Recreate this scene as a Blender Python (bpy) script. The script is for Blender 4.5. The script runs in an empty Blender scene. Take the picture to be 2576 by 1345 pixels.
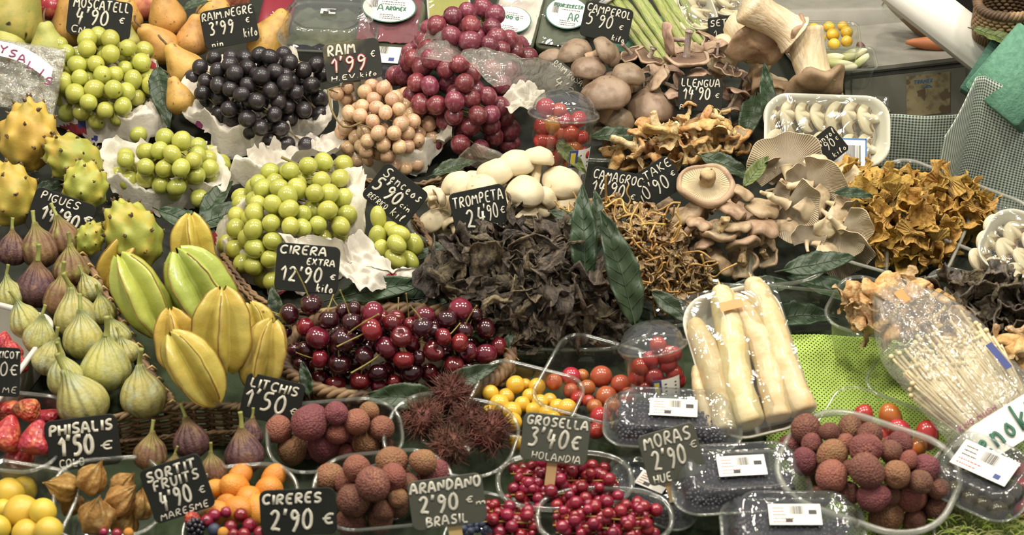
import bpy, bmesh, math, random
import numpy as np
from mathutils import Vector, Matrix, noise
random.seed(11)
RR = random.random
U = random.uniform
sin, cos, pi, rad = math.sin, math.cos, math.pi, math.radians
W, H, F, D = 2576, 1345, 6000.0, 2.4
SL, PT = rad(15), rad(27)
col = bpy.context.scene.collection
DV = Vector((0, cos(PT), -sin(PT)))            # viewing direction
RT = Vector((1, 0, 0)); UPV = Vector((0, sin(PT), cos(PT)))
CAM = -D * DV
NRM = Vector((0, -sin(SL), cos(SL)))           # normal of the sloping counter
AV = Vector((0, cos(SL), sin(SL)))
B = Matrix(((1, 0, 0), (0, cos(SL), -sin(SL)), (0, sin(SL), cos(SL))))  # counter frame -> world

def ray(px, py):
    return DV + RT * ((px - W / 2) / F) + UPV * ((H / 2 - py) / F)
def hit(px, py, h=0.0):
    d = ray(px, py); t = (h - NRM.dot(CAM)) / NRM.dot(d)
    return CAM + d * t
def k_at(p):                                    # pixels per metre at a point
    return F / (p - CAM).dot(DV)
def to_d(p): return B.transposed() @ p
def to_w(q): return B @ Vector(q)

def pix(zone, s):                               # "x,y[,..] x,y" measured in a zoomed crop -> full-frame pixels
    ox, oy, f = Z[zone]
    out = []
    for w in s.split():
        v = w.split(',')
        r = [ox + float(v[0]) / f, oy + float(v[1]) / f]
        for k, e in enumerate(v[2:]):
            r.append(float(e) / f if k == 0 and e.replace('.', '').isdigit() else e)
        out.append(r)
    return out
Z = dict(full=(0, 0, 1), z1=(0, 0, 2.989), z2=(600, 0, 2.989), z3=(1250, 0, 2.989), z4=(1876, 0, 2.989), z5=(0, 400, 2.69),
         z6=(500, 350, 2.69), z7=(1000, 350, 2.69), z8=(1500, 350, 2.69), z9=(1976, 350, 2.69), z10=(0, 845, 2.69),
         z11=(600, 845, 2.69), z12=(1150, 845, 2.69), z13=(1676, 745, 2.242), zc=(680, 730, 4.025), ze=(2080, 660, 3.056),
         zf=(0, 440, 2.17), zm=(1040, 350, 4.98), zl=(1900, 980, 3.685), zr=(1200, 1120, 4.954), zb=(1380, 60, 3.54))

# ---------------------------------------------------------------- objects
def tag(o, label=None, cat=None, group=None, kind=None):
    if label: o['label'] = label
    if cat: o['category'] = cat
    if group: o['group'] = group
    if kind: o['kind'] = kind
    return o
def obj(name, me, parent=None, M=None):
    o = bpy.data.objects.new(name, me); col.objects.link(o)
    if parent: o.parent = parent
    if M is not None: o.matrix_basis = M
    return o
def thing(name, label, cat, M, parts=None, group=None, mesh=None, kind=None):
    """Empty (or single mesh) at M with the given parts [(name, mesh, local matrix or None, [subparts])]."""
    o = obj(name, mesh, None, M)
    if mesh is None: o.empty_display_size = .01
    tag(o, label, cat, group, kind)
    for p in parts or ():
        c = obj(p[0], p[1], o, p[2] if len(p) > 2 and p[2] is not None else Matrix())
        if len(p) > 3:
            for q in p[3]: obj(q[0], q[1], c, q[2] if len(q) > 2 and q[2] is not None else Matrix())
    return o
def mesh(name, pieces, smooth=True):
    """pieces: [(V, F, material)] -> one mesh datablock."""
    vs, fs, mi, mats, b = [], [], [], [], 0
    for V, Fc, m in pieces:
        if m not in mats: mats.append(m)
        k = mats.index(m)
        V = np.asarray(V, float)
        vs.append(V); fs.extend([tuple(int(i) + b for i in f) for f in Fc]); mi.extend([k] * len(Fc)); b += len(V)
    me = bpy.data.meshes.new(name)
    me.from_pydata(np.concatenate(vs).tolist(), [], fs)
    for m in mats: me.materials.append(m)
    me.polygons.foreach_set('material_index', mi)
    if smooth: me.polygons.foreach_set('use_smooth', [True] * len(fs))
    me.validate(); me.update()
    return me
_ico = {}
def ico(n):
    if n not in _ico:
        bm = bmesh.new(); bmesh.ops.create_icosphere(bm, subdivisions=n, radius=1)
        bm.verts.ensure_lookup_table()
        _ico[n] = (np.array([v.co[:] for v in bm.verts]), [tuple(v.index for v in f.verts) for f in bm.faces]); bm.free()
    V, Fc = _ico[n]
    return V.copy(), Fc
def nz(V, s=1.0, seed=0.0, oct=2):
    o = Vector((seed * 7.31, seed * 3.17, seed * 5.71))
    out = np.empty(len(V))
    for i, v in enumerate(V):
        out[i] = noise.fractal(Vector(v) * s + o, 1.0, 2.0, oct)
    return out
def lathe(prof, n=24, cap=True):
    V, Fc = [], []
    for r, z in prof:
        for i in range(n):
            a = 2 * pi * i / n; V.append((r * cos(a), r * sin(a), z))
    m = len(prof)
    for j in range(m - 1):
        for i in range(n):
            k = (i + 1) % n
            Fc.append((j * n + i, j * n + k, (j + 1) * n + k, (j + 1) * n + i))
    if cap:
        Fc.append(tuple(range(n))[::-1]); Fc.append(tuple((m - 1) * n + i for i in range(n)))
    return np.array(V), Fc
def smoothp(P, it=2, closed=False):
    P = [Vector(p) for p in P]
    for _ in range(it):
        Q = []
        n = len(P)
        for i in range(n if closed else n - 1):
            a, b = P[i], P[(i + 1) % n]
            Q += [a * .75 + b * .25, a * .25 + b * .75]
        if not closed: Q = [P[0]] + Q + [P[-1]]
        P = Q
    return P
def tube(P, r, n=6, closed=False, flat=None, capped=True):
    """Tube along points P; r a number or list; flat = (normal, factor) squashes it along a direction."""
    P = [Vector(p) for p in P]; m = len(P)
    rs = r if isinstance(r, (list, tuple, np.ndarray)) else [r] * m
    V, Fc = [], []
    T0 = (P[1] - P[0]).normalized()
    nv = T0.orthogonal().normalized()
    for i in range(m):
        if closed: T = P[(i + 1) % m] - P[i - 1]
        else: T = P[min(i + 1, m - 1)] - P[max(i - 1, 0)]
        if T.length < 1e-9: T = T0.copy()
        T.normalize()
        nv = nv - T * nv.dot(T)
        nv = nv.normalized() if nv.length > 1e-6 else T.orthogonal().normalized()
        bv = T.cross(nv)
        for k in range(n):
            a = 2 * pi * k / n
            o = (nv * cos(a) + bv * sin(a)) * rs[i]
            if flat: o = o - Vector(flat[0]) * o.dot(Vector(flat[0])) * (1 - flat[1])
            V.append((P[i] + o)[:])
    for i in range(m if closed else m - 1):
        j = (i + 1) % m
        for k in range(n):
            q = (k + 1) % n
            Fc.append((i * n + k, i * n + q, j * n + q, j * n + k))
    if not closed and capped:
        Fc.append(tuple(range(n))[::-1]); Fc.append(tuple((m - 1) * n + k for k in range(n)))
    return np.array(V), Fc
def grid(nu, nv, fn):
    V = [fn(i / (nu - 1), j / (nv - 1)) for j in range(nv) for i in range(nu)]
    Fc = [(j * nu + i, j * nu + i + 1, (j + 1) * nu + i + 1, (j + 1) * nu + i) for j in range(nv - 1) for i in range(nu - 1)]
    return np.array([tuple(v) for v in V], float), Fc
def thick(V, Fc, t):
    """Give an open grid a second side t below it (along its vertex normals), closed round its edge."""
    V = np.asarray(V, float); n = len(V)
    N = np.zeros_like(V)
    for f in Fc:
        a, b, c = V[f[0]], V[f[1]], V[f[2]]
        q = np.cross(b - a, c - a)
        for i in f: N[i] += q
    N /= np.maximum(np.linalg.norm(N, axis=1), 1e-12)[:, None]
    cnt = {}
    for f in Fc:
        for a, b in zip(f, f[1:] + f[:1]): cnt[(a, b)] = cnt.get((a, b), 0) + 1
    G = list(Fc) + [tuple(i + n for i in f[::-1]) for f in Fc]
    for (a, b) in cnt:
        if (b, a) not in cnt: G.append((b, a, a + n, b + n))
    tt = np.asarray(t); tt = tt[:, None] if tt.ndim else tt
    return np.concatenate([V, V - N * tt]), G
def box(cx, cy, cz, sx, sy, sz):
    V = np.array([(cx + a * sx / 2, cy + b * sy / 2, cz + c * sz / 2) for a in (-1, 1) for b in (-1, 1) for c in (-1, 1)])
    return V, [(0, 1, 3, 2), (4, 6, 7, 5), (0, 4, 5, 1), (2, 3, 7, 6), (0, 2, 6, 4), (1, 5, 7, 3)]
def rrect(w, d, r, n=5):
    """Rounded rectangle outline, counter-clockwise."""
    r = min(r, w / 2 * .999, d / 2 * .999); out = []
    for cx, cy, a0 in ((w / 2 - r, d / 2 - r, 0), (-w / 2 + r, d / 2 - r, 90), (-w / 2 + r, -d / 2 + r, 180), (w / 2 - r, -d / 2 + r, 270)):
        for i in range(n + 1):
            a = rad(a0 + 90 * i / n); out.append((cx + r * cos(a), cy + r * sin(a)))
    return out
def loft(rings, closed_top=False, closed_bottom=True):
    n = len(rings[0]); V = [p for r in rings for p in r]; Fc = []
    for j in range(len(rings) - 1):
        for i in range(n):
            k = (i + 1) % n
            Fc.append((j * n + i, j * n + k, (j + 1) * n + k, (j + 1) * n + i))
    if closed_bottom: Fc.append(tuple(range(n))[::-1])
    if closed_top: Fc.append(tuple((len(rings) - 1) * n + i for i in range(n)))
    return np.array(V, float), Fc
def plate(outline, t, bev=.15):
    """Flat plate with a small bevel, from z=-t to 0."""
    c = np.mean(np.array(outline), axis=0)
    def ring(s, z): return [(c[0] + (x - c[0]) * s, c[1] + (y - c[1]) * s, z) for x, y in outline]
    return loft([ring(.985, -t), ring(1, -t * .8), ring(1, -t * .2), ring(.985, 0)], True, True)

# ---------------------------------------------------------------- placing
def frame(px, py, h, lean=20, yaw=0, roll=0):
    """Frame at a point over the counter: z axis faces the viewer's side, leaning back by `lean` degrees (75 = flat on the counter)."""
    p = hit(px, py, h); l, y = rad(lean), rad(yaw)
    z = Vector((sin(y) * cos(l), -cos(y) * cos(l), sin(l)))
    up = Vector((-sin(y) * sin(l), cos(y) * sin(l), cos(l)))
    x = up.cross(z).normalized()
    R = Matrix((x, up, z)).transposed().to_4x4() @ Matrix.Rotation(rad(roll), 4, 'Z')
    return Matrix.Translation(p) @ R
def axis_rot(ang, tw, spin=None):
    """Rotation whose z axis points in the picture direction `ang` (degrees, 90 = up) and `tw` (-1..1) towards the viewer."""
    a = rad(ang); e = math.asin(max(-1, min(1, tw)))
    z = (RT * cos(a) + UPV * sin(a)) * cos(e) - DV * sin(e)
    q = Vector((0, 0, 1)).rotation_difference(z)
    return q.to_matrix().to_4x4() @ Matrix.Rotation(U(0, 6.28) if spin is None else rad(spin), 4, 'Z')
def rand_rot():
    return axis_rot(U(0, 360), U(-1, 1))
def at(p, rot, s):
    s = s if isinstance(s, (tuple, list)) else (s, s, s)
    return Matrix.Translation(p) @ rot @ Matrix.Diagonal((s[0], s[1], s[2], 1))
class Mound:
    """Half ellipsoid heap over the counter, from the picture box its surface fills; c = height in metres over its base h0."""
    def __init__(s, x0, x1, y0, y1, c, h0=.0):
        sE, cE = sin(SL + PT), cos(SL + PT)
        p = hit((x0 + x1) / 2, (y0 + y1) / 2, h0); k = k_at(p)
        T = (y1 - y0) / k; m = min(c * cE, T * .85)
        q = (T * T - m * m) / (2 * T)
        s.c = m / cE; s.b = q / sE; s.a = (x1 - x0) / 2 / k
        s.o = to_d(hit((x0 + x1) / 2, y1 - q * k, h0)); s.h0 = h0
    def at(s, px, py):
        o = to_d(CAM) - s.o; d = to_d(ray(px, py))
        A = Vector((o.x / s.a, o.y / s.b, o.z / s.c)); Bv = Vector((d.x / s.a, d.y / s.b, d.z / s.c))
        aa, bb, cc = Bv.dot(Bv), A.dot(Bv), A.dot(A) - 1
        disc = bb * bb - aa * cc
        t = (-bb - math.sqrt(disc)) / aa if disc > 0 else -bb / aa
        p = CAM + ray(px, py) * t
        if to_d(p).z < s.h0: p = hit(px, py, s.h0)
        return p
    def surf(s, th, ph, f=1.0):
        return to_w((s.o.x + s.a * cos(th) * cos(ph) * f, s.o.y + s.b * sin(th) * cos(ph) * f, s.o.z + s.c * sin(ph) * f))
    def normal(s, p):
        q = to_d(p) - s.o
        return (B @ Vector((q.x / s.a ** 2, q.y / s.b ** 2, max(q.z, 0) / s.c ** 2))).normalized()
def pxy(p):
    d = p - CAM; z = d.dot(DV)
    return (W / 2 + F * d.dot(RT) / z, H / 2 - F * d.dot(UPV) / z)
def relax(P, r, it=25, f=.93):
    """Keep the picture positions and part the spheres along their lines of sight."""
    P = [p.copy() for p in P]; n = len(P)
    for _ in range(it):
        mv = 0
        for i in range(n):
            for j in range(i + 1, n):
                dm = (r[i] + r[j]) * f; v = P[i] - P[j]
                if abs(v.x) < dm and v.length < dm:
                    di, dj = (P[i] - CAM), (P[j] - CAM)
                    s = (dm - v.length) * .3 + .0002
                    if di.length > dj.length: P[i] += di.normalized() * s; P[j] -= dj.normalized() * s * .4
                    else: P[j] += dj.normalized() * s; P[i] -= di.normalized() * s * .4
                    mv = 1
        if not mv: break
    return P
def fill(m, P, r, n, shr=1.3, f=1.75, tries=4000, pmin=.02, clip=None):
    """More centres inside the heap, clear of those already there."""
    P = list(P); out = []
    for _ in range(tries):
        if len(out) >= n: break
        th, ph = U(0, 2 * pi), math.asin(U(pmin, 1))
        g = 1 - shr * r / min(m.a, m.b, m.c) * U(.6, 1.5)
        p = m.surf(th, ph, max(g, .2))
        if clip and not clip(*pxy(p)): continue
        if all((p - q).length > f * r for q in P): P.append(p); out.append(p)
    return out
ORD = ['first', 'second', 'third', 'fourth', 'fifth', 'sixth', 'seventh', 'eighth', 'ninth', 'tenth', 'eleventh', 'twelfth', 'thirteenth', 'fourteenth', 'fifteenth', 'sixteenth', 'seventeenth', 'eighteenth', 'nineteenth', 'twentieth', 'twenty-first', 'twenty-second', 'twenty-third', 'twenty-fourth', 'twenty-fifth', 'twenty-sixth', 'twenty-seventh', 'twenty-eighth', 'twenty-ninth', 'thirtieth']
def rows(items, place, group):
    """items [(obj, px, py, look)]: a label for each from its look and its row, counted from the front, in the heap."""
    if not items: return
    ys = sorted((it[2] for it in items), reverse=True)
    n = max(1, min(9, int(round(math.sqrt(len(items) * .8)))))
    items = sorted(items, key=lambda t: -t[2]); per = math.ceil(len(items) / n)
    for k in range(n):
        row = sorted(items[k * per:(k + 1) * per], key=lambda t: t[1])
        rn = 'front row' if k == 0 else ('back row' if k == n - 1 or (k + 1) * per >= len(items) else ORD[k] + ' row')
        if len(row) == 0: continue
        for i, (o, x, y, look) in enumerate(row):
            if n == 1: w = ORD[i] + ' from the left' if len(row) > 1 else 'alone'
            elif len(row) == 1: w = 'alone in ' + rn
            elif i == 0: w = 'leftmost in ' + rn
            elif i == len(row) - 1: w = 'rightmost in ' + rn
            else: w = ORD[i] + ' from left in ' + rn
            o['label'] = f'{look}, {w} {place}'; o['group'] = group
# ---------------------------------------------------------------- materials
def lin(c):
    if isinstance(c, str):
        c = [int(c[i:i + 2], 16) / 255 for i in (0, 2, 4)]
    return tuple((x / 12.92 if x <= .04045 else ((x + .055) / 1.055) ** 2.4) for x in c) + (1,)
class NT:
    def __init__(s, name):
        s.m = bpy.data.materials.new(name); s.m.use_nodes = True; s.t = s.m.node_tree; s.t.nodes.clear()
        s.out = s.n('ShaderNodeOutputMaterial')
    def n(s, typ, **kw):
        q = s.t.nodes.new(typ)
        for k, v in kw.items():
            if k.startswith('i_'): s.set(q, k[2:], v)
            else: setattr(q, k, v)
        return q
    def set(s, q, key, v):
        key = int(key) if key.isdigit() else key.replace('_', ' ')
        if isinstance(v, bpy.types.NodeSocket): s.t.links.new(v, q.inputs[key])
        else: q.inputs[key].default_value = v
    def math(s, op, a, b=0.0, c=0.0):
        q = s.n('ShaderNodeMath', operation=op)
        for i, v in enumerate((a, b, c)):
            if isinstance(v, bpy.types.NodeSocket): s.t.links.new(v, q.inputs[i])
            else: q.inputs[i].default_value = v
        return q.outputs[0]
    def mix(s, f, a, b, mode='MIX'):
        q = s.n('ShaderNodeMix', data_type='RGBA', blend_type=mode)
        for i, v in ((0, f), (6, a), (7, b)):
            if isinstance(v, bpy.types.NodeSocket): s.t.links.new(v, q.inputs[i])
            else: q.inputs[i].default_value = v
        return q.outputs[2]
    def ramp(s, f, stops):
        q = s.n('ShaderNodeValToRGB'); s.t.links.new(f, q.inputs[0]); e = q.color_ramp.elements
        e[0].position, e[0].color = stops[0]; e[1].position, e[1].color = stops[-1]
        for p, c in stops[1:-1]:
            x = e.new(p); x.color = c
        return q.outputs[0]
    def noise(s, vec, scale, detail=3, rough=.55, dist=0):
        q = s.n('ShaderNodeTexNoise', i_Scale=scale, i_Detail=detail, i_Roughness=rough, i_Distortion=dist)
        s.t.links.new(vec, q.inputs['Vector']); return q.outputs[0]
def mat(name, c1, c2=None, ns=2.0, rng=(.35, .65), c3=None, rough=.45, var=.06, hue=.01, bump=None, sss=0, sssr=(.02, .015, .008),
        spec=.5, coat=0, spots=None, tip=None, radial=None, ribs=None, vor=None, metal=0, trans=0, fibre=None, grad=None, sheen=0, dist=0, end=None):
    """Procedural surface in object coordinates. spots=(colour, scale, threshold); tip=(colour, z from, z to); radial=(n, strength, colour);
    ribs=(n, strength, colour) longitudinal; vor=(scale, bump, colour mix); fibre=(scale, z stretch, colour); grad=(colour, z0, z1)."""
    t = NT(name); tc = t.n('ShaderNodeTexCoord'); oi = t.n('ShaderNodeObjectInfo')
    off = t.n('ShaderNodeVectorMath', operation='SCALE'); off.inputs[0].default_value = (13, 29, 7); t.t.links.new(oi.outputs['Random'], off.inputs['Scale'])
    ad = t.n('ShaderNodeVectorMath', operation='ADD'); t.t.links.new(tc.outputs['Object'], ad.inputs[0]); t.t.links.new(off.outputs[0], ad.inputs[1])
    P = ad.outputs[0]; O = tc.outputs['Object']
    sp = t.n('ShaderNodeSeparateXYZ'); t.t.links.new(O, sp.inputs[0]); x, y, z = sp.outputs
    c1, c2 = lin(c1), lin(c2 or c1)
    c = t.ramp(t.noise(P, ns, 4, .55, dist), [(rng[0], c1), (rng[1], c2)])
    if c3: c = t.mix(t.ramp(t.noise(P, ns * 1.7 + .3, 3), [(.5, (0, 0, 0, 1)), (.68, (1, 1, 1, 1))]), c, lin(c3))
    if grad: c = t.mix(t.n('ShaderNodeMapRange', i_Value=z, i_1=grad[1], i_2=grad[2]).outputs[0], c, lin(grad[0]))
    hgt = None
    def addh(v, s):
        nonlocal hgt
        v = t.math('MULTIPLY', v, s); hgt = v if hgt is None else t.math('ADD', hgt, v)
    if fibre:
        mp = t.n('ShaderNodeMapping'); t.t.links.new(P, mp.inputs[0]); mp.inputs['Scale'].default_value = (fibre[0], fibre[0], fibre[0] * fibre[1])
        fn = t.noise(mp.outputs[0], 1, 3)
        c = t.mix(t.ramp(fn, [(.45, (0, 0, 0, 1)), (.62, (1, 1, 1, 1))]), c, lin(fibre[2])); addh(fn, .5)
    if vor:
        q = t.n('ShaderNodeTexVoronoi', i_Scale=vor[0]); t.t.links.new(P, q.inputs['Vector'])
        addh(t.math('SUBTRACT', 1, q.outputs[0]), vor[1])
        if len(vor) > 2: c = t.mix(t.ramp(q.outputs[0], [(.25, (0, 0, 0, 1)), (.7, (1, 1, 1, 1))]), c, lin(vor[2]))
    an = None
    for nm, rb in (('r', radial), ('l', ribs)):
        if not rb: continue
        an = t.math('ARCTAN2', y, x)
        wob = t.math('MULTIPLY', t.noise(P, 3, 2), 1.2 if nm == 'l' else .25)
        w = t.math('SINE', t.math('ADD', t.math('MULTIPLY', an, rb[0]), t.math('MULTIPLY', wob, 3)))
        w = t.math('MULTIPLY_ADD', w, .5, .5)
        c = t.mix(t.math('MULTIPLY', t.math('POWER', w, 2), rb[1]), c, lin(rb[2])); addh(t.math('SUBTRACT', 1, w), .35)
    if spots:
        c = t.mix(t.ramp(t.noise(P, spots[1], 2), [(spots[2], (0, 0, 0, 1)), (spots[2] + .04, (1, 1, 1, 1))]), c, lin(spots[0]))
    if tip:
        c = t.mix(t.n('ShaderNodeMapRange', i_Value=z, i_1=tip[1], i_2=tip[2]).outputs[0], c, lin(tip[0]))
    if end:   # a mark at the other end
        c = t.mix(t.n('ShaderNodeMapRange', i_Value=z, i_1=end[1], i_2=end[2]).outputs[0], c, lin(end[0]))
    hs = t.n('ShaderNodeHueSaturation'); t.t.links.new(c, hs.inputs['Color'])
    hs.inputs['Saturation'].default_value = .96
    t.set(hs, 'Value', t.n('ShaderNodeMapRange', i_Value=oi.outputs['Random'], i_3=1 - var, i_4=1 + var).outputs[0])
    rv = t.math('FRACT', t.math('MULTIPLY', oi.outputs['Random'], 17.3))
    t.set(hs, 'Hue', t.n('ShaderNodeMapRange', i_Value=rv, i_3=.5 - hue, i_4=.5 + hue).outputs[0])
    p = t.n('ShaderNodeBsdfPrincipled'); t.t.links.new(hs.outputs[0], p.inputs['Base Color'])
    p.inputs['Roughness'].default_value = rough; p.inputs['Specular IOR Level'].default_value = spec
    p.inputs['Metallic'].default_value = metal
    if coat: p.inputs['Coat Weight'].default_value = coat; p.inputs['Coat Roughness'].default_value = .08
    if sheen: p.inputs['Sheen Weight'].default_value = sheen; p.inputs['Sheen Roughness'].default_value = .5
    if sss:
        p.inputs['Subsurface Weight'].default_value = sss; p.inputs['Subsurface Radius'].default_value = (1, .8, .5)
        p.inputs['Subsurface Scale'].default_value = sssr[0]
    if bump: addh(t.noise(P, bump[0], 4, .6), bump[1])
    if hgt is not None:
        b = t.n('ShaderNodeBump', i_Strength=1.0, i_Distance=.0032); t.t.links.new(hgt, b.inputs['Height']); t.t.links.new(b.outputs[0], p.inputs['Normal'])
    sh = p.outputs[0]
    if trans:
        tr = t.n('ShaderNodeBsdfTranslucent'); t.t.links.new(hs.outputs[0], tr.inputs[0])
        mx = t.n('ShaderNodeMixShader', i_0=trans); t.t.links.new(sh, mx.inputs[1]); t.t.links.new(tr.outputs[0], mx.inputs[2]); sh = mx.outputs[0]
    t.t.links.new(sh, t.out.inputs[0])
    return t.m
def clear(name, tint='f4f6f2', body=.06, gl=.5, rough=.06, bump=None, bodyc='dfe3dc'):
    """Thin clear plastic: seen through, with reflections that grow at grazing angles."""
    t = NT(name); tc = t.n('ShaderNodeTexCoord')
    tr = t.n('ShaderNodeBsdfTransparent', i_Color=lin(tint)); g = t.n('ShaderNodeBsdfGlossy', i_Roughness=rough)
    df = t.n('ShaderNodeBsdfDiffuse', i_Color=lin(bodyc)); lw = t.n('ShaderNodeLayerWeight', i_Blend=.35)
    f = t.math('MULTIPLY_ADD', t.math('POWER', lw.outputs['Facing'], 2.0), gl, .05)
    if bump:
        b = t.n('ShaderNodeBump', i_Strength=1.0, i_Distance=bump[1])
        vec = tc.outputs['Object']
        n1 = t.noise(vec, bump[0], 3, .6, 1.0); t.t.links.new(n1, b.inputs['Height'])
        for q in (g, df, lw): t.t.links.new(b.outputs[0], q.inputs['Normal'])
    m1 = t.n('ShaderNodeMixShader', i_0=body); t.t.links.new(tr.outputs[0], m1.inputs[1]); t.t.links.new(df.outputs[0], m1.inputs[2])
    m2 = t.n('ShaderNodeMixShader', i_0=f); t.t.links.new(m1.outputs[0], m2.inputs[1]); t.t.links.new(g.outputs[0], m2.inputs[2])
    t.t.links.new(m2.outputs[0], t.out.inputs[0])
    return t.m
def netmat(name, c, sx, sy, hole):
    """Knitted net: holes in rows, in object coordinates."""
    t = NT(name); tc = t.n('ShaderNodeTexCoord'); sp = t.n('ShaderNodeSeparateXYZ'); t.t.links.new(tc.outputs['Object'], sp.inputs[0])
    w = t.math('MULTIPLY', t.noise(tc.outputs['Object'], 20, 2), .006)
    a = t.math('SINE', t.math('MULTIPLY', t.math('ADD', sp.outputs[0], w), sx)); b = t.math('SINE', t.math('MULTIPLY', t.math('ADD', sp.outputs[1], w), sy))
    f = t.math('GREATER_THAN', t.math('MULTIPLY', a, b), hole)
    p = t.n('ShaderNodeBsdfPrincipled', i_Base_Color=lin(c), i_Roughness=.8); tr = t.n('ShaderNodeBsdfTransparent')
    m = t.n('ShaderNodeMixShader'); t.t.links.new(f, m.inputs[0]); t.t.links.new(p.outputs[0], m.inputs[1]); t.t.links.new(tr.outputs[0], m.inputs[2])
    t.t.links.new(m.outputs[0], t.out.inputs[0]); return t.m
def gingham(name, c1, c2, s):
    t = NT(name); tc = t.n('ShaderNodeTexCoord'); sp = t.n('ShaderNodeSeparateXYZ'); t.t.links.new(tc.outputs['UV'], sp.inputs[0])
    a = t.math('GREATER_THAN', t.math('SINE', t.math('MULTIPLY', sp.outputs[0], s)), 0); b = t.math('GREATER_THAN', t.math('SINE', t.math('MULTIPLY', sp.outputs[1], s)), 0)
    c = t.mix(t.math('MULTIPLY', t.math('ADD', a, b), .5), lin(c1), lin(c2))
    p = t.n('ShaderNodeBsdfPrincipled', i_Roughness=.85); t.t.links.new(c, p.inputs['Base Color']); t.t.links.new(p.outputs[0], t.out.inputs[0]); return t.m

K = {}
K['grape_green'] = mat('green_grape_skin', 'adb046', 'babb56', ns=1.2, rough=.24, var=.08, hue=.008, sss=.5, sssr=(.006,), coat=.5, tip=('6c5a28', .988, 1.0), bump=(3, .05), trans=.08)
K['grape_black'] = mat('black_grape_skin', '1f1d1f', '2c2a2c', ns=1.5, rough=.36, var=.25, hue=.02, coat=.25, bump=(4, .04), c3='38262a')
K['grape_rose'] = mat('rose_grape_skin', 'c9a77e', 'd2b28a', ns=1.3, c3='bb8d7c', rough=.26, var=.12, hue=.012, sss=.5, sssr=(.006,), coat=.2, tip=('6a4526', .988, 1.0), trans=.06)
K['grape_red'] = mat('red_grape_skin', '6a1f2c', '7d3240', ns=1.4, c3='8a5a60', rough=.33, var=.22, hue=.012, coat=.3, sss=.25, sssr=(.004,), bump=(4, .05))
K['grape_stem'] = mat('grape_stem', '8a7a3c', '6d5a34', ns=8, rough=.7)
K['cherry_dark'] = mat('dark_cherry_skin', '2e0a14', '3d0f1a', ns=1.2, rough=.16, var=.15, coat=.6, spec=.6, bump=(3, .05))
K['cherry_mid'] = mat('wine_red_cherry_skin', '560d1c', '6a1220', ns=1.2, rough=.16, var=.12, coat=.6, spec=.6, bump=(3, .05))
K['cherry_red'] = mat('bright_red_cherry_skin', '800e24', '6a0f1e', ns=1.2, rough=.16, var=.1, coat=.6, spec=.6, bump=(3, .05))
K['cherry_stem'] = mat('cherry_stem', '8f8a3c', '7c5f30', ns=3, rough=.6)
K['lychee_brown'] = mat('brown_lychee_shell', '8a5a42', '7a4a3a', ns=1.3, c3='9a7046', rough=.75, var=.12, vor=(15, .38, '6a4034'), bump=(10, .3))
K['lychee_pink'] = mat('crimson_lychee_shell', '713e3a', '7a4c40', ns=1.3, c3='a0604c', rough=.75, var=.1, vor=(15, .38, '74343c'), bump=(10, .3))
K['lychee_tan'] = mat('tan_lychee_shell', '9c774e', '8c643f', ns=1.3, c3='a5604a', rough=.75, var=.1, vor=(15, .38, '84583a'), bump=(10, .3))
K['lychee_rose'] = mat('rosy_lychee_shell', '92583f', '9c644a', ns=1.3, c3='8a4a44', rough=.75, var=.1, vor=(15, .38, '864a3e'), bump=(10, .3))
K['champ'] = mat('white_mushroom_skin', 'd6c9a8', 'ccbb94', ns=1.6, rough=.6, var=.03, hue=.004, sss=.15, sssr=(.01,), spots=('a9814a', 7, .71), bump=(5, .12))
K['champ_stem'] = mat('white_mushroom_stem', 'e4d4b0', 'd0b98c', ns=3, rough=.7, var=.03, bump=(8, .2))
K['brown_cap'] = mat('brown_mushroom_skin', '84705a', '958068', ns=1.8, rough=.5, var=.08, bump=(6, .15), spots=('5a4838', 6, .7), c3='6f5a46')
K['brown_stem'] = mat('brown_mushroom_stem', 'c0a582', 'a88a66', ns=3, rough=.7, bump=(8, .2))
K['gill_brown'] = mat('dark_gills', 'a38468', '8f7058', ns=2, rough=.8, radial=(60, .5, '765a46'))
K['gill_cream'] = mat('cream_gills', 'dccaa4', 'cdb88e', ns=2, rough=.8, radial=(60, .35, 'b09870'), sss=.1)
K['gill_oyster'] = mat('pale_gills', 'd8c8ac', 'cfbd9c', ns=2, rough=.75, radial=(104, .14, 'b09a7a'), sss=.1)
K['shiitake'] = mat('shiitake_cap_skin', 'ad9474', '9f8566', ns=1.7, rough=.5, var=.08, c3='8f7258', bump=(6, .15))
K['shiitake_stem'] = mat('shiitake_stem', 'c8b084', '8a6c44', ns=3.5, rough=.8, bump=(9, .5), spots=('4e3a26', 7, .62))
K['oyster'] = mat('oyster_mushroom_skin', 'd8c6a2', 'c6b088', ns=1.6, rough=.6, var=.05, bump=(5, .15), c3='b39c78')
K['blewit'] = mat('lilac_brown_mushroom_skin', 'ad947c', 'a3866c', ns=2, rough=.6, var=.08, bump=(6, .2), c3='8d7058')
K['blewit_stem'] = mat('lilac_mushroom_stem', 'b9a79a', 'a3917f', ns=2.5, rough=.7, c3='9c8fa0', bump=(8, .25), fibre=(14, .15, '8e7a66'))
K['king_stem'] = mat('king_oyster_stem', 'dccdae', 'cdb88e', ns=2, rough=.65, fibre=(12, .12, 'c9b086'), bump=(6, .15), grad=('e6dcc4', .1, .6))
K['king_cap'] = mat('king_oyster_cap', '94765a', 'a68a68', ns=2, rough=.55, bump=(6, .15), c3='7d6048')
K['lleng'] = mat('hedgehog_mushroom', 'd2b078', 'c0914f', ns=2.6, rough=.7, c3='a8743a', rng=(.4, .6), bump=(7, .6), var=.08)
K['lleng_stem'] = mat('hedgehog_mushroom_stem', 'decb9e', 'd2b47c', ns=2.6, rough=.7, c3='b88a4c', bump=(7, .5), var=.06)
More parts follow.
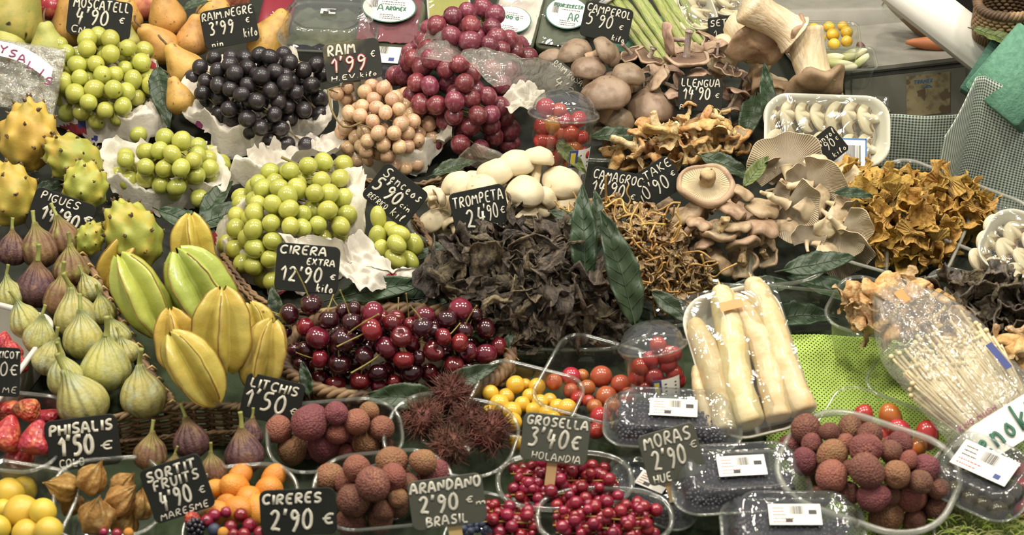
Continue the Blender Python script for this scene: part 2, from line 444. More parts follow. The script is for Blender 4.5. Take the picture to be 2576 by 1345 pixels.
K['chant'] = mat('chanterelle_skin', 'b8923e', 'c29f4a', ns=3, rough=.7, c3='a06c28', ribs=(22, .35, 'a8762a'), bump=(8, .6), var=.12, hue=.01)
K['chant2'] = mat('chanterelle_top', 'bc983e', 'b08a34', ns=4, rough=.7, c3='a0701f', bump=(8, .8), var=.1)
K['cama_stem'] = mat('yellowfoot_stem', 'c69c4c', 'b08f52', ns=3, rough=.6, var=.18, hue=.015)
K['cama_cap'] = mat('yellowfoot_cap', 'a98e62', 'bda274', ns=3, rough=.75, c3='7c6242', var=.25, bump=(7, .5), ribs=(14, .3, '6a5030'))
K['tromp'] = mat('black_trumpet_skin', '2d2721', '453b2f', ns=2.4, rough=.7, c3='1f1b18', var=.35, bump=(6, .8), fibre=(16, .12, '5c4f3d'))
K['tromp_lt'] = mat('grey_trumpet_skin', '62563f', '7d6e50', ns=2.4, rough=.8, c3='3b3229', var=.25, bump=(6, .8), fibre=(16, .12, '40382e'))
K['ear'] = mat('wood_ear_skin', '3e3630', '6b604e', ns=2.2, rough=.5, c3='221e1c', var=.35, bump=(5, .5))
K['mixm'] = mat('dried_looking_mushroom_skin', 'b3905f', 'c9ad80', ns=2.4, rough=.7, c3='7f5f3c', var=.18, bump=(7, .5))
K['cut'] = mat('cut_mushroom_flesh', 'd9cdb0', 'cfbf9a', ns=2, rough=.55, var=.03, hue=.003, bump=(9, .1))
K['cutdark'] = mat('cut_mushroom_gill_line', '94754e', '7d6040', ns=5, rough=.7)
K['fig_dark'] = mat('purple_fig_skin', '5a3a3a', '4a2e34', ns=1.8, rough=.6, c3='7a5a40', ribs=(13, .2, '7c5a42'), bump=(10, .25), var=.12, grad=('8a6f3c', .3, .6), vor=(16, .12))
K['fig_olive'] = mat('brown_green_fig_skin', '86683c', '6a4a3a', ns=1.6, rough=.6, c3='8f8a40', ribs=(13, .25, '5e4034'), bump=(10, .25), var=.1, grad=('9a9246', .25, .6))
K['fig_green'] = mat('pale_green_fig_skin', 'a3a060', 'b0a956', ns=1.6, rough=.6, c3='a8ac84', ribs=(13, .14, 'b6ba92'), bump=(9, .3), var=.07, spots=('6d5f30', 3, .73), grad=('8f9a5a', .35, .65))
K['fig_stem'] = mat('fig_stalk', '7e8238', '979a50', ns=4, rough=.6, tip=('d8cfb0', .96, .99))
K['pita'] = mat('yellow_pitahaya_skin', 'bea338', 'b39136', ns=1.4, rough=.5, c3='a39434', rng=(.35, .6), bump=(6, .2), var=.05)
K['pita_green'] = mat('green_yellow_pitahaya_skin', 'a39f3a', '8c9638', ns=1.3, rough=.5, c3='b39c34', bump=(6, .2), var=.05)
K['thorn'] = mat('dry_scale_tip', '4a3a26', '7a6440', ns=9, rough=.9)
K['star_y'] = mat('yellow_starfruit_skin', 'bba944', 'b2a246', ns=1.4, rough=.33, c3='c0a542', bump=(4, .2), var=.05, coat=.15, spots=('7a5a20', 4, .75))
K['star_g'] = mat('green_starfruit_skin', 'a6b248', 'aeb852', ns=1.4, rough=.3, bump=(4, .25), var=.05, coat=.25)
K['star_o'] = mat('golden_starfruit_skin', 'c2a741', 'bca43c', ns=1.4, rough=.33, bump=(4, .2), var=.05, coat=.15, spots=('7a5a20', 4, .74))
K['ridge'] = mat('dry_ridge_edge', '7d5a28', '94702e', ns=6, rough=.7)
K['pear'] = mat('golden_pear_skin', 'c89a48', 'bb8c40', ns=1.4, rough=.5, c3='a77c3c', bump=(14, .1), var=.06, spots=('8a5e2c', 7, .66))
K['pear_green'] = mat('green_pear_skin', 'a9a956', 'b0a850', ns=1.3, rough=.5, c3='9aa04c', bump=(14, .08), var=.05, spots=('5e5226', 6, .7))
K['mango'] = mat('spotted_green_yellow_skin', '9d9a48', 'ab9f46', ns=1.2, rough=.5, c3='8a9040', var=.03, spots=('2e2616', 3.2, .68), bump=(10, .1))
K['apple'] = mat('red_apple_skin', 'a02436', '8a1c34', ns=1.3, rough=.3, c3='c86a50', coat=.3, spots=('d09a60', 7, .66))
K['peach'] = mat('red_peach_skin', 'b5654a', 'a34a40', ns=1.2, rough=.7, c3='cf9a58')
K['orange_pl'] = mat('orange_physalis_cut', 'b5773c', 'a8683c', ns=3, rough=.6, vor=(5, 1.0, '7a4428'), bump=(6, .8))
K['straw'] = mat('strawberry_skin', 'b1262a', '9c1c26', ns=1.3, rough=.4, c3='c86a3c', vor=(7, -.5), coat=.2, grad=('c9803c', .4, .75))
K['straw2'] = mat('pale_strawberry_skin', 'c0642e', 'b5302e', ns=1.1, rough=.4, c3='d09a4a', vor=(7, -.7), coat=.2)
K['plum'] = mat('yellow_plum_skin', 'cfb434', 'cbac30', ns=1.2, rough=.4, var=.04, sss=.2, sssr=(.01,), bump=(4, .04))
K['kum'] = mat('kumquat_peel', 'd2901e', 'cc821c', ns=1.2, rough=.4, var=.05, vor=(22, .12))
K['husk'] = mat('physalis_husk', 'b98e42', 'ab7c34', ns=2, rough=.7, c3='cfae6c', ribs=(10, .3, '8a6028'), bump=(8, .4), trans=.25, var=.1)
K['tom_y'] = mat('yellow_cherry_tomato', 'd9b02a', 'd4a524', ns=1.1, rough=.22, var=.05, coat=.3, sss=.15)
K['tom_o'] = mat('orange_cherry_tomato', 'a8502c', 'b06030', ns=1.1, rough=.25, var=.12, hue=.015, coat=.3)
K['tom_r'] = mat('red_cherry_tomato', 'a01e1e', 'ad2a20', ns=1.1, rough=.2, var=.12, hue=.01, coat=.4)
K['tom_or'] = mat('ripening_tomato', 'b5581e', 'b0701e', ns=1.1, rough=.2, var=.1, coat=.4)
K['currant'] = mat('redcurrant_skin', '7a0622', '8c0a28', ns=1.2, rough=.18, var=.18, coat=.4, sss=.2, sssr=(.003,), tip=('3a2a18', .955, .985))
K['curstem'] = mat('currant_stalk', '9a8a30', 'a8702c', ns=3, rough=.6)
K['blackb'] = mat('blackberry_skin', '14121c', '1e1a28', ns=2, rough=.2, coat=.4, var=.2)
K['blueb'] = mat('blueberry_skin', '2c3448', '3a4258', ns=2, rough=.55, var=.15)
K['ramb'] = mat('rambutan_skin', '5a2a24', '6a3a28', ns=2, rough=.7)
K['rambh'] = mat('rambutan_hair', '4a3022', '5c3428', ns=1.2, rough=.75, c3='7a4236', var=.15)
K['asp_w'] = mat('white_asparagus_skin', 'd8c69c', 'd0b984', ns=1.5, rough=.4, sss=.2, sssr=(.01,), var=.03, bump=(5, .12), coat=.15, c3='d2b276')
K['asp_tip'] = mat('asparagus_tip', 'c9a566', 'd8bd86', ns=4, rough=.6, bump=(8, .3))
K['asp_g'] = mat('green_asparagus_skin', '93a050', 'a3a860', ns=1.4, rough=.5, c3='a8948a', fibre=(9, .2, '8a9a48'), var=.08)
K['foam'] = mat('white_foam_tray', 'dcd8c8', 'd5d0c0', ns=8, rough=.6, var=.01, bump=(60, .02))
K['paper'] = mat('white_wrapping_paper', 'e2dccd', 'd9d2c1', ns=25, rough=.75, var=.02, bump=(70, .35), trans=.2)
K['paperprint'] = mat('red_print', 'a8323a', '9c2a34', ns=30, rough=.7)
K['printblue'] = mat('blue_print', '3a4a86', '33427a', ns=30, rough=.7)
K['slate'] = mat('blackboard_paint', '1a1c19', '232521', ns=12, rough=.62, spec=.25, var=.12, hue=0, bump=(60, .02), spots=('35362f', 16, .76))
K['slate_worn'] = mat('worn_blackboard_wood', '22231d', '2b2b25', ns=4, rough=.7, fibre=(14, 1, '7d7250'), spots=('9a8c60', 9, .66))
K['slate_grey'] = mat('faded_blackboard_paint', '484a40', '515347', ns=10, rough=.65, spec=.3, var=.04, hue=0)
K['chalk'] = mat('chalk_paint', 'dcd8c6', 'b4b1a0', ns=120, rng=(.4, .65), rough=.8, var=.03, hue=0)
K['chalk_red'] = mat('red_chalk_paint', 'a0323c', '8a2a34', ns=100, rough=.8)
K['wood'] = mat('pale_wood', 'c9ac78', 'b8975f', ns=4, rough=.6, fibre=(6, .1, 'a8854f'))
K['wicker'] = mat('wicker_cane', '8a6e48', '6e5434', ns=5, rough=.6, c3='a58a5e', bump=(12, .3), fibre=(30, .2, '4e3a24'))
K['wicker_dk'] = mat('dark_wicker_cane', '5e4a30', '4a3824', ns=5, rough=.65, c3='77603e', bump=(12, .3))
K['leaf'] = mat('dark_green_leaf', '2c3d28', '35482c', ns=2.5, rough=.42, c3='40523a', bump=(6, .3), var=.15, hue=.02, trans=.08)
K['leaf_lt'] = mat('yellow_green_leaf', '5c6c34', '6f7a3c', ns=2.5, rough=.5, c3='47602c', bump=(6, .3), var=.1, trans=.1)
K['vein'] = mat('leaf_vein', '46553a', '3e4d34', ns=5, rough=.6)
K['board'] = mat('dark_counter_board', '1a1e15', '23281b', ns=14, rough=.8, bump=(8, .2))
K['turf'] = mat('dark_green_mat', '37452a', '2c3a20', ns=30, rough=.9, bump=(90, .6))
K['clear'] = clear('clear_plastic', body=.03, gl=.45)
K['rim'] = clear('clear_plastic_rim', body=.09, gl=.8, rough=.08, bodyc='c9ccc0')
K['frost'] = clear('frosted_plastic_rim', body=.38, gl=.6, rough=.2, bodyc='bdbcb0')
K['film'] = clear('cling_film', body=.03, gl=.75, rough=.07, bump=(22, .004))
K['bag'] = clear('crinkled_clear_bag', body=.16, gl=.85, rough=.09, bump=(45, .005), bodyc='e9e4d6')
K['lidfilm'] = clear('ribbed_clear_lid', body=.06, gl=1.0, rough=.05, bump=(40, .0015), bodyc='c6cad8')  # faint blue body colour paints in the lid's bluish reflections
K['label'] = mat('white_paper_label', 'e9e6da', 'e2dfd2', ns=5, rough=.5, var=.01)
K['ink'] = mat('black_print', '3a3a38', '2e2e2c', ns=20, rough=.6)
K['inkred'] = mat('pale_red_print', 'b06a64', 'a86058', ns=20, rough=.6)
K['inkgreen'] = mat('green_print', '2c6a52', '2a6048', ns=20, rough=.6)
K['inkblue'] = mat('bright_blue_print', '3a76b0', '3570a8', ns=20, rough=.6)
K['inkyel'] = mat('yellow_print', 'cdb83c', 'c4ac30', ns=20, rough=.6)
K['lime'] = mat('lime_print', '9fb43c', '98ac34', ns=20, rough=.6)
K['orange_tape'] = mat('orange_tape', 'd8862c', 'cf7c28', ns=20, rough=.4)
K['purple_ink'] = mat('purple_print', '8a3a6a', '80325e', ns=20, rough=.6)
K['net'] = netmat('lime_green_net', 'a9c45a', 1500, 1250, .5)
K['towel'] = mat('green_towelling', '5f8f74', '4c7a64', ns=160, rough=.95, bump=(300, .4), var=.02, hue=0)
K['towel_shaded'] = mat('shaded_green_towelling', '47705e', '3e6452', ns=160, rough=.95, bump=(300, .4), var=.02, hue=0)  # same towelling for the shaded fold, shade put into the colour
K['gingham'] = gingham('green_gingham_cotton', '2f4a40', 'c9cfc0', 6.2832)
K['steel'] = mat('grey_painted_steel', '868577', '7b7a6c', ns=22, rough=.5, var=.0, bump=(40, .1), spots=('5f5a48', 50, .74))
K['steel_top'] = mat('worn_grey_top', '8a877c', '7d7a6e', ns=30, rough=.6, var=.0)
K['chrome'] = mat('chrome', 'b8b8b0', 'a8a8a0', ns=5, rough=.15, metal=1)
K['tapepaper'] = mat('old_yellowed_paper', 'a89c74', '9c9068', ns=50, rough=.6, c3='7a6c4c', spots=('6e5f44', 60, .6))
K['whitebox'] = mat('white_plastic_tray', 'c9c6bc', 'bcb9b0', ns=4, rough=.45)
K['carrot'] = mat('carrot_skin', 'b9683c', 'a85a34', ns=4, rough=.6, bump=(20, .2))
K['endive'] = mat('endive_leaf', 'c4c47c', 'a8b850', ns=2, rough=.5, grad=('dcd9b4', -.3, .3))
K['radicchio'] = mat('radicchio_leaf', '5a2436', '7a3a4a', ns=3, rough=.5)
K['dark'] = mat('dark_market_floor', '191815', '22201c', ns=3, rough=.9)
K['wall'] = mat('dim_back_wall', '3a3832', '34322c', ns=3, rough=.9)
K['redpack'] = mat('red_package', '8a1c2a', '7a1826', ns=4, rough=.35, coat=.3)
K['black_tray'] = mat('dark_herb_filling', '3a4230', '52583c', ns=9, rough=.6, c3='6a6a4c', bump=(14, .8))
K['petal_red'] = mat('dark_red_petals', '6a1428', '82182e', ns=5, rough=.6, bump=(8, .6))
K['petal_mix'] = mat('purple_white_petals', '6a2c58', 'd8cfc4', ns=6, rough=.6, rng=(.45, .55), bump=(8, .6))
K['petal_yel'] = mat('yellow_petals', 'c4ac34', '8a8a3c', ns=5, rough=.6, bump=(8, .6))
K['sprout'] = mat('pale_sprouts', 'b5b27a', '9aa04c', ns=4, rough=.6)
K['foil'] = mat('crinkled_foil', 'b9b8b0', '8e8c80', ns=70, rough=.3, metal=.5, c3='8a7a58', bump=(130, 1.5))
K['enoki'] = mat('cream_enoki_stem', 'dccba2', 'd0bb8c', ns=20, rough=.5, var=.02)
# ---------------------------------------------------------------- shapes (unit size: about 1 across unless said)
_c = {}
def memo(f):
    def g(*a):
        k = (f.__name__,) + a
        if k not in _c: _c[k] = f(*a)
        return _c[k]
    return g
def ball(seed, sx=1, sy=1, sz=1, n=3, amp=.03, fr=1.1):
    V, Fc = ico(n)
    V *= (1 + amp * nz(V, fr, seed, 1))[:, None]
    V *= np.array([sx, sy, sz]) * .5
    return V, Fc
@memo
def m_ball(name, m, seed, sz=1.0, n=3, amp=.03):
    V, Fc = ball(seed, 1, 1, sz, n, amp); return mesh(name, [(V, Fc, K[m])])
@memo
def m_grape(m, seed, sz=1.06):
    V, Fc = ico(3)
    V *= (1 + .025 * nz(V, 1, seed, 1))[:, None]
    V[:, 2] *= sz
    return mesh('grape', [(V * [1, 1, 1] * np.array(.5) if False else V, Fc, K[m])])
def cherry_body(seed):
    V, Fc = ico(4)
    r = np.hypot(V[:, 0], V[:, 1])
    V[:, 2] += np.where(V[:, 2] > 0, -.5 * np.exp(-(r / .3) ** 2), .12 * np.exp(-(r / .3) ** 2))
    V[:, 0] *= 1.06; V[:, 2] *= .93
    a = np.arctan2(V[:, 1], V[:, 0]); V *= (1 - .045 * np.exp(-((a) / .35) ** 2) * (1 - np.abs(V[:, 2])))[:, None]
    V *= (1 + .03 * nz(V, 1, seed, 1))[:, None]
    return V * .5, Fc
@memo
def m_cherry(m, seed):
    V, Fc = cherry_body(seed); return mesh('flesh', [(V, Fc, K[m])])
@memo
def m_cherry_stem(seed):
    rng = random.Random(seed); L = rng.uniform(.6, 1.5); b = rng.uniform(-.5, .5); c = rng.uniform(-.4, .4)
    P = smoothp([(0, 0, .18), (0.02, 0, .45), (b * .4, c * .4, .45 + L * .45), (b, c, .45 + L)], 2)
    n = len(P)
    return mesh('stem', [(*tube(P, [.035 + .03 * max(0, i / n - .85) / .15 for i in range(n)], 6), K['cherry_stem'])])
@memo
def m_lychee(m, seed):
    V, Fc = ico(4)
    V *= (1 + .06 * nz(V, .9, seed, 1) + .018 * nz(V, 7, seed, 1))[:, None]
    r = np.hypot(V[:, 0], V[:, 1]); V[:, 2] += np.where(V[:, 2] > 0, -.12 * np.exp(-(r / .25) ** 2), 0)
    V[:, 2] *= 1.08 + .05 * (seed % 3); V[:, :2] *= (1 + .06 * V[:, 2:3])
    return mesh('lychee', [(V * .5, Fc, K[m])])
@memo
def m_cap(kind, seed):
    """(cap, gills) of a mushroom with its stem along -z, cap across = 1."""
    P = dict(champ=(.40, .10, .02, .13, 2.3, .30), button=(.44, .16, .02, .13, 2.2, .26), brown=(.38, .10, .03, .14, 2.3, .30), shii=(.20, .07, .07, .13, 2.6, .40),
             blewit=(.13, .03, .08, .10, 2.2, .44), lleng=(.22, .08, .10, .12, 2.4, .38), king=(.16, .08, .12, .2, 2.4, .40))[kind]
    hd, roll, wave, sr, p, gi = P
    n = 40; V, Fc = [], []
    prof = [(.5 * math.sin(t), hd * math.cos(t) ** (2 / p)) for t in np.linspace(0.02, pi / 2, 12)]
    prof += [(.5, -.02), (.485, -roll * .6), (.455, -roll), (.42, -roll * .95), (gi, -roll * .4 + .0)]
    mat_c = dict(champ='champ', button='champ', brown='brown_cap', shii='shiitake', blewit='blewit', lleng='lleng', king='king_cap')[kind]
    mat_g = dict(champ='gill_brown', button='champ', brown='gill_brown', shii='gill_cream', blewit='gill_brown', lleng='gill_cream', king='gill_oyster')[kind]
    def deform(V):
        V = V.copy(); r = np.hypot(V[:, 0], V[:, 1]); a = np.arctan2(V[:, 1], V[:, 0])
        k = 2 + seed % 3
        V[:, 2] += wave * (r / .5) ** 2 * (np.sin(k * a + seed) * .6 + .5 * np.sin((k + 2) * a + 2 * seed))
        V[:, :2] *= (1 + (.5 * wave + .03) * np.sin(a * 2 + seed) + wave * .6 * np.sin(5 * a + seed * 3))[:, None]
        V += (.03 + wave * .25) * np.stack([nz(V, 2.2, seed, 2), nz(V, 2.2, seed + 5, 2), nz(V, 2.2, seed + 9, 2)], 1)
        return V
    V, Fc = lathe(prof, n, False); cap = mesh('cap', [(deform(V), Fc, K[mat_c])])
    gp = [(gi + .02, -roll * .4 - .005), (gi * .7, .0 + hd * .1), (sr * .9, hd * .05 - .02), (.01, hd * .05)]
    V, Fc = lathe(gp, n, False); g = mesh('gills', [(deform(V), Fc, K[mat_g])])
    return cap, g
@memo
def m_stem(kind, seed, L=.5, r=.14):
    rng = random.Random(seed); b = rng.uniform(-.12, .12) * L * 2; c = rng.uniform(-.1, .1) * L * 2
    mt = dict(champ='champ_stem', button='champ_stem', brown='brown_stem', shii='shiitake_stem', blewit='blewit_stem', lleng='lleng_stem', king='king_stem')[kind]
    f = dict(champ=(1, .95, 1.05, 1.2, .95), button=(1, .95, 1.05, 1.2, .95), brown=(1, .95, 1.0, 1.1, .9), shii=(1, .9, .9, 1.05, .8), blewit=(1.25, .85, .8, 1.0, 1.3), lleng=(1.3, .9, .85, .9, .7), king=(1.3, .95, 1.05, 1.25, 1.1))[kind]
    P = smoothp([(0, 0, .04), (b * .2, c * .2, -L * .3), (b * .7, c * .7, -L * .7), (b, c, -L)], 2); n = len(P)
    rs = [r * np.interp(i / (n - 1), [0, .3, .6, .85, 1], f) for i in range(n)]
    V, Fc = tube(P, rs, 16)
    a = .06 if kind not in ('lleng', 'shii') else .15
    V += a * r * 2.2 * np.stack([nz(V, 3 / (r * 5), seed + 1), nz(V, 3 / (r * 5), seed + 2), nz(V, 3 / (r * 5), seed + 3)], 1)
    return mesh('stem', [(V, Fc, K[mt])])
def mush_parts(kind, seed, L=.5, r=.14):
    cap, g = m_cap(kind, seed % 5); st = m_stem(kind, seed % 4, L, r)
    return [('cap', cap, None), ('gills', g, None), ('stem', st, None)]
@memo
def m_fan(seed):
    """Oyster mushroom: fan-shaped cap spreading from a sideways stem; gills face -z... (cap, gills, stem). Across about 1."""
    rng = random.Random(seed); sp = rng.uniform(1.5, 2.1); ph = rng.uniform(0, 6)
    def f(u, v, up):
        th = (u - .5) * 2 * sp; s = v
        R = .62 * (1 - .16 * abs(th / sp) ** 3) * (1 + .09 * sin(th * 3 + ph) + .04 * sin(th * 8 + ph * 2))
        r = .07 + s * R
        z = .10 * s - .26 * s ** 3 * (1 + .4 * sin(th * 2.6 + ph)) + .05 * s * s * sin(th * 6 + ph) + .02 * s * s * sin(th * 11 + ph)
        y = r * cos(th); x = r * sin(th)
        return (x, y - .25, z)
    V, Fc = grid(41, 14, lambda u, v: f(u, v, 1))
    N0 = len(V); VV, FF = thick(V, Fc, np.repeat(np.interp(np.linspace(0, 1, 14), [0, .3, 1], [.10, .05, .014]), 41))
    if True:
        nb = len(Fc)
        top = FF[:nb] + FF[2 * nb:]; bot = FF[nb:2 * nb]
        cap = mesh('cap', [(VV, top, K['oyster'])])
        # the gills' stripes run round the local origin: move them there
        GV = VV + np.array([0, .25, 0]); g = mesh('gills', [(GV, bot, K['gill_oyster'])])
    P = smoothp([(0, -.2, -.05), (0, -.33, -.09), (rng.uniform(-.08, .08), -.5, -.2), (rng.uniform(-.1, .1), -.62, -.3)], 2)
    st = mesh('stem', [(*tube(P, list(np.interp(np.linspace(0, 1, len(P)), [0, .4, 1], [.13, .08, .05])), 10), K['oyster'])])
    return cap, g, st
def fan_parts(seed):
    c, g, s = m_fan(seed % 6)
    return [('cap', c, None), ('gills', g, Matrix.Translation((0, -.25, 0))), ('stem', s, None)]
@memo
def m_chant(seed, kind='chant'):
    """Funnel mushroom, mouth up, across about 1; wavy, split rim."""
    rng = random.Random(seed * 7 + 3); n = 44
    hz = rng.uniform(.5, .8)
    out = [(.09, -hz), (.11, -hz * .75), (.10, -hz * .45), (.15, -hz * .2), (.27, 0), (.42, .12), (.5, .14)]
    inn = [(.49, .17), (.40, .15), (.26, .05), (.12, -.08), (.02, -.16)]
    def deform(V):
        V = V.copy(); a = np.arctan2(V[:, 1], V[:, 0]); r = np.hypot(V[:, 0], V[:, 1]); w = (np.clip(r, 0, .5) / .5) ** 2
        s = seed * 1.7
        V[:, 2] += w * (.16 * np.sin(2 * a + s) + .10 * np.sin(5 * a + 2 * s) + .02 * np.sin(9 * a + s))
        V[:, :2] *= (1 + w * (.2 * np.sin(3 * a + s) + .05 * np.sin(7 * a + 2 * s)))[:, None]
        t = np.clip(-V[:, 2], 0, 1); V[:, 0] += .25 * t * t * sin(s); V[:, 1] += .2 * t * t * cos(s)
        V += .10 * np.stack([nz(V, 3.2, seed, 3), nz(V, 3.2, seed + 5, 3), nz(V, 3.2, seed + 9, 3)], 1)
        return V
    V, Fc = lathe(out, n, False); V2, F2 = lathe(inn, n, False)
    a = len(out) - 1
    br = [(a * n + i, a * n + (i + 1) % n, len(V) + (i + 1) % n, len(V) + i) for i in range(n)]
    VA = deform(np.concatenate([V, V2])); F2 = [tuple(i + len(V) for i in f) for f in F2]
    A, Bm = ('chant', 'chant2') if kind == 'chant' else (('lleng_stem', 'lleng') if kind == 'lleng' else ('mixm', 'mixm'))
    me = mesh('funnel', [(VA, Fc + br, K[A])])
    me2 = mesh('funnel_lining', [(VA, F2, K[Bm])])
    return me, me2
@memo
def m_cama(seed):
    rng = random.Random(seed); b = [rng.uniform(-.35, .35) for _ in range(6)]
    P = smoothp([(0, 0, 0), (b[0] * .5, b[1] * .5, .3), (b[2], b[3], .62), (b[4] * 1.4, b[5] * 1.4, .95)], 2); n = len(P)
    st = mesh('stem', [(*tube(P, list(np.interp(np.linspace(0, 1, n), [0, .5, 1], [.042, .028, .036])), 6), K['cama_stem'])])
    V, Fc = lathe([(.04, -.08), (.08, .02), (.17, .08), (.24, .09), (.2, .07), (.1, -.0), (.03, -.04)], 14, False)
    a = np.arctan2(V[:, 1], V[:, 0]); r = np.hypot(V[:, 0], V[:, 1])
    V[:, 2] += (r / .24) ** 2 * (.06 * np.sin(3 * a + seed) + .03 * np.sin(5 * a)); V[:, :2] *= (1 + .2 * np.sin(2 * a + seed))[:, None]
    V += .05 * np.stack([nz(V, 6, seed), nz(V, 6, seed + 1), nz(V, 6, seed + 2)], 1)
    return st, mesh('cap', [(V, Fc, K['cama_cap'])]), P[0]
@memo
def m_tromp(seed, m='tromp'):
    rng = random.Random(seed * 3 + 1); n = 18
    b = [rng.uniform(-.3, .3) for _ in range(6)]
    P = smoothp([(0, 0, -.6), (b[0], b[1], -.3), (b[2] * .8, b[3] * .8, .05), (b[4] * .5, b[5] * .5, .4)], 3); k = len(P)
    rs = np.interp(np.linspace(0, 1, k), [0, .35, .7, .9, 1], [.035, .075, .15, .24, .36])
    V, Fc = tube(P, list(rs), n, capped=False)
    s = seed * 1.3; T = np.repeat(np.linspace(0, 1, k), n); A = np.tile(np.arange(n) / n * 2 * pi, k)
    ax = np.repeat(np.array([p[:] for p in P]), n, axis=0)
    V = ax + (V - ax) * (1 + .22 * np.sin(3 * A + s + 3 * T) + .15 * T * np.sin(5 * A + 2 * s))[:, None] * np.array([1, rng.uniform(.4, .8), 1])
    V[:, 2] += T ** 4 * (.16 * np.sin(2 * A + s) + .08 * np.sin(5 * A + s))
    V += .09 * np.stack([nz(V, 3.5, seed, 3), nz(V, 3.5, seed + 5, 3), nz(V, 3.5, seed + 9, 3)], 1)
    VV, FF = thick(V, Fc, .018)
    return mesh('trumpet', [(VV, FF, K[m])])
@memo
def m_ear(seed, m='ear'):
    V, Fc = grid(17, 17, lambda u, v: (u - .5, v - .5, 0))
    r = np.hypot(V[:, 0], V[:, 1]); mx = np.maximum(np.abs(V[:, 0]), np.abs(V[:, 1])) + 1e-6
    V[:, :2] *= (mx / (r + 1e-6))[:, None]          # square -> disc
    r = np.hypot(V[:, 0], V[:, 1]); a = np.arctan2(V[:, 1], V[:, 0])
    V[:, 2] = .5 * r * r * 2 + .35 * r * np.sin(2 * a + seed) + .12 * np.sin(5 * a + seed) * r
    V[:, :2] *= (1 + .2 * np.sin(3 * a + seed))[:, None]
    V += .16 * np.stack([nz(V, 2.8, seed, 3), nz(V, 2.8, seed + 5, 3), nz(V, 2.8, seed + 9, 3)], 1)
    VV, FF = thick(V, Fc, .035); return mesh('mushroom_lobe', [(VV, FF, K[m])])
def prof_body(pts, n, seed, amp, ribs=0, ribamp=0, bend=0):
    z = [p[1] for p in pts]; r = [p[0] for p in pts]
    t = np.linspace(0, 1, 26); tt = np.linspace(0, 1, len(pts))
    # smooth the profile
    Q = smoothp([(a, 0, b) for a, b in pts], 2)
    V, Fc = lathe([(max(q.x, .003), q.z) for q in Q], n, True)
    a = np.arctan2(V[:, 1], V[:, 0])
    if ribs: V[:, :2] *= (1 + ribamp * np.sin(ribs * a + seed))[:, None]
    V += amp * np.stack([nz(V, 1.6, seed), nz(V, 1.6, seed + 5), nz(V, 1.6, seed + 9)], 1)
    if bend: V[:, 0] += bend * np.clip(V[:, 2], 0, 9) ** 2
    return V, Fc
@memo
def m_fig(m, seed):
    V, Fc = prof_body([(.002, -.5), (.12, -.5), (.33, -.42), (.48, -.2), (.48, .02), (.36, .24), (.2, .4), (.1, .52), (.07, .62), (.002, .64)], 32, seed, .05, 11, .012, .12 * ((seed % 3) - 1))
    return mesh('fig_body', [(V, Fc, K[m])])
@memo
def m_figstem(m, seed):
    x = .12 * ((seed % 3) - 1)
    P = smoothp([(x * .36, 0, .55), (x * .5, .01, .68), (x * .8 + .03, .02, .8), (x + .06, .03, .95)], 1)
    return mesh('stalk', [(*tube(P, [.075, .065, .055, .05, .05, .05, .055, .06][:len(P)] + [.06] * max(0, len(P) - 8), 8), K[m])])
@memo
def m_pear(m, seed):
    V, Fc = prof_body([(.002, -.52), (.14, -.54), (.36, -.46), (.5, -.22), (.49, 0), (.36, .26), (.24, .46), (.19, .62), (.1, .72), (.002, .7)], 32, seed, .05, 0, 0, .12 * ((seed % 3) - 1))
    return mesh('flesh', [(V, Fc, K[m])])
@memo
def m_pearstem(seed):
    x = .12 * ((seed % 3) - 1) * .5
    P = smoothp([(x, 0, .66), (x * 1.2, 0, .8), (x * 2 + .05, .03, .92), (x * 2 + .15, .04, 1.02)], 2)
    return mesh('stem', [(*tube(P, .028, 6), K['curstem'] if False else K['thorn'])])
@memo
def m_pita(m, seed):
    V, Fc = ico(5); V[:, 2] *= 1.0
    pts = []
    N = 27
    for i in range(N):
        z = 1 - 2 * (i + .5) / N; a = i * 2.39996 + seed; q = math.sqrt(1 - z * z); pts.append((q * cos(a), q * sin(a), z))
    S = np.array([.4, .4, .54]); taper = 1 - .22 * np.clip(V[:, 2], 0, 1) ** 2
    Dn = V.copy(); off = np.zeros(len(V)); lift = np.zeros(len(V))
    for p in pts:
        q = np.array(p) + np.array([0, 0, .10]); q /= np.linalg.norm(q)
        d = np.linalg.norm(Dn - q, axis=1); off += .16 * np.exp(-(d / .2) ** 2); lift += .09 * np.exp(-(d / .17) ** 2)
    V = V * (1 + off)[:, None] * S; V[:, :2] *= taper[:, None]; V[:, 2] += lift * .4
    V *= (1 + .03 * nz(V, 2, seed))[:, None]
    body = mesh('skin', [(V, Fc, K[m])])
    pcs = []; rng = random.Random(seed)
    for p in pts:
        q = np.array(p) + np.array([0, 0, .10]); q /= np.linalg.norm(q)
        b = q * 1.155 * S; b[:2] *= 1 - .22 * max(0, q[2]) ** 2; b[2] += .032
        for k in range(7):
            e = b + np.array([rng.uniform(-.035, .035), rng.uniform(-.035, .035), rng.uniform(-.01, .045)]) + q * .012
            pcs.append((*tube([b * .97, e], [.026, .008], 4), K['thorn']))
    return body, mesh('scale_tips', pcs)
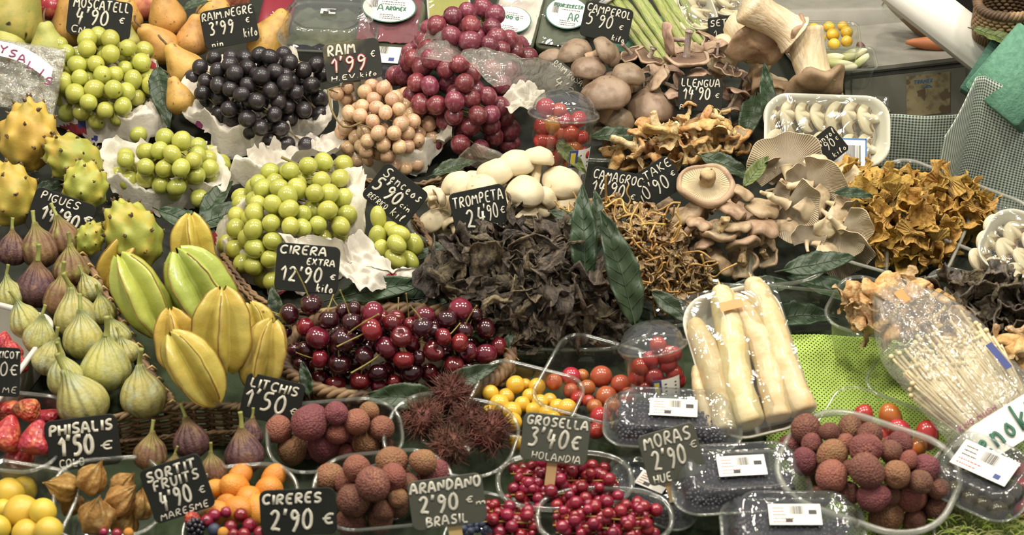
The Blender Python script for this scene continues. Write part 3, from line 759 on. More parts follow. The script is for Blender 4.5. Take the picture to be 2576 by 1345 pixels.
@memo
def m_star(m, seed):
    rng = random.Random(seed); nz_, na = 34, 50; V = []
    for j in range(nz_):
        t = j / (nz_ - 1); z = -.9 + 1.8 * t; e = max(0, 1 - abs(z / .92) ** 2.6) ** .6
        for i in range(na):
            a = 2 * pi * i / na; k = abs(cos(2.5 * a)); rr = e * (.20 + .32 * k ** 2.2)
            V.append((rr * cos(a), rr * sin(a), z - .10 * (k ** 3) * (1 if z > 0 else -1) * -(1 - e) * 1.2))
    V = np.array(V); Fc = [(j * na + i, j * na + (i + 1) % na, (j + 1) * na + (i + 1) % na, (j + 1) * na + i) for j in range(nz_ - 1) for i in range(na)]
    tw = V[:, 2] * rng.uniform(-.15, .15); x, y = V[:, 0].copy(), V[:, 1].copy()
    V[:, 0] = x * np.cos(tw) - y * np.sin(tw) + rng.uniform(-.05, .05) * V[:, 2] ** 2; V[:, 1] = x * np.sin(tw) + y * np.cos(tw)
    V += .025 * np.stack([nz(V, 2.2, seed), nz(V, 2.2, seed + 5), nz(V, 2.2, seed + 9)], 1)
    body = mesh('flesh', [(V, Fc, K[m])])
    pcs = []
    for r_ in range(5):
        i = int(round(na * r_ / 5)) % na; P = [Vector(V[j * na + i]) for j in range(2, nz_ - 2)]
        pcs.append((*tube(P, .012, 5), K['ridge']))
    return body, mesh('ridge_edges', pcs)
@memo
def m_straw(m, seed):
    V, Fc = prof_body([(.002, -.6), (.1, -.57), (.26, -.38), (.42, -.05), (.5, .2), (.44, .36), (.25, .42), (.002, .4)], 28, seed, .06)
    return mesh('flesh', [(V, Fc, K[m])])
@memo
def m_husk(seed):
    V, Fc = prof_body([(.002, -.5), (.2, -.5), (.42, -.38), (.5, -.1), (.44, .16), (.26, .38), (.1, .56), (.02, .74)], 40, seed, .07, 5, .13)
    V += .03 * np.stack([nz(V, 5, seed), nz(V, 5, seed + 5), nz(V, 5, seed + 9)], 1)
    return mesh('husk', [(V, Fc, K['husk'])])
@memo
def m_ramb(seed):
    V, Fc = ball(seed, .62, .62, .7, 3)
    body = mesh('shell', [(V, Fc, K['ramb'])]); rng = random.Random(seed); pcs = []
    for i in range(430):
        z = rng.uniform(-1, 1); a = rng.uniform(0, 6.28); q = math.sqrt(1 - z * z); d = Vector((q * cos(a), q * sin(a), z))
        t = d.orthogonal().normalized() * rng.uniform(-.12, .12) + Vector((rng.uniform(-.1, .1), rng.uniform(-.1, .1), rng.uniform(-.1, .1)))
        L = rng.uniform(.12, .24)
        pcs.append((*tube([d * .3, d * (.32 + L * .55) + t * .5, d * (.3 + L) + t * 1.5], [.016, .011, .004], 4, capped=False), K['rambh']))
    return body, mesh('hairs', pcs)
@memo
def m_blackberry(seed):
    rng = random.Random(seed); pcs = []; V0, F0 = ico(1)
    for i in range(34):
        z = 1 - 2 * (i + .5) / 34; a = i * 2.39996; q = math.sqrt(1 - z * z)
        pcs.append((V0 * .13 + np.array([q * cos(a) * .36, q * sin(a) * .36, z * .44]), F0, K['blackb']))
    return mesh('blackberry', pcs)
@memo
def m_asp(seed, m='asp_w', L=6.0):
    rng = random.Random(seed); b = [rng.uniform(-.2, .2) for _ in range(3)]
    P = smoothp([(0, 0, 0), (b[0], 0, L * .3), (b[1], 0, L * .65), (b[2], 0, L * .88), (b[2], 0, L)], 3); n = len(P)
    V, Fc = tube(P, [.5 * np.interp(i / (n - 1), [0, .06, .5, .72, .88, 1], [.72, .92, 1.0, .84, .52, .05]) for i in range(n)], 14)
    V += .05 * np.stack([nz(V, 1.3, seed), nz(V, 1.3, seed + 5), nz(V, 1.3, seed + 9)], 1)
    sh = mesh('stalk', [(V, Fc, K[m])])
    pcs = []
    for i in range(16):      # the scales of the tip
        z = L * (.74 + .25 * (i / 16)); a = i * 2.4; r = .5 * np.interp(z / L, [.5, .72, .88, 1], [1.0, .84, .52, .05]); ww = .2 * (1 - i / 24)
        c = Vector((b[2] + r * cos(a) * .96, r * sin(a) * .96, z)); u = Vector((-sin(a), cos(a), 0)) * ww; nn = Vector((cos(a), sin(a), 0))
        q = [c - u - Vector((0, 0, .25)), c - Vector((0, 0, .45)), c + u - Vector((0, 0, .25)), c + Vector((-cos(a) * r * .4, -sin(a) * r * .4, .42)) + nn * .02, c + nn * .07]
        pcs.append(([v[:] for v in q], [(0, 1, 4), (1, 2, 4), (2, 3, 4), (3, 0, 4)], K['asp_tip' if m == 'asp_w' else 'asp_g']))
    return sh, mesh('tip_scales', pcs)
@memo
def m_slice(seed):
    """A lengthwise slice of a button mushroom, flat in xy, cap up, about 1 across."""
    o = [(-.5, .05), (-.49, .22), (-.4, .38), (-.22, .5), (0, .54), (.22, .5), (.4, .38), (.49, .22), (.5, .05), (.44, -.03), (.34, 0), (.2, .08), (.13, .02), (.12, -.25), (.15, -.42), (.1, -.5), (-.1, -.5), (-.15, -.42), (-.12, -.25), (-.13, .02), (-.2, .08), (-.34, 0), (-.44, -.03)]
    P = smoothp([(x, y, 0) for x, y in o], 2, True); n = len(P); rng = random.Random(seed)
    t = .09
    def rg(s, z): return [(p.x * s, p.y * s, z + .06 * sin(3 * p.x + seed)) for p in P]
    rings = [rg(.97, -t), rg(1, -t * .7), rg(1, -t * .2), rg(.96, 0)]
    V = [p for r in rings for p in r]; Fc = []
    for j in range(3):
        for i in range(n):
            k = (i + 1) % n; Fc.append((j * n + i, j * n + k, (j + 1) * n + k, (j + 1) * n + i))
    # caps as strips across the outline mirrored left and right
    def capf(b, fl):
        out = []
        out.append(tuple(b + i for i in range(n)))
        return [f[::-1] if fl else f for f in out]
    Fc += capf(3 * n, False) + capf(0, True)
    pcs = [(V, Fc, K['cut'])]
    for s in (-1, 1):
        Q = smoothp([(s * .13, .08, .006 + .06 * sin(3 * s * .13 + seed)), (s * .22, .15, .006 + .06 * sin(3 * s * .22 + seed)), (s * .34, .1, .006 + .06 * sin(3 * s * .34 + seed)), (s * .42, .03, .006 + .06 * sin(3 * s * .42 + seed))], 2)
        pcs.append((*tube(Q, .028, 5, flat=((0, 0, 1), .3)), K['cutdark']))
    return mesh('mushroom_slice', pcs)
@memo
def m_leaf(seed, m='leaf', serr=.03):
    """Leaf along +y, one long, about half as wide, folded on its midrib."""
    rng = random.Random(seed); nu, nv = 9, 33; bend = rng.uniform(.1, .35); fold = rng.uniform(.08, .2); w = rng.uniform(.42, .52); side = rng.uniform(-.15, .15)
    def f(u, v):
        s = (u - .5) * 2; wd = w * .5 * (math.sin(pi * min(1, v * .98 + .01) ** .8)) ** .85
        wd *= 1 + serr * 3 * ((v * 16) % 1 - .5) * (abs(s) > .8)
        return (s * wd + side * v * v, v - .5, abs(s) * wd * fold * 2 - bend * (v - .4) ** 2 + .015 * sin(v * 30) * abs(s) + .012 * sin(v * 17 + s * 4 + seed))
    V, Fc = grid(nu, nv, f); VV, FF = thick(V, Fc, .008)
    mid = [f(.5, t) for t in np.linspace(0, 1, 20)]; P = [Vector(p) + Vector((0, 0, .004)) for p in mid]
    P = [P[0] - Vector((0, .12, .02))] + P
    pcs = [(VV, FF, K[m])]
    vp = [(*tube(P, list(np.linspace(.014, .003, len(P))), 5), K['vein'])]
    for t in np.linspace(.12, .85, 8):
        for s in (-1, 1):
            Q = [Vector(f(.5 + s * .5 * k * .92, min(.99, t + .11 * k))) + Vector((0, 0, .003)) for k in (0, .35, .7, 1)]
            vp.append((*tube(Q, [.005, .004, .003, .002], 4), K['vein']))
    return mesh('blade', pcs), mesh('veins', vp)

# ---------------------------------------------------------------- hand lettering
G = {'A': '0,0 1,6 2.2,6 3.6,0|.5,2.2 3,2.2', 'B': '.3,0 .3,6|.3,6 2.6,5.6 2.8,3.9 .6,3.2 3.2,2.6 3.2,.6 .3,0', 'C': '3.4,5.2 2.4,6 .8,5.4 .2,3 .8,.6 2.2,0 3.4,.8',
     'D': '.4,0 .4,6 2.2,5.6 3.4,3.4 2.6,.8 .4,0', 'E': '3.2,6 .6,6 .4,0 3.2,0|.5,3.1 2.6,3.1', 'F': '3.2,6 .5,6 .4,0|.5,3.1 2.5,3.1', 'G': '3.3,5.3 2,6 .5,5 .2,2.6 1,.2 2.8,.3 3.3,2.6 1.9,2.6',
     'H': '.3,0 .3,6|3.2,0 3.2,6|.3,3 3.2,3', 'I': '.6,0 .6,6', 'J': '2.6,6 2.6,1.2 1.4,0 .2,1', 'K': '.4,0 .4,6|3,6 .5,3 3.2,0', 'L': '.5,6 .4,0 3,0', 'M': '0,0 .5,6 2,2.4 3.5,6 4,0',
     'N': '.3,0 .3,6 3.1,0 3.2,6', 'O': '1.8,6 .4,5 .2,2.6 1.2,0 2.8,.4 3.4,3 2.8,5.4 1.8,6', 'P': '.5,0 .5,6 2.8,5.7 3.2,4.2 2.4,2.9 .6,2.8', 'Q': '1.8,6 .3,4.6 .4,1.2 1.8,0 3.2,1.4 3.3,4.6 1.8,6|2.2,1.6 3.6,-.4',
     'R': '.4,0 .4,6 2.8,5.8 3,4 2,3 .6,2.8 3.3,0', 'S': '3.2,5.4 1.8,6 .5,5 .9,3.4 2.8,2.6 3.1,.9 1.7,0 .2,.7', 'T': '0,6 3.6,6|1.8,6 1.7,0', 'U': '.3,6 .3,1.2 1.6,0 3,1 3.2,6', 'V': '.1,6 1.7,0 3.3,6',
     'X': '0,0 3.2,6|0,6 3.2,0', 'Y': '0,6 1.6,3 3.2,6|1.6,3 1.5,0', 'Z': '.2,6 3.2,6 .2,0 3.2,0', 'W': '0,6 1,0 2,4 3,0 4,6', '0': '1.5,6 .3,4.6 .2,1.6 1.3,0 2.7,1.2 2.8,4.6 1.5,6', '1': '.2,3.8 1.9,6 1.7,0',
     '2': '.3,4.8 1.4,6 2.6,4.8 2,2.8 .2,.2 1,.6 3,.2', '3': '.4,5.4 1.6,6 2.7,4.9 1.2,3.3 2.8,2.2 2,.2 .2,.4', '4': '1.2,6 .2,2.4 3,2.6|2.4,4.6 1.9,-.4', '5': '3,6 .9,6 .6,3.6 2.2,3.7 2.8,1.8 1.8,.2 .2,.4',
     '9': '2.6,4.8 1.5,6 .4,4.8 1,3.2 2.5,3.8 2.8,5 2.4,2 1.2,-.3', '8': '1.6,3.2 .4,4.6 1.6,6 2.6,4.7 1.5,3.2 .3,1.5 1.6,0 2.8,1.4 1.6,3.2', "'": '.6,6.4 .2,4.6', '.': '.3,.3 .5,.2', 'e_': '3,4.4 1.6,4.8 .5,3 1.4,.6 3,1|.1,2.7 2.4,2.8',
     'k': '.4,0 .6,6|2.2,3.6 .6,2 2.2,0', 'i': '.5,3.4 .5,0|.5,5 .6,5.2', 'l': '.8,0 .4,3 1.2,6 1.4,4.6 .5,1 1.2,0', 'o': '1.2,3.4 .2,1.8 1,0 2.2,1.4 1.2,3.4', 'e': '.3,1.8 2,2.2 1.2,3.5 .3,2 1,0 2.2,.6', 'n': '.3,3.4 .4,0|.4,2 1.4,3.4 2,2.2 2.1,0',
     'c': '2,3 1,3.4 .3,1.6 1,0 2.1,.6', 's': '2,3.2 .9,3.4 .9,2 2,1.2 1,0 .2,.5', 'u': '.3,3.4 .4,.4 1.6,.2 2,3.4|2,3.4 2.2,0', 'm': '.2,3.4 .3,0|.3,2.4 1.1,3.4 1.5,0|1.5,2.4 2.4,3.4 2.8,0', 'y': '.3,3.4 1.2,1|2.2,3.4 .6,-2', 'r': '.4,3.4 .4,0|.4,2.2 1.8,3.3', 'h': '.4,6 .4,0|.4,2.2 1.5,3.4 2,0', 'q': '2,3.2 .7,3 .4,1 1.8,.6 2,3.4 2,-2'}
def write(text, x, y, hgt, wdt=None, r=.001, mt='chalk', z=.0003, slant=.08, jit=.12, rng=None, spread=1.0):
    """Strokes of a hand-lettered word, base line starting at (x, y), letters hgt tall."""
    rng = rng or random.Random(sum(map(ord, text))); s = hgt / 6; cx = 0; strokes = []
    for ch in text:
        if ch == ' ': cx += 2.4; continue
        g = G.get('e_' if ch == '$' else ch) or G.get(ch.upper())
        if not g: cx += 3; continue
        wmax = 0; dy = rng.uniform(-.3, .3)
        for st in g.split('|'):
            P = []
            for p in st.split():
                a, b = map(float, p.split(',')); wmax = max(wmax, a)
                P.append((cx + a + rng.uniform(-jit, jit) + b * slant, b + dy + rng.uniform(-jit, jit)))
            strokes.append(P)
        cx += wmax + 1.25 * spread
    tot = max(cx - 1.25 * spread, 1); fx = (wdt / tot) if wdt else s
    pcs = []
    for P in strokes:
        Q = [(x + a * fx, y + b * s, z) for a, b in P]
        if len(Q) > 2: Q = smoothp(Q, 1 if len(Q) < 4 else 2)
        pcs.append((*tube(Q, r, 6, flat=((0, 0, 1), .35)), K[mt]))
    return pcs
def bars(x, y, w, h, n, mt='ink', z=.0002, seed=1):
    rng = random.Random(seed); cx = x; out = []
    while cx < x + w - w / n:
        t = w / n * rng.choice((.3, .5, .8)); out.append((*box(cx + t / 2, y + h / 2, z, t, h, .0001), K[mt])); cx += t + w / n * rng.choice((.3, .45, .6))
    return out
def lines(x, y, w, n, gap, t, mt='ink', z=.0002, seed=1):
    """Rows of small print."""
    rng = random.Random(seed); out = []
    for i in range(n):
        cx = x; e = x + w * rng.uniform(.6, 1)
        while cx < e:
            q = w * rng.uniform(.04, .12); out.append((*box(cx + q / 2, y - i * gap, z, q, t, .0001), K[mt])); cx += q + w * .025
    return out
# ---------------------------------------------------------------- containers and sheets
def punnet(w, d, h, r, taper=.82, ribs=0, body='clear', rim='rim', rt=.0016, wob=0):
    """Open tray, base at z=0, mouth w x d at z=h."""
    n = 9; o = rrect(w, d, r, n)
    P = []
    for i in range(len(o)):
        a, b = Vector(o[i]), Vector(o[(i + 1) % len(o)]); L = (b - a).length; m = max(1, int(L / .006)) if ribs else max(1, int(L / .02))
        for k in range(m): P.append(a.lerp(b, k / m))
    def rg(s, z, q=0):
        out = []
        for i, p in enumerate(P):
            u = s - (q * (i % 2))
            out.append((p.x * u, p.y * u, z))
        return out
    q = .012 if ribs else 0
    V, Fc = loft([rg(taper * .94, 0), rg(taper, h * .06, q), rg(taper + (1 - taper) * .45, h * .5, q), rg(.985, h * .93, q * .5), rg(.99, h), rg(1.03, h)], False, True)
    V2, F2 = tube([Vector((p.x * 1.03, p.y * 1.03, h)) for p in P], rt, 6, True)
    return mesh('tray_body', [(V, Fc, K[body])]), mesh('rim', [(V2, F2, K[rim])])
def oval_punnet(w, d, h, body='clear', rim='frost', rt=.0018, taper=.8):
    n = 56; P = []
    for i in range(n):
        a = 2 * pi * i / n; c, s = cos(a), sin(a); e = 2 / 2.6
        P.append((w / 2 * math.copysign(abs(c) ** e, c), d / 2 * math.copysign(abs(s) ** e, s)))
    def rg(k, z, q=0): return [(x * (k - q * (i % 2)), y * (k - q * (i % 2)), z) for i, (x, y) in enumerate(P)]
    V, Fc = loft([rg(taper * .95, 0), rg(taper, h * .06, .012), rg(.97, h * .85, .012), rg(.985, h)], False, True)
    V2, F2 = tube([Vector((x, y, h)) for x, y in P], rt, 8, True)
    return mesh('tray_body', [(V, Fc, K[body])]), mesh('rim', [(V2, F2, K[rim])])
def lid_mesh(w, d, h, r, mt='lidfilm'):
    """Domed clear lid with a stepped, ribbed edge and a sunk panel for the label."""
    o = rrect(w, d, r, 8); P = []
    for i in range(len(o)):
        a, b = Vector(o[i]), Vector(o[(i + 1) % len(o)]); m = max(1, int((b - a).length / .004))
        for k in range(m): P.append(a.lerp(b, k / m))
    def rg(s, z, q=0): return [(p.x * (s - q * ((i // 2) % 2)), p.y * (s - q * ((i // 2) % 2)), z) for i, p in enumerate(P)]
    V, Fc = loft([rg(1.05, 0), rg(1.04, .002), rg(.97, .0025), rg(.95, h * .45, .03), rg(.88, h * .8, .04), rg(.80, h), rg(.72, h * 1.02), rg(.66, h * .86), rg(.6, h * .84)], True, False)
    V2, F2 = tube([Vector((p.x * 1.05, p.y * 1.05, 0)) for p in P], .0011, 6, True)
    return mesh('lid', [(V, Fc, K[mt])]), mesh('lid_edge', [(V2, F2, K['rim'])])
def foam_tray(w, d, h, r):
    o = rrect(w, d, r, 8)
    def rg(s, z): 
        return [(x - math.copysign(min(abs(x), (1 - s) * w / 2), x), y - math.copysign(min(abs(y), (1 - s) * w / 2), y), z) for x, y in o]
    V, Fc = loft([rg(.8, -.003), rg(.84, -.003), rg(.97, h - .003), rg(1, h - .002), rg(1, h), rg(.975, h + .0005), rg(.93, h - .003), rg(.82, .002), rg(.78, 0)], True, True)
    return mesh('tray', [(V, Fc, K['foam'])])
def sheet_film(w, d, z, amp, r, mt='film', seed=0, n=26, dome=None):
    def f(u, v):
        x, y = (u - .5) * w, (v - .5) * d
        k = min(1, (0.5 - abs(u - .5)) * 8, (0.5 - abs(v - .5)) * 8)
        b = dome(x, y) if dome else 0
        return (x, y, z + max(b, amp * k * (.4 + noise.noise(Vector((x * 30 + seed, y * 30, seed))))))
    return mesh('cling_film', [(*grid(n, n, f), K[mt])])
def wicker_rim(path, r, n, closed, mt, turns=10, name='braided_rim'):
    """Strands twisted round a path."""
    P = smoothp(path, 2, closed); m = len(P); pcs = []
    per = [0]
    for i in range(1, m): per.append(per[-1] + (P[i] - P[i - 1]).length)
    for k in range(n):
        Q = []
        for i in range(m):
            T = (P[(i + 1) % m] - P[i - 1]) if closed or 0 < i < m - 1 else (P[min(i + 1, m - 1)] - P[max(i - 1, 0)])
            T.normalize(); a = T.cross(NRM).normalized(); b = a.cross(T)
            t = 2 * pi * (k / n + turns * i / m); Q.append(P[i] + (a * cos(t) + b * sin(t)) * r)
        pcs.append((*tube(Q, r * .85, 6, closed), K[mt]))
    return mesh(name, pcs)
def weave(path, hgt, nrow, r, closed, mt, npost=None):
    """Wicker wall hanging from a rim path: rows of cane in and out of uprights."""
    P = smoothp(path, 2, closed); m = len(P); pcs = []
    for j in range(nrow):
        Q = []
        for i in range(m):
            T = P[(i + 1) % m] - P[i - 1] if closed or 0 < i < m - 1 else P[min(i + 1, m - 1)] - P[max(i - 1, 0)]
            o = T.normalized().cross(NRM).normalized() * r * 1.1 * (1 if (i // 2 + j) % 2 else -1)
            Q.append(P[i] + o - NRM * (r * 1.9 * (j + 1)) - NRM * r)
        pcs.append((*tube(Q, r, 5, closed), K[mt]))
    post = []
    for i in range(0, m, 2): post.append((*tube([P[i] + NRM * r, P[i] - NRM * hgt], r * .9, 5), K[mt]))
    return mesh('woven_wall', pcs), mesh('uprights', post)
def paper(name, label, rim, ctr, amp=.010, fold=.03, h0=.004, print_=(), group=None, depth=.0, seed=0, nt=110, nr=34, mt='paper'):
    """Crumpled sheet spreading from ctr=(px,py,h) out to rim points (px,py,h)."""
    c = to_d(hit(*ctr)); cy0 = ctr[1]
    wgt = [max(0.0, min(1.0, (q[1] - cy0) / 60)) if fold else 0 for q in rim]
    Rm = [to_d(hit(q[0], q[1], q[2] * (1 - f) + .006 * f)) for q, f in zip(rim, wgt)]
    Rm = smoothp(Rm, 1, True); m = len(Rm)
    L = [0]
    for i in range(m): L.append(L[-1] + (Rm[(i + 1) % m] - Rm[i]).length)
    def rp(t):
        t = (t % 1) * L[-1]; k = max(i for i in range(m) if L[i] <= t) if t > 0 else 0
        return Rm[k].lerp(Rm[(k + 1) % m], (t - L[k]) / max(1e-9, L[k + 1] - L[k]))
    edge = [rp(i / nt) for i in range(nt)]
    V, pr = [], []
    for j in range(nr + 1):
        s = j / nr
        for i in range(nt):
            e = edge[i]; f = max(0.0, min(1.0, (c.y - e.y) / .035)) if fold else 0
            g = c.lerp(e, .9); g.z = c.z + fold; g2 = c.lerp(e, .78); g2.z = c.z + (e.z - c.z) * .7
            mid = g2.lerp(g, f)
            if s < .7: p = c.lerp(mid, s / .7); p.z = c.z + (mid.z - c.z) * (s / .7) ** 1.5
            else: p = mid.lerp(e, (s - .7) / .3)
            q = Vector((p.x * 34 + seed, p.y * 34, seed)); 
            d = Vector((noise.noise(q), noise.noise(q + Vector((9, 2, 4))), 0)) * .35
            v1 = noise.voronoi(q * .9 + d)[0]; v2 = noise.voronoi(q * 2.7 + d)[0]
            cr = (v1[1] - v1[0]) * 1.5 + (v2[1] - v2[0]) * .8 - .6 + 1.3 * s * noise.noise(q * .45)
            p = p + Vector((0, 0, 1)) * amp * cr * min(1, s * 2.5 + .2) + Vector((noise.noise(q * 1.3), noise.noise(q * 1.3 + Vector((5, 5, 5))), 0)) * amp * .7 * s
            if j == nr: p += (e - c).normalized() * amp * .5 * noise.noise(q * 4)
            V.append(to_w(p)[:])
    V.append(to_w(c)[:])
    Fc = [(j * nt + i, j * nt + (i + 1) % nt, (j + 1) * nt + (i + 1) % nt, (j + 1) * nt + i) for j in range(1, nr) for i in range(nt)]
    Fc += [(len(V) - 1, nt + (i + 1) % nt, nt + i)[::-1] for i in range(nt)]
    V = np.array(V); o = V.mean(axis=0)
    white, prn = [], {}
    for f in Fc:
        cx = V[list(f)].mean(axis=0); x, y = pxy(Vector(cx)); hit_ = None
        for (mx, my, rx, ry, mm) in print_:
            if ((x - mx) / rx) ** 2 + ((y - my) / ry) ** 2 < 1: hit_ = mm
        (prn.setdefault(hit_, []) if hit_ else white).append(f)
    me = mesh(name, [(V - o, white, K[mt])])
    r = thing(name, label, 'paper', Matrix.Translation(Vector(o)), mesh=me, group=group)
    for mm, fs in prn.items():
        obj('printed_mark', mesh('printed_mark', [(V - o, fs, K[mm])]), r)
    return r
# ================================================================ layout helpers
def auto_mound(pts, c, h0=.01, mg=6):
    xs = [p[0] for p in pts]; ys = [p[1] for p in pts]
    return Mound(min(xs) - mg, max(xs) + mg, min(ys) - mg, max(ys) + mg, c, h0)
def bunch(label, pts, rpx, m, c, h0, nfill, cat='grapes', name='grape_bunch', var=.07, mound=None, sz=(1.0, 1.08, 1.14), top=None, part='grape', group=None, shr=1.3, axes=None):
    mo = mound or auto_mound(pts, c, h0)
    P = [mo.at(x, y) for x, y, *_ in pts]
    r = [(e[2] / 2 if len(e) > 2 else rpx) * U(1 - var, 1 + var) / k_at(p) for e, p in zip(pts, P)]
    P = relax(P, r)
    rm = sum(r) / len(r)
    Q = fill(mo, P, rm, max(0, min(nfill, 100 - len(P))), shr)
    o = to_w((mo.o.x, mo.o.y, mo.h0))
    root = thing(name, label, cat, Matrix.Translation(o), group=group)
    for i, (p, q) in enumerate(zip(P + Q, r + [rm * U(.9, 1.05) for _ in Q])):
        z = sz[i % 3]
        rot = axis_rot(axes[i][0] + U(-15, 15), axes[i][1]) if axes and i < len(axes) and axes[i] else axis_rot(U(180, 360), U(-.4, .9))
        obj(part, m_grape(m, i % 4, 1.0), root, at(p - o, rot, (q, q, q * z)))
    pcs = []
    core = [mo.surf(pi / 2 * 0 + t, pi / 2, 0.0) for t in (0,)]
    a, b = to_w((mo.o.x - mo.a * .5, mo.o.y - mo.b * .5, mo.o.z + mo.c * .25)), to_w((mo.o.x + mo.a * .3, mo.o.y + mo.b * .6, mo.o.z + mo.c * .6))
    main = smoothp([a, (a + b) / 2 + NRM * mo.c * .15, b] + ([hit(*t) for t in top] if top else []), 2)
    pcs.append((*tube([p - o for p in main], rm * .16, 6), K['grape_stem']))
    for p in P:
        q = min(main, key=lambda w: (w - p).length)
        pcs.append((*tube([q - o, (q + p) / 2 - o + NRM * rm * .3, p - o], [rm * .1, rm * .07, rm * .09], 5), K['grape_stem']))
    obj('stem', mesh('stem', pcs), root)
    return root, mo
def heap(spec, mo, build, place, group, filler=None, h=None, relaxf=.86, nfill=0, rpx=None, fl_label=None, shr=1.2, clip=None):
    """spec [px,py,size_px,...]; build(i, e, p, s) -> (object, look)."""
    P = [mo.at(e[0], e[1]) if mo else hit(e[0], e[1], h) for e in spec]
    S = [e[2] / k_at(p) for e, p in zip(spec, P)]
    P = relax(P, [s / 2 for s in S], 25, relaxf)
    items = []
    for i, (e, p, s) in enumerate(zip(spec, P, S)):
        r = build(i, e, p, s)
        if r: items.append((r[0], e[0], e[1], r[1]))
    rows(items, place, group)
    if nfill and mo:
        rm = sum(S) / len(S) / 2
        for j, p in enumerate(fill(mo, P, rm, nfill, shr, clip=clip)):
            o, _ = build(1000 + j, [*pxy(p), 2 * rm * k_at(p)], p, 2 * rm * .95)
            o['label'] = fl_label; o['group'] = group
    return P, S
def tray(name, label, px, py, wpx, dpx, Hh, roll=0, r=.25, h0=.004, kind='punnet', lean=75, yaw=0, ribs=1, rt=.0016, cat='tray', body='clear', rim='rim', group=None, taper=.84):
    """px,py: centre of the mouth; wpx, dpx: its true width and depth in pixels."""
    p = hit(px, py, h0 + Hh); k = k_at(p); M = frame(px, py, h0 + Hh, lean, yaw, roll); M.translation = p - (M.to_3x3() @ Vector((0, 0, Hh)))
    w, d = wpx / k, dpx / k
    if kind == 'oval': a, b = oval_punnet(w, d, Hh, body, rim, rt, taper)
    else: a, b = punnet(w, d, Hh, min(w, d) * r, taper, ribs, body, rim, rt)
    t = thing(name, label, cat, M, [('tray_body', a), ('rim', b)], group)
    return t, M, w, d
def card(text, px, py, wpx, hpx, roll, h, label, lean=22, yaw=0, mt='slate', stick=None, st='wood', corner=.1, ch='chalk', edge=None):
    p = hit(px, py, h); k = k_at(p); w = wpx / k; hh = hpx / k / cos(abs(PT - rad(lean)))
    M = frame(px, py, h, lean, yaw, roll)
    parts = [('board', mesh('board', [(*plate([(x, y) for x, y in rrect(w, hh, w * corner, 5)], .0022), K[mt])], False))]
    pcs = {}
    for ln in text:
        s, x, y, th, tw = ln[:5]; mm = ln[5] if len(ln) > 5 else ch; rr = ln[6] if len(ln) > 6 else .0105
        z = ln[7] if len(ln) > 7 else .0004
        pcs.setdefault(mm, []).extend(write(s, (x - .5) * w, (y - .5) * hh, th * hh, tw * w, rr * w, mm, z, slant=ln[8] if len(ln) > 8 else .08))
    for i, (mm, q) in enumerate(pcs.items()): parts.append(('lettering', mesh('lettering', q)))
    if stick:
        sx, L, sw = stick
        V, Fc = box(sx * w, -hh / 2 - L * hh / 2 + hh * .25, -.0035, sw * w, L * hh + hh * .5, .0025); parts.append(('stick', mesh('stick', [(V, Fc, K[st])], False)))
    return thing('price_card', label, 'price sign', M, parts, None)
def leaf(px, py, h, ang, L, lean=60, yaw=0, label=None, m='leaf', seed=None, wf=.74, curl=0):
    seed = leaf.i % 7 if seed is None else seed; leaf.i += 1
    M = frame(px, py, h, lean, yaw, ang - 90); s = L / k_at(M.translation)
    b, v = m_leaf(seed, m, .03)
    return thing('leaf', label, 'leaf', M @ Matrix.Diagonal((s * wf, s, s, 1)), [('blade', b), ('veins', v)], 'garnish leaves')
leaf.i = 0

# ================================================================ the counter
def flat(name, label, cat, x0, x1, y0, y1, h, mt, nx=40, ny=40, amp=0, kind=None, t=0, fr=9):
    a, b = to_d(hit((x0 + x1) / 2, y1, h)), to_d(hit((x0 + x1) / 2, y0, h)); k = k_at(hit((x0 + x1) / 2, (y0 + y1) / 2, h)); w = (x1 - x0) / k; c = (x0 + x1) / 2
    cx = hit(c, (y0 + y1) / 2, h).x
    def f(u, v):
        x = cx + (u - .5) * w; y = a.y + (b.y - a.y) * v
        return (x, y, h + amp * (noise.noise(Vector((x * fr, y * fr, 1))) + .5 * noise.noise(Vector((x * fr * 2.6, y * fr * 2.6, 5)))))
    V, Fc = grid(nx, ny, f)
    if t: V, Fc = thick(V, Fc, t)
    me = mesh(name, [(V, Fc, K[mt])])
    return thing(name, label, cat, B.to_4x4(), mesh=me, kind=kind)
def poly_top(pp, t):
    q = [to_d(hit(x, y, 0)) for x, y in pp]
    return loft([[(p.x, p.y, -.0002 - t) for p in q], [(p.x, p.y, -.0002) for p in q]], True, True)
V, Fc = poly_top([(-250, 1480), (2800, 1480), (2800, 660), (2600, 622), (2240, 350), (2128, 300), (2128, -120), (-250, -120)], .02)
top = mesh('counter_top', [(V, Fc, K['board'])], False)
V1, F1 = box(-.145, -.6, -.45, 1.5, .02, .62)
thing('market_counter', 'dark sloping counter board under all the fruit and mushrooms', 'counter', B.to_4x4(), [('counter_top', top), ('apron', mesh('apron', [(*box(-.145, -.6, -.12, 1.5, .02, .2), K['board'])], False))])
for nm, M, mt in (('floor', [box(0, 0, -1.0, 8, 8, .05)], 'dark'), ('wall_back', [box(0, 3, .5, 8, .05, 3)], 'wall')):
    o = obj(nm, mesh(nm, [(*M[0], K[mt])], False)); o['kind'] = 'structure'
for sx in (-.8, .5):
    for yy in (-.45, .45):
        pass
flat('counter_mat', 'dark green mat lying under the punnets along the front', 'mat', 120, 2420, 830, 1420, .0012, 'turf', 2, 2, 0)
flat('green_net', 'lime green knitted net spread beside the wrapped white asparagus', 'net', 1930, 2640, 845, 1400, .007, 'net', 120, 90, .004)

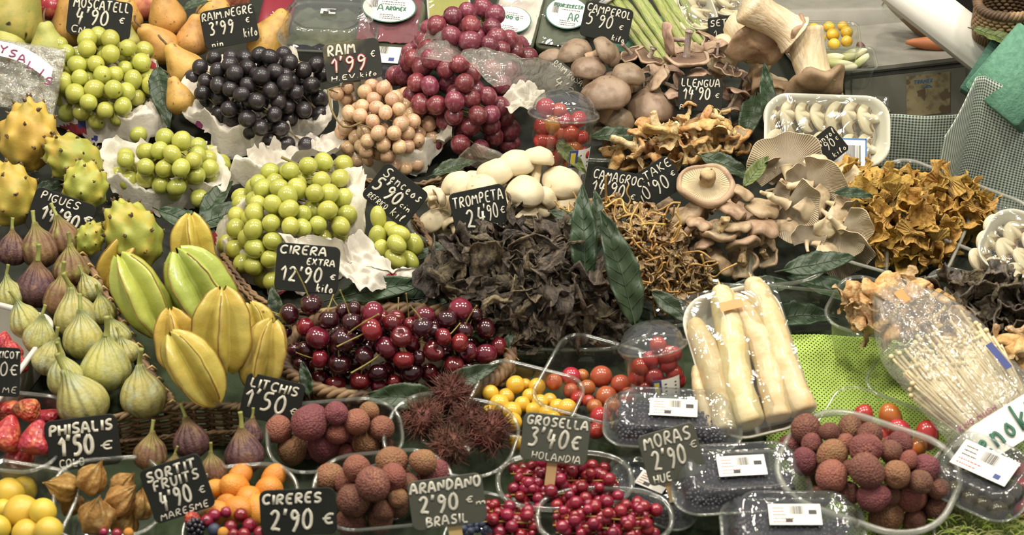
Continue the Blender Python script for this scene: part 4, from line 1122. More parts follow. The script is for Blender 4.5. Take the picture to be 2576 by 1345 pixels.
# ================================================================ grapes
A_pts = pix('z1', '445,340 495,400 655,295 655,365 740,270 830,295 960,360 1085,380 1065,470 830,405 720,480 580,485 940,520 415,500 480,620 600,585 565,700 710,670 855,670 950,690 1130,640 1030,735 1185,790 665,770 790,830 925,800 1140,925 1040,1010 890,885 1120,590 1210,690 400,570 1000,600 860,565 770,560 1090,850 950,920 335,650 330,600')
bunch('green grape bunch, leftmost, spilling over white paper behind the yellow pitahayas', A_pts, 23.5, 'grape_green', .055, .02, 45)
B_pts = pix('z1', '1240,1035 1365,1060 1110,1140 945,1175 1200,1130 1295,1160 1490,1100 1480,1170 1580,1165 1665,1225') + pix('z5', '800,110 875,150 985,55 1110,65 1225,60 1330,110 1415,65 1495,50 1440,130 1300,145 1195,190 1090,175 985,130 1350,265 850,10 1310,10 1400,0')
bunch('small green grape bunch in white paper below the leftmost grapes', B_pts, 23.5, 'grape_green', .05, .02, 40)
C_pts = pix('z6', '620,215 740,180 845,155 980,170 1055,260 955,265 830,280 545,330 665,335 785,365 880,370 980,400 1055,370 500,440 610,475 705,505 870,480 375,500 490,570 250,605 370,610 805,580 1010,510 960,590 330,670 250,740 380,740 480,810 190,710 370,860 440,940 495,960 620,590 170,780 300,840 600,390 1060,440 500,690 700,600')
bunch('large green grape bunch in white paper behind the cherry price card', C_pts, 24.5, 'grape_green', .065, .02, 50, top=[(708, 395, .075)])
D_pts = pix('z6', '1215,530 1355,640 1340,710 1210,665 1225,750 1460,710 1330,810 1425,820 1295,860 1360,910 1200,800')
bunch('bunch of elongated green grapes right of the large paper-wrapped bunch', D_pts, 22, 'grape_green', .045, .03, 14, sz=(1.5, 1.4, 1.3), axes=[(95, .1), (-25, .3), (-50, .2), (80, .5), (60, .3), (-60, .2), (-30, .2), (-60, .3), (-70, .3), (-50, .4), (90, .2)])
K_pts = pix('z1', '1610,435 1735,430 1845,440 1505,505 1635,530 1730,485 1765,550 1860,500 1455,585 1545,610 1520,700 1640,640 1730,670 1855,640 1815,710 1930,560 1725,820 1830,785 1855,890 1930,760 1925,960 1890,985') + pix('z2', '160,415 235,430 340,410 385,470 275,540 70,510 490,530 585,485 625,555 170,570 350,620 550,640 70,640 240,680 430,695 610,745 160,775 300,765 270,860 495,825 370,800 65,890 380,890 165,960 320,965 615,860 240,1055 365,1085 90,980 510,1090 80,770')
bunch('black grape bunch heaped on white paper', K_pts, 21, 'grape_black', .07, .02, 45)
R_pts = pix('z2', '740,705 810,740 830,650 950,690 1000,640 1090,660 1015,745 1155,750 1040,810 930,800 1250,790 835,850 915,870 1010,910 1105,845 1205,820 1300,860 1220,930 1315,910 1430,930 1460,880 805,960 950,990 1050,1000 1170,1000 1270,1000 1350,1000 1455,1035 880,1030 930,1100 830,1110 1090,1085 1210,1105 1270,1100 1350,1050 1365,1130 1120,1170 970,1060 990,1190 900,1210 1245,1160 1160,1240 1255,1265 1340,1235 1015,1245 960,1140 1060,1150')
bunch('pale rose grape bunch in white paper under the worn wooden price sign', R_pts, 19, 'grape_rose', .06, .02, 50, top=[(880, 335, .07), (835, 290, .075), (825, 225, .08)])
RG = pix('z2', '1610,120 1720,90 1840,60 1930,110 1490,190 1745,190 1905,205 1600,270 1740,310 1885,335 1940,285 1430,370 1580,420 2035,300 2070,340 1310,440 1280,470 1385,500 1560,520 1240,560 1750,550 1700,625 1340,620 1440,645 1310,720 1625,760 1370,780 1490,790 1745,740 1875,725 1180,570 1620,870 1800,865 2000,880 1900,945 1740,950 1670,1085 1820,1120 2040,980 2020,1090 1920,1030 1900,860 1730,1190 1560,910 1450,440 1660,480') + pix('z3', '80,300 170,350 130,390 30,380 60,880 110,1000 230,430 100,1080 20,800')
bunch('big red grape bunch, wine coloured, partly covered by a clear bag', RG, 25, 'grape_red', .10, .02, 45, shr=1.2)

# papers
paper('wrapping_paper', 'crumpled white paper with red and blue print under the leftmost green grapes', [(118, 205, .05), (125, 300, .045), (205, 345, .05), (300, 362, .05), (355, 380, .05), (430, 340, .05), (425, 260, .06), (395, 160, .06), (330, 85, .05), (200, 90, .05)], (265, 235, .012), .012, print_=[(175, 330, 45, 18, 'paperprint'), (205, 300, 10, 26, 'printblue'), (385, 185, 12, 30, 'paperprint'), (240, 350, 8, 8, 'printblue')], seed=1, fold=.027)
paper('wrapping_paper', 'white paper cradling the small green grape bunch', [(245, 365, .05), (262, 445, .04), (300, 505, .045), (385, 545, .045), (450, 520, .045), (520, 510, .04), (570, 455, .045), (560, 360, .05), (440, 330, .05), (330, 350, .04)], (420, 450, .012), .010, seed=2, fold=.024)
paper('wrapping_paper', 'white paper in deep folds under the black grapes', [(445, 280, .05), (500, 340, .05), (540, 395, .05), (640, 405, .05), (720, 385, .05), (755, 350, .05), (840, 310, .05), (835, 200, .06), (700, 120, .03), (520, 150, .03), (470, 220, .05)], (650, 290, .012), .016, print_=[(498, 318, 10, 16, 'purple_ink')], seed=3, fold=.03)
paper('wrapping_paper', 'torn white paper between the black grapes and the large green bunch', [(580, 430, .03), (600, 480, .03), (650, 500, .03), (720, 470, .03), (730, 400, .03), (850, 385, .035), (870, 330, .04), (760, 320, .03), (640, 380, .03)], (690, 420, .012), .014, seed=4)
paper('wrapping_paper', 'white paper around the pale rose grapes with a small red print', [(835, 240, .05), (850, 400, .05), (905, 440, .045), (1000, 450, .045), (1075, 440, .05), (1115, 385, .05), (1140, 335, .06), (1080, 300, .03), (990, 230, .06), (975, 205, .07), (880, 200, .06)], (970, 330, .012), .012, print_=[(980, 212, 12, 8, 'paperprint')], seed=5, fold=.02)
paper('wrapping_paper', 'large white paper around the big green bunch by the cherry card', [(525, 575, .05), (545, 670, .045), (600, 700, .045), (690, 740, .05), (760, 745, .05), (850, 700, .06), (910, 650, .07), (930, 560, .07), (925, 470, .07), (890, 400, .05), (720, 430, .05), (650, 450, .05), (590, 520, .05)], (740, 590, .012), .013, print_=[(537, 600, 9, 16, 'paperprint'), (531, 620, 6, 14, 'printblue'), (567, 672, 12, 14, 'paperprint'), (700, 740, 50, 8, 'paperprint')], seed=6, fold=.02)
paper('wrapping_paper', 'folded white paper flap in front of the large green bunch beside the cherry card', [(695, 590, .085), (740, 580, .09), (810, 590, .095), (870, 620, .095), (905, 560, .095), (945, 610, .075), (1000, 680, .06), (1060, 690, .045), (1055, 710, .04), (900, 745, .06), (850, 700, .07), (800, 640, .08)], (880, 660, .075), .012, print_=[(985, 692, 14, 6, 'paperprint'), (1062, 702, 5, 6, 'printblue')], seed=7, fold=0)
paper('wrapping_paper', 'white paper scrap under the clear bag beside the red grapes', [(1250, 250, .06), (1280, 290, .06), (1350, 285, .06), (1370, 235, .07), (1330, 205, .07), (1270, 210, .07)], (1310, 250, .07), .012, seed=8, fold=0)

# ================================================================ cherries in their basket
CH = pix('zc', '410,140,220,d,s 190,240,210,d 360,370,200,b 480,480,240,m 590,300,210,d 740,210,170,d 820,320,200,d,s 1035,225,230,b 745,500,250,d 700,740,240,d,s 500,690,200,b 1020,400,240,b 1235,330,190,m 1325,470,220,m,f 1170,580,230,m 950,660,200,d 1350,700,210,b 1430,830,240,d 1560,260,210,m 1540,370,210,d,s 1790,290,200,d 1925,190,240,b 1750,470,180,b 1655,610,220,m,f 1920,530,190,b 2000,620,200,m,f 2180,390,220,d 2180,650,230,m 2310,570,190,m 1860,760,210,m 1610,830,190,m 500,900,190,m 660,940,210,m 915,910,230,m,s 1095,970,160,b 1255,930,170,b 1090,830,200,d 350,600,170,d 240,600,150,d 320,745,160,d 2070,250,170,d 1960,400,190,d,s 1500,680,150,d 1650,400,150,d 150,420,150,d 850,190,160,d 1990,790,170,d')
def b_cherry(i, e, p, s):
    m = {'d': 'dark', 'b': 'red', 'm': 'mid'}[e[3]] if len(e) > 3 else random.choice(('dark', 'mid', 'dark'))
    st = len(e) > 4 and e[4] == 's'; fc = len(e) > 4 and e[4] == 'f'
    rot = axis_rot(U(60, 120), .35) if st else (axis_rot(U(0, 360), .85) if fc else axis_rot(U(0, 360), U(-.7, .5)))
    parts = [('flesh', m_cherry('cherry_' + m, i % 4))]
    if st or (not fc and i % 3): parts.append(('stem', m_cherry_stem(i % 6)))
    o = thing('cherry', None, 'cherry', at(p, rot, s * 1.0), parts)
    return o, dict(dark='dark cherry', red='bright red cherry', mid='wine-red cherry')[m]
heap(CH, Mound(700, 1268, 768, 985, .07, .02), b_cherry, 'of the cherries', 'cherries in the round wicker basket', relaxf=.9, nfill=60, fl_label='dark cherry half buried under the others in the wicker basket', shr=1.1)
def oval_path(cx, cy, w, d, h, n=28, sq=2.3, tilt=0):
    c = to_d(hit(cx, cy, h)); k = k_at(hit(cx, cy, h)); out = []
    for i in range(n):
        a = 2 * pi * i / n; e = 2 / sq
        x = w / 2 / k * math.copysign(abs(cos(a)) ** e, cos(a)); y = d / 2 / k * math.copysign(abs(sin(a)) ** e, sin(a))
        out.append(to_w((c.x + x * cos(tilt) - y * sin(tilt), c.y + x * sin(tilt) + y * cos(tilt), h)))
    return out
def basket(name, label, path, closed, mt, r=.0035, hgt=.03, nrow=5, strands=3, turns=16, floor=True, extra=()):
    c = sum((p for p in path), Vector()) / len(path); path = [p - c for p in path]
    w, u = weave(path, hgt, nrow, r * .75, closed, mt)
    parts = [('braided_rim', wicker_rim(path, r, strands, closed, mt, turns)), ('woven_wall', w), ('uprights', u)]
    if floor:
        P = smoothp(path, 1, True); n = len(P); V = [(p - NRM * hgt)[:] for p in P]
        parts.append(('base', mesh('base', [(np.array(V), [tuple(range(n))], K['wicker_dk'])], False)))
    return thing(name, label, 'basket', Matrix.Translation(c), parts + list(extra))
basket('wicker_basket', 'round braided wicker basket lined with leaves holding the cherries', oval_path(1000, 888, 570, 325, .035), True, 'wicker', .0042, .032, 3, 3, 22)
basket('wicker_basket', 'brown wicker basket edge between the green grapes and the cherries', [hit(*q) for q in ((560, 640, .03), (600, 700, .03), (660, 765, .035), (780, 790, .035), (900, 765, .035), (1020, 730, .035), (1110, 700, .035), (1085, 610, .035), (1040, 540, .03))], False, 'wicker', .0022, .03, 8, 3, 14, False)
basket('wicker_basket', 'dark wicker basket under the pale rose grapes', [hit(*q) for q in ((850, 420, .02), (920, 455, .022), (1010, 470, .024), (1100, 455, .024), (1150, 420, .024), (1165, 390, .02))], False, 'wicker', .002, .02, 5, 3, 12, False)

# ================================================================ cards
card([('MOSCATELL', .08, .72, .24, .86, 'chalk', .013), ("4'90", .12, .3, .4, .5, 'chalk', .017), ('$', .80, .42, .2, .08), ('CN', .08, .06, .18, .2)], 250, 46, 160, 96, -9, .048, 'blackboard price card reading MOSCATELL 4 90 behind the leftmost grapes', yaw=5)
card([('RAIM.NEGRE', .03, .74, .2, .93, 'chalk', .013), ("3'99", .12, .34, .34, .44, 'chalk', .018), ('$', .8, .5, .17, .07), ('kilo', .72, .13, .24, .25), ('nin', .12, .04, .14, .2)], 577, 66, 140, 96, 12, .06, 'blackboard price card reading RAIM NEGRE 3 99 behind the black grapes', yaw=-4)
card([('RAIM', .08, .68, .26, .48, 'chalk', .02), ("1'99", .1, .24, .38, .6, 'chalk_red', .034, .0003), ("1'99", .1, .24, .38, .6, 'chalk', .017, .0012), ('$', .82, .52, .2, .08), ('H.EV.kilo', .08, .06, .12, .8)], 887, 153, 143, 100, 8, .095, 'worn wooden price sign reading RAIM 1 99 on a stick over pale grapes', mt='slate_worn', stick=(.02, .75, .13), st='slate_worn')
card([('CAMPEROL', .05, .72, .2, .9, 'chalk', .013), ("5'90", .08, .34, .36, .52, 'chalk', .016), ('$', .76, .38, .17, .08), ('kilo', .66, .05, .16, .26)], 1526, 57, 124, 90, -14, .075, 'blackboard price card reading CAMPEROL 5 90 behind the brown mushrooms', yaw=4)
card([('RAIM ROSAT', .04, .70, .22, .92, 'chalk', .012), ("4'", .3, .2, .34, .28, 'chalk', .016), ('2', .66, .2, .3, .14)], 1420, 205, 110, 70, -38, .06, 'grey price card reading ROSAT partly under the clear bag', mt='slate_grey')
card([('SETA.$', .06, .7, .2, .85, 'chalk', .016), ('1', .12, .3, .3, .08)], 1828, 78, 90, 75, 7, .055, 'small blackboard card reading SETA behind the pale mushrooms')
card([('LLENGUA', .06, .72, .22, .86, 'chalk', .015), ("14'90", .1, .34, .36, .6, 'chalk', .019), ('$', .82, .4, .17, .09), ('P.', .04, .03, .15, .1), ('vi', .66, .04, .14, .12)], 1762, 237, 112, 84, -2, .085, 'blackboard price card reading LLENGUA 14 90 above the hedgehog mushrooms')
card([('Rusinyol', .08, .70, .22, .86, 'chalk', .013), ("14'90", .1, .38, .3, .66, 'chalk', .015), ('$', .84, .46, .16, .08), ('kilo', .5, .06, .18, .42)], 2078, 372, 92, 76, 42, .075, 'tilted blackboard price card reading Rusinyol against the sliced mushroom tray', yaw=-8)
card([('Senceos', .08, .68, .24, .84, 'chalk', .014), ("5'90", .06, .30, .34, .56, 'chalk', .022), ('cin', .68, .36, .14, .2), ('REFRICO', .1, .08, .13, .42, 'chalk', .009), ('kil', .62, .08, .2, .26)], 994, 490, 136, 108, -38, .085, 'tilted blackboard price card reading Senceos 5 90 beside the rose grapes')
card([('TROMPETA', .05, .70, .2, .9, 'chalk', .014), ('24', .22, .28, .36, .34, 'chalk', .02), ("'90", .56, .36, .3, .24, 'chalk', .013), ('$', .85, .42, .17, .08), ('kil', .72, .08, .18, .22), ('PIRIN', .08, .04, .14, .35)], 1209, 538, 142, 130, 14, .10, 'blackboard price card reading TROMPETA 24 90 in front of the white mushrooms', yaw=-5)
card([('CAMAGROC', .03, .70, .22, .94, 'chalk', .013), ("14'90", .04, .32, .36, .62, 'chalk', .016), ('$', .8, .34, .17, .08), ('kilo', .58, .04, .16, .3)], 1548, 478, 132, 100, -11, .09, 'blackboard price card reading CAMAGROC 14 90 over the yellow-stemmed mushrooms')
card([('SHITAKE', .02, .68, .22, .94, 'chalk', .013), ("10'90", .06, .22, .4, .66, 'chalk', .016), ('$', .84, .4, .17, .09)], 1647, 462, 130, 92, 33, .082, 'tilted blackboard price card reading TAKE 0 90 behind the CAMAGROC card')
card([('CIRERA', .05, .78, .17, .72, 'chalk', .016), ('EXTRA', .48, .58, .13, .44, 'chalk', .012), ("12'90", .08, .2, .32, .64, 'chalk', .018), ('$', .86, .3, .14, .08), ('kilo', .66, .02, .18, .26, 'chalk', .012)], 773, 675, 160, 120, -5, .105, 'blackboard price card reading CIRERA EXTRA 12 90 above the cherries', lean=25)
card([('LITCHIS', .08, .70, .2, .8, 'chalk', .018), ("1'50", .03, .24, .42, .68, 'chalk', .024), ('$', .82, .26, .2, .1)], 685, 1006, 150, 112, -14, .06, 'blackboard price card reading LITCHIS 1 50 behind the left lychee punnet', yaw=3)
card([('PHISALIS', .06, .70, .2, .86, 'chalk', .02), ("1'50", .16, .28, .38, .46, 'chalk', .028), ('$', .72, .3, .22, .16, 'chalk', .014), ('COLO', .14, .06, .15, .34)], 208, 1113, 185, 128, 7, .06, 'blackboard price card reading PHISALIS 1 50 beside the strawberries')
card([('SORTIT', .08, .76, .16, .8, 'chalk', .02), ('FRUITS', .14, .56, .17, .74, 'chalk', .018), ("4'90", .16, .2, .32, .5, 'chalk', .022), ('$', .8, .28, .16, .1), ('MARESME', .1, .04, .11, .78, 'chalk', .01)], 446, 1228, 160, 142, 18, .075, 'tilted blackboard price card reading SORTIT FRUITS 4 90 beside the physalis')
card([('CIRERES', .04, .70, .2, .76, 'chalk', .018), ("2'90", .12, .12, .44, .54, 'chalk', .022), ('$', .80, .2, .3, .14, 'chalk', .018)], 750, 1288, 192, 118, 3, .075, 'blackboard price card reading CIRERES 2 90 at the bottom edge')
card([('ARANDANO', .03, .74, .2, .93, 'chalk', .018), ("2'90", .12, .32, .34, .5, 'chalk', .022), ('$', .74, .42, .16, .09), ('m', .87, .36, .12, .12), ('BRASIL', .18, .05, .18, .55, 'chalk', .014)], 1125, 1262, 190, 126, 8, .075, 'faded grey price card reading ARANDANO 2 90 BRASIL', mt='slate_grey', stick=(.05, .5, .18))
card([('GROSELLA', .05, .76, .18, .9, 'chalk', .017), ("3'40$", .1, .3, .4, .76, 'chalk', .023), ('HOLANDIA', .18, .04, .15, .72, 'chalk', .01)], 1397, 1104, 170, 120, -7, .085, 'grey price card reading GROSELLA 3 40 on a wooden fork in the redcurrants', mt='slate_grey', stick=(.0, .5, .15))
card([('MORAS', .08, .70, .24, .8, 'chalk', .02), ("2'90", .14, .26, .38, .56, 'chalk', .024), ('$', .82, .5, .18, .12), ('HUE', .08, .03, .16, .3, 'chalk', .014)], 1690, 1142, 148, 132, 16, .075, 'tilted grey price card reading MORAS 2 90 between berry boxes', mt='slate_grey', stick=(-.2, .4, .1))
card([('PIGUES', .1, .76, .18, .62, 'chalk', .012), ("14'90", .18, .32, .34, .6, 'chalk', .022), ('$', .84, .56, .18, .12, 'chalk', .018)], 153, 545, 160, 110, -19, .05, 'tilted blackboard price card reading PIGUES 14 90 behind the purple figs')
card([('XICOT', .3, .78, .14, .66, 'chalk', .02), ('0$', .4, .4, .3, .5, 'chalk', .022), ('ME', .5, .08, .12, .4, 'chalk', .012)], 8, 935, 84, 124, -3, .10, 'blackboard price card cut off at the left edge by the strawberries')
# ================================================================ mushrooms
HD = dict(champ=.40, button=.44, brown=.38, shii=.20, blewit=.13, lleng=.2, king=.16)
def mushroom(kind, e, p, s, i, L=.5, r=.14, sq=1.0, name='mushroom'):
    """e: px,py,size,ang,tw -> thing whose cap centre is at p."""
    if len(e) > 4: ang, tw = float(e[3]), float(e[4])
    else: ang, tw = U(20, 160), U(.2, .9)
    if len(e) > 5: L = float(e[5])
    if ang < 0 and kind in ('shii', 'blewit', 'lleng'): tw = -abs(tw)
    R = axis_rot(ang, tw); ax = R.to_3x3() @ Vector((0, 0, 1))
    return thing(name, None, 'mushroom', at(p - ax * HD[kind] * .45 * s, R, (s, s, s * sq)), mush_parts(kind, i, L, r))
CHM = pix('zm', '1280,255,440,95,.45 1570,190,390,85,.05,.75 1000,375,450,110,.4 1410,600,480,80,.5 1880,490,480,75,.5 540,510,390,110,.4 560,620,300,150,.4 840,560,400,100,.5 170,660,260,120,.15,.6 350,720,230,20,-.2 230,990,410,125,.25,.65 1385,900,400,95,.5 1890,780,330,90,.6 1690,700,300,40,.3 460,1040,220,120,-.4 1620,870,200,60,.4 1190,760,260,100,.5 620,780,280,100,.5 900,800,300,90,.4')
MCH = Mound(1060, 1465, 372, 600, .07, .025)
heap(CHM, MCH, lambda i, e, p, s: (mushroom('champ', e, p, s * 1.1, i, .5, .15), 'white button mushroom'), 'of the white heap', 'white button mushrooms in the clear bowl', nfill=14, fl_label='white button mushroom half hidden under the others in the clear bowl', relaxf=.72)
tray('clear_bowl', 'clear plastic bowl holding the white button mushrooms', 1262, 545, 470, 250, .03, 0, kind='oval', rt=.0028)
BRM = pix('zb', '215,220,330,110,.35 525,215,270,30,.3,.6 355,360,330,95,.4 500,580,460,100,.45 720,420,310,80,.4 920,690,430,85,.5 630,815,300,75,.5 510,945,260,90,.2 440,770,250,120,.4 20,270,220,100,.4 560,470,200,90,.4')
heap(BRM, Mound(1400, 1700, 95, 350, .08, .02), lambda i, e, p, s: (mushroom('brown', e, p, s, i, .5, .14), 'brown-capped mushroom'), 'of the brown heap', 'large brown mushrooms under the CAMPEROL card', relaxf=.74, nfill=6, fl_label='brown mushroom half hidden under the others behind the clear tub')
tray('clear_bowl', 'clear bowl rim under the brown mushrooms beside the tomato tub', 1530, 330, 300, 230, .03, 0, kind='oval', rt=.0022)
# blewits: gills showing
BLW = pix('zb', '1230,330,420,-85,.35,.62 1060,140,300,190,.15,.5 740,280,230,-60,.5 890,310,300,-120,.4,.3 960,490,260,150,.3,.75 1330,440,220,100,.2 1420,110,200,60,.1,.4 1500,290,160,-100,.2,.7 1560,410,200,-120,.5,.3 1690,600,230,70,.0,.95 1830,560,180,-60,.4 1500,170,250,100,.3,.5 1640,430,160,-110,.6,.3 1800,700,150,60,.1,.8 1600,760,200,100,.2 1710,860,200,120,.0,.4 1690,920,220,110,.3 1540,860,160,90,.4 1120,620,180,90,.5 830,420,150,120,.4')
heap(BLW, Mound(1570, 1910, 80, 350, .08, .02), lambda i, e, p, s: (mushroom('blewit', e, p, s, i, .6, .085, name='gilled_mushroom'), 'lilac-brown gilled mushroom'), 'of the gilled heap', 'lilac-brown gilled mushrooms around the LLENGUA card', relaxf=.55, nfill=16, fl_label='lilac-brown gilled mushroom half hidden in the heap behind the LLENGUA card')
# king oysters
def king(x, y, wpx, ang, tw, L, r, h, label, kind='king'):
    p = hit(x, y, h); s = wpx / k_at(p)
    o = mushroom(kind, [x, y, wpx, ang, tw], p, s, int(x), L, r, name='king_oyster_mushroom'); o['label'] = label; return o
king(2002, 92, 105, -38, .05, 1.35, .42, .125, 'thick king oyster mushroom lying highest with its pale stem up left')
king(1905, 118, 135, -75, .75, .9, .3, .11, 'king oyster mushroom showing its broad brown cap under the thickest stem')
king(1838, 108, 85, 65, .3, .7, .4, .09, 'round pale mushroom bulb beside the SETA card', 'champ')
king(2052, 225, 165, -85, .35, .85, .27, .085, 'king oyster mushroom standing on its drooping cap beside the yellow tomato box')
king(2112, 228, 60, 20, .2, .6, .3, .07, 'small king oyster mushroom at the far right of its heap, by the steel drawer')
king(1970, 210, 70, 85, .3, .8, .3, .07, 'small brown king oyster mushroom standing left of the drooping cap')
king(1900, 195, 100, 150, .4, .8, .3, .06, 'king oyster mushroom half hidden behind the lilac-brown mushrooms')
king(2060, 262, 90, 100, .3, .5, .3, .05, 'king oyster cap resting lowest, just above the sliced mushroom tray')
# llengua (hedgehog) mushrooms
LLN = pix('zb', '1250,720,150,90,-.2,.5 1400,790,170,150,.1,.9 1520,790,150,200,.2,.7 870,860,200,100,.3 950,940,280,-90,.2,.5 1100,960,230,20,.1,.9 1270,920,230,100,-.1,.9 1350,1030,220,110,.1,1.0 1500,950,280,-80,.4,.5 1690,1030,260,-60,.5,.3 800,960,200,80,.1,.6 1060,1060,260,-70,.2,.6 600,1180,280,160,.1,1.0 800,1110,260,-20,.2,1.0 780,1210,240,-100,.3,.5 980,1200,260,60,.2,.7 1300,1180,300,-85,.3,.5 1230,1090,240,80,.1,.9 1450,1150,200,-60,.3,.7 700,1270,240,-60,.4 620,1100,140,100,.2 1730,1130,180,-70,.4 1590,1120,160,-80,.4 1180,850,140,90,.2,.7 1400,880,230,100,.2 1580,880,180,60,.3 1150,1230,200,90,.3 900,1290,220,80,.3 1600,1010,200,-90,.4,.4')
def b_lleng(i, e, p, s):
    if i % 3 == 2:
        a, b = m_chant(i % 5, 'lleng'); R = axis_rot(float(e[3]) if len(e) > 3 else U(0, 360), float(e[4]) if len(e) > 4 else .3)
        return thing('hedgehog_mushroom', None, 'mushroom', at(p, R, s * 1.0), [('cap', a, None), ('cap_lining', b, None)]), 'funnel-shaped golden mushroom'
    return mushroom('lleng', e, p, s * 1.0, i, .7, .15, name='hedgehog_mushroom'), 'golden hedgehog mushroom'
heap(LLN, Mound(1490, 1895, 268, 440, .06, .02), b_lleng, 'of the golden heap', 'golden hedgehog mushrooms below the LLENGUA card', relaxf=.55, nfill=30, fl_label='golden hedgehog mushroom half hidden in the heap below the LLENGUA card', shr=1.0)
# shiitake
SHI = pix('z8', '740,330,390,-80,.75,.3 985,350,190,60,.2 440,425,170,110,.3,.4 620,480,250,130,.3,.4 920,470,180,70,.4 1125,450,250,75,.45 1120,580,260,80,.4 640,610,230,150,-.2,.5 950,580,200,95,.2,.3 830,640,250,-100,.5,.45 990,700,230,100,-.3,.5 860,830,220,40,.3 1010,860,220,-40,.7,.3 1160,810,190,-50,.6,.5 720,700,160,120,.3 1180,690,150,40,.3 760,760,200,100,.3 700,560,180,80,.3')
heap(SHI, Mound(1640, 1975, 440, 705, .07, .025), lambda i, e, p, s: (mushroom('shii', e, p, s, i, .4, .13, name='shiitake_mushroom'), 'tan shiitake mushroom'), 'of the shiitake heap', 'shiitake mushrooms in the clear bowl', relaxf=.6, nfill=14, fl_label='tan shiitake mushroom half hidden under the others in its bowl')
tray('clear_bowl', 'large clear bowl holding the shiitake mushrooms, leaf behind its wall', 1880, 640, 400, 230, .045, 0, kind='oval', rt=.0022)
# oyster mushrooms
OYS = pix('z8', '1270,110,400,100,.75 1510,190,230,40,.55 1520,330,380,-20,.72 1360,480,380,-35,.65 1310,590,200,-85,.7 1720,650,330,-40,.75 1430,650,190,80,.4 1560,730,250,-30,.3 1740,760,340,-20,.35 1230,400,220,-30,.6 1650,460,220,-30,.6 1400,260,220,60,.6 1740,480,170,30,.5 1600,560,220,-60,.5 1180,200,170,200,.4 1800,700,150,0,.4 1480,420,260,-50,.7')
def b_oys(i, e, p, s):
    ang, tw = (float(e[3]), float(e[4])) if len(e) > 4 else (U(-90, 90), U(.4, .8))
    # y axis of the fan runs along the picture angle; its gilled side is turned half to the viewer
    a = rad(ang); y = (RT * cos(a) + UPV * sin(a)).normalized(); z = (-DV * (1 if i % 3 == 1 else -1) * tw + UPV * .35).normalized()
    z = (z - y * z.dot(y)).normalized(); x = y.cross(z)
    R = Matrix((x, y, z)).transposed().to_4x4()
    return thing('oyster_mushroom', None, 'mushroom', at(p, R, s * .95), fan_parts(i)), 'cream oyster mushroom'
heap(OYS, Mound(1895, 2215, 345, 680, .07, .025), b_oys, 'of the oyster heap', 'cream oyster mushrooms piled at the right', relaxf=.4, nfill=10, fl_label='cream oyster mushroom half hidden under the others beside the shiitakes')
tray('clear_punnet', 'clear punnet with dark leaves under the oyster mushrooms', 2060, 650, 330, 230, .045, -8, rt=.0018)
# chanterelles
CT = [(2240, 590, 300, 210, -14, .30), (2340, 500, 480, 240, -24, .28)]
tray('clear_punnet', 'front clear punnet heaped with orange chanterelles', 2262, 575, 300, 330, .04, -24, r=.3, rim='frost', rt=.0018)
tray('clear_punnet', 'rear long clear punnet of orange chanterelles reaching to the right', 2385, 520, 400, 230, .04, -33, r=.3, rt=.002, rim='frost')
def scat(x0, x1, y0, y1, n, size, dmin, poly=None, seed=3):
    rng = random.Random(seed); out = []
    for _ in range(n * 60):
        if len(out) >= n: break
        x, y = rng.uniform(x0, x1), rng.uniform(y0, y1)
        if poly and not inpoly(x, y, poly): continue
        if not poly and ((x - (x0 + x1) / 2) / ((x1 - x0) / 2)) ** 2 + ((y - (y0 + y1) / 2) / ((y1 - y0) / 2)) ** 2 > 1: continue
        if all((x - a[0]) ** 2 + (y - a[1]) ** 2 > dmin ** 2 for a in out): out.append([x, y, size * rng.uniform(.75, 1.3)])
    return out
def inpoly(x, y, P):
    c = False
    for i in range(len(P)):
        (a, b), (d, e) = P[i], P[i - 1]
        if (b > y) != (e > y) and x < (d - a) * (y - b) / (e - b) + a: c = not c
    return c
def b_chant(i, e, p, s):
    a, b = m_chant(i % 8); R = axis_rot(U(-60, 240), U(-.2, .85))
    return thing('chanterelle', None, 'mushroom', at(p, R, s * 1.15), [('funnel', a, None), ('funnel_lining', b, None)]), 'orange chanterelle'
c1 = scat(0, 0, 0, 0, 0, 60, 30)
pA = [(2115, 425), (2200, 425), (2260, 470), (2330, 520), (2400, 590), (2395, 640), (2330, 660), (2240, 665), (2210, 620), (2180, 560), (2130, 500)]
pB = [(2225, 440), (2290, 435), (2380, 445), (2470, 480), (2490, 560), (2530, 590), (2470, 600), (2410, 590), (2340, 520), (2270, 470)]
heap([e for e in scat(2110, 2400, 420, 670, 42, 58, 26, pA, 5)], Mound(2105, 2400, 420, 672, .06, .03), b_chant, 'of the front punnet', 'orange chanterelles in the front punnet', relaxf=.5, nfill=24, fl_label='orange chanterelle half hidden in the front punnet heap')
heap([e for e in scat(2220, 2535, 430, 605, 34, 60, 28, pB, 6)], Mound(2215, 2540, 425, 610, .04, .025), b_chant, 'of the rear punnet', 'orange chanterelles in the rear punnet', relaxf=.5, nfill=20, fl_label='orange chanterelle half hidden in the rear punnet heap')
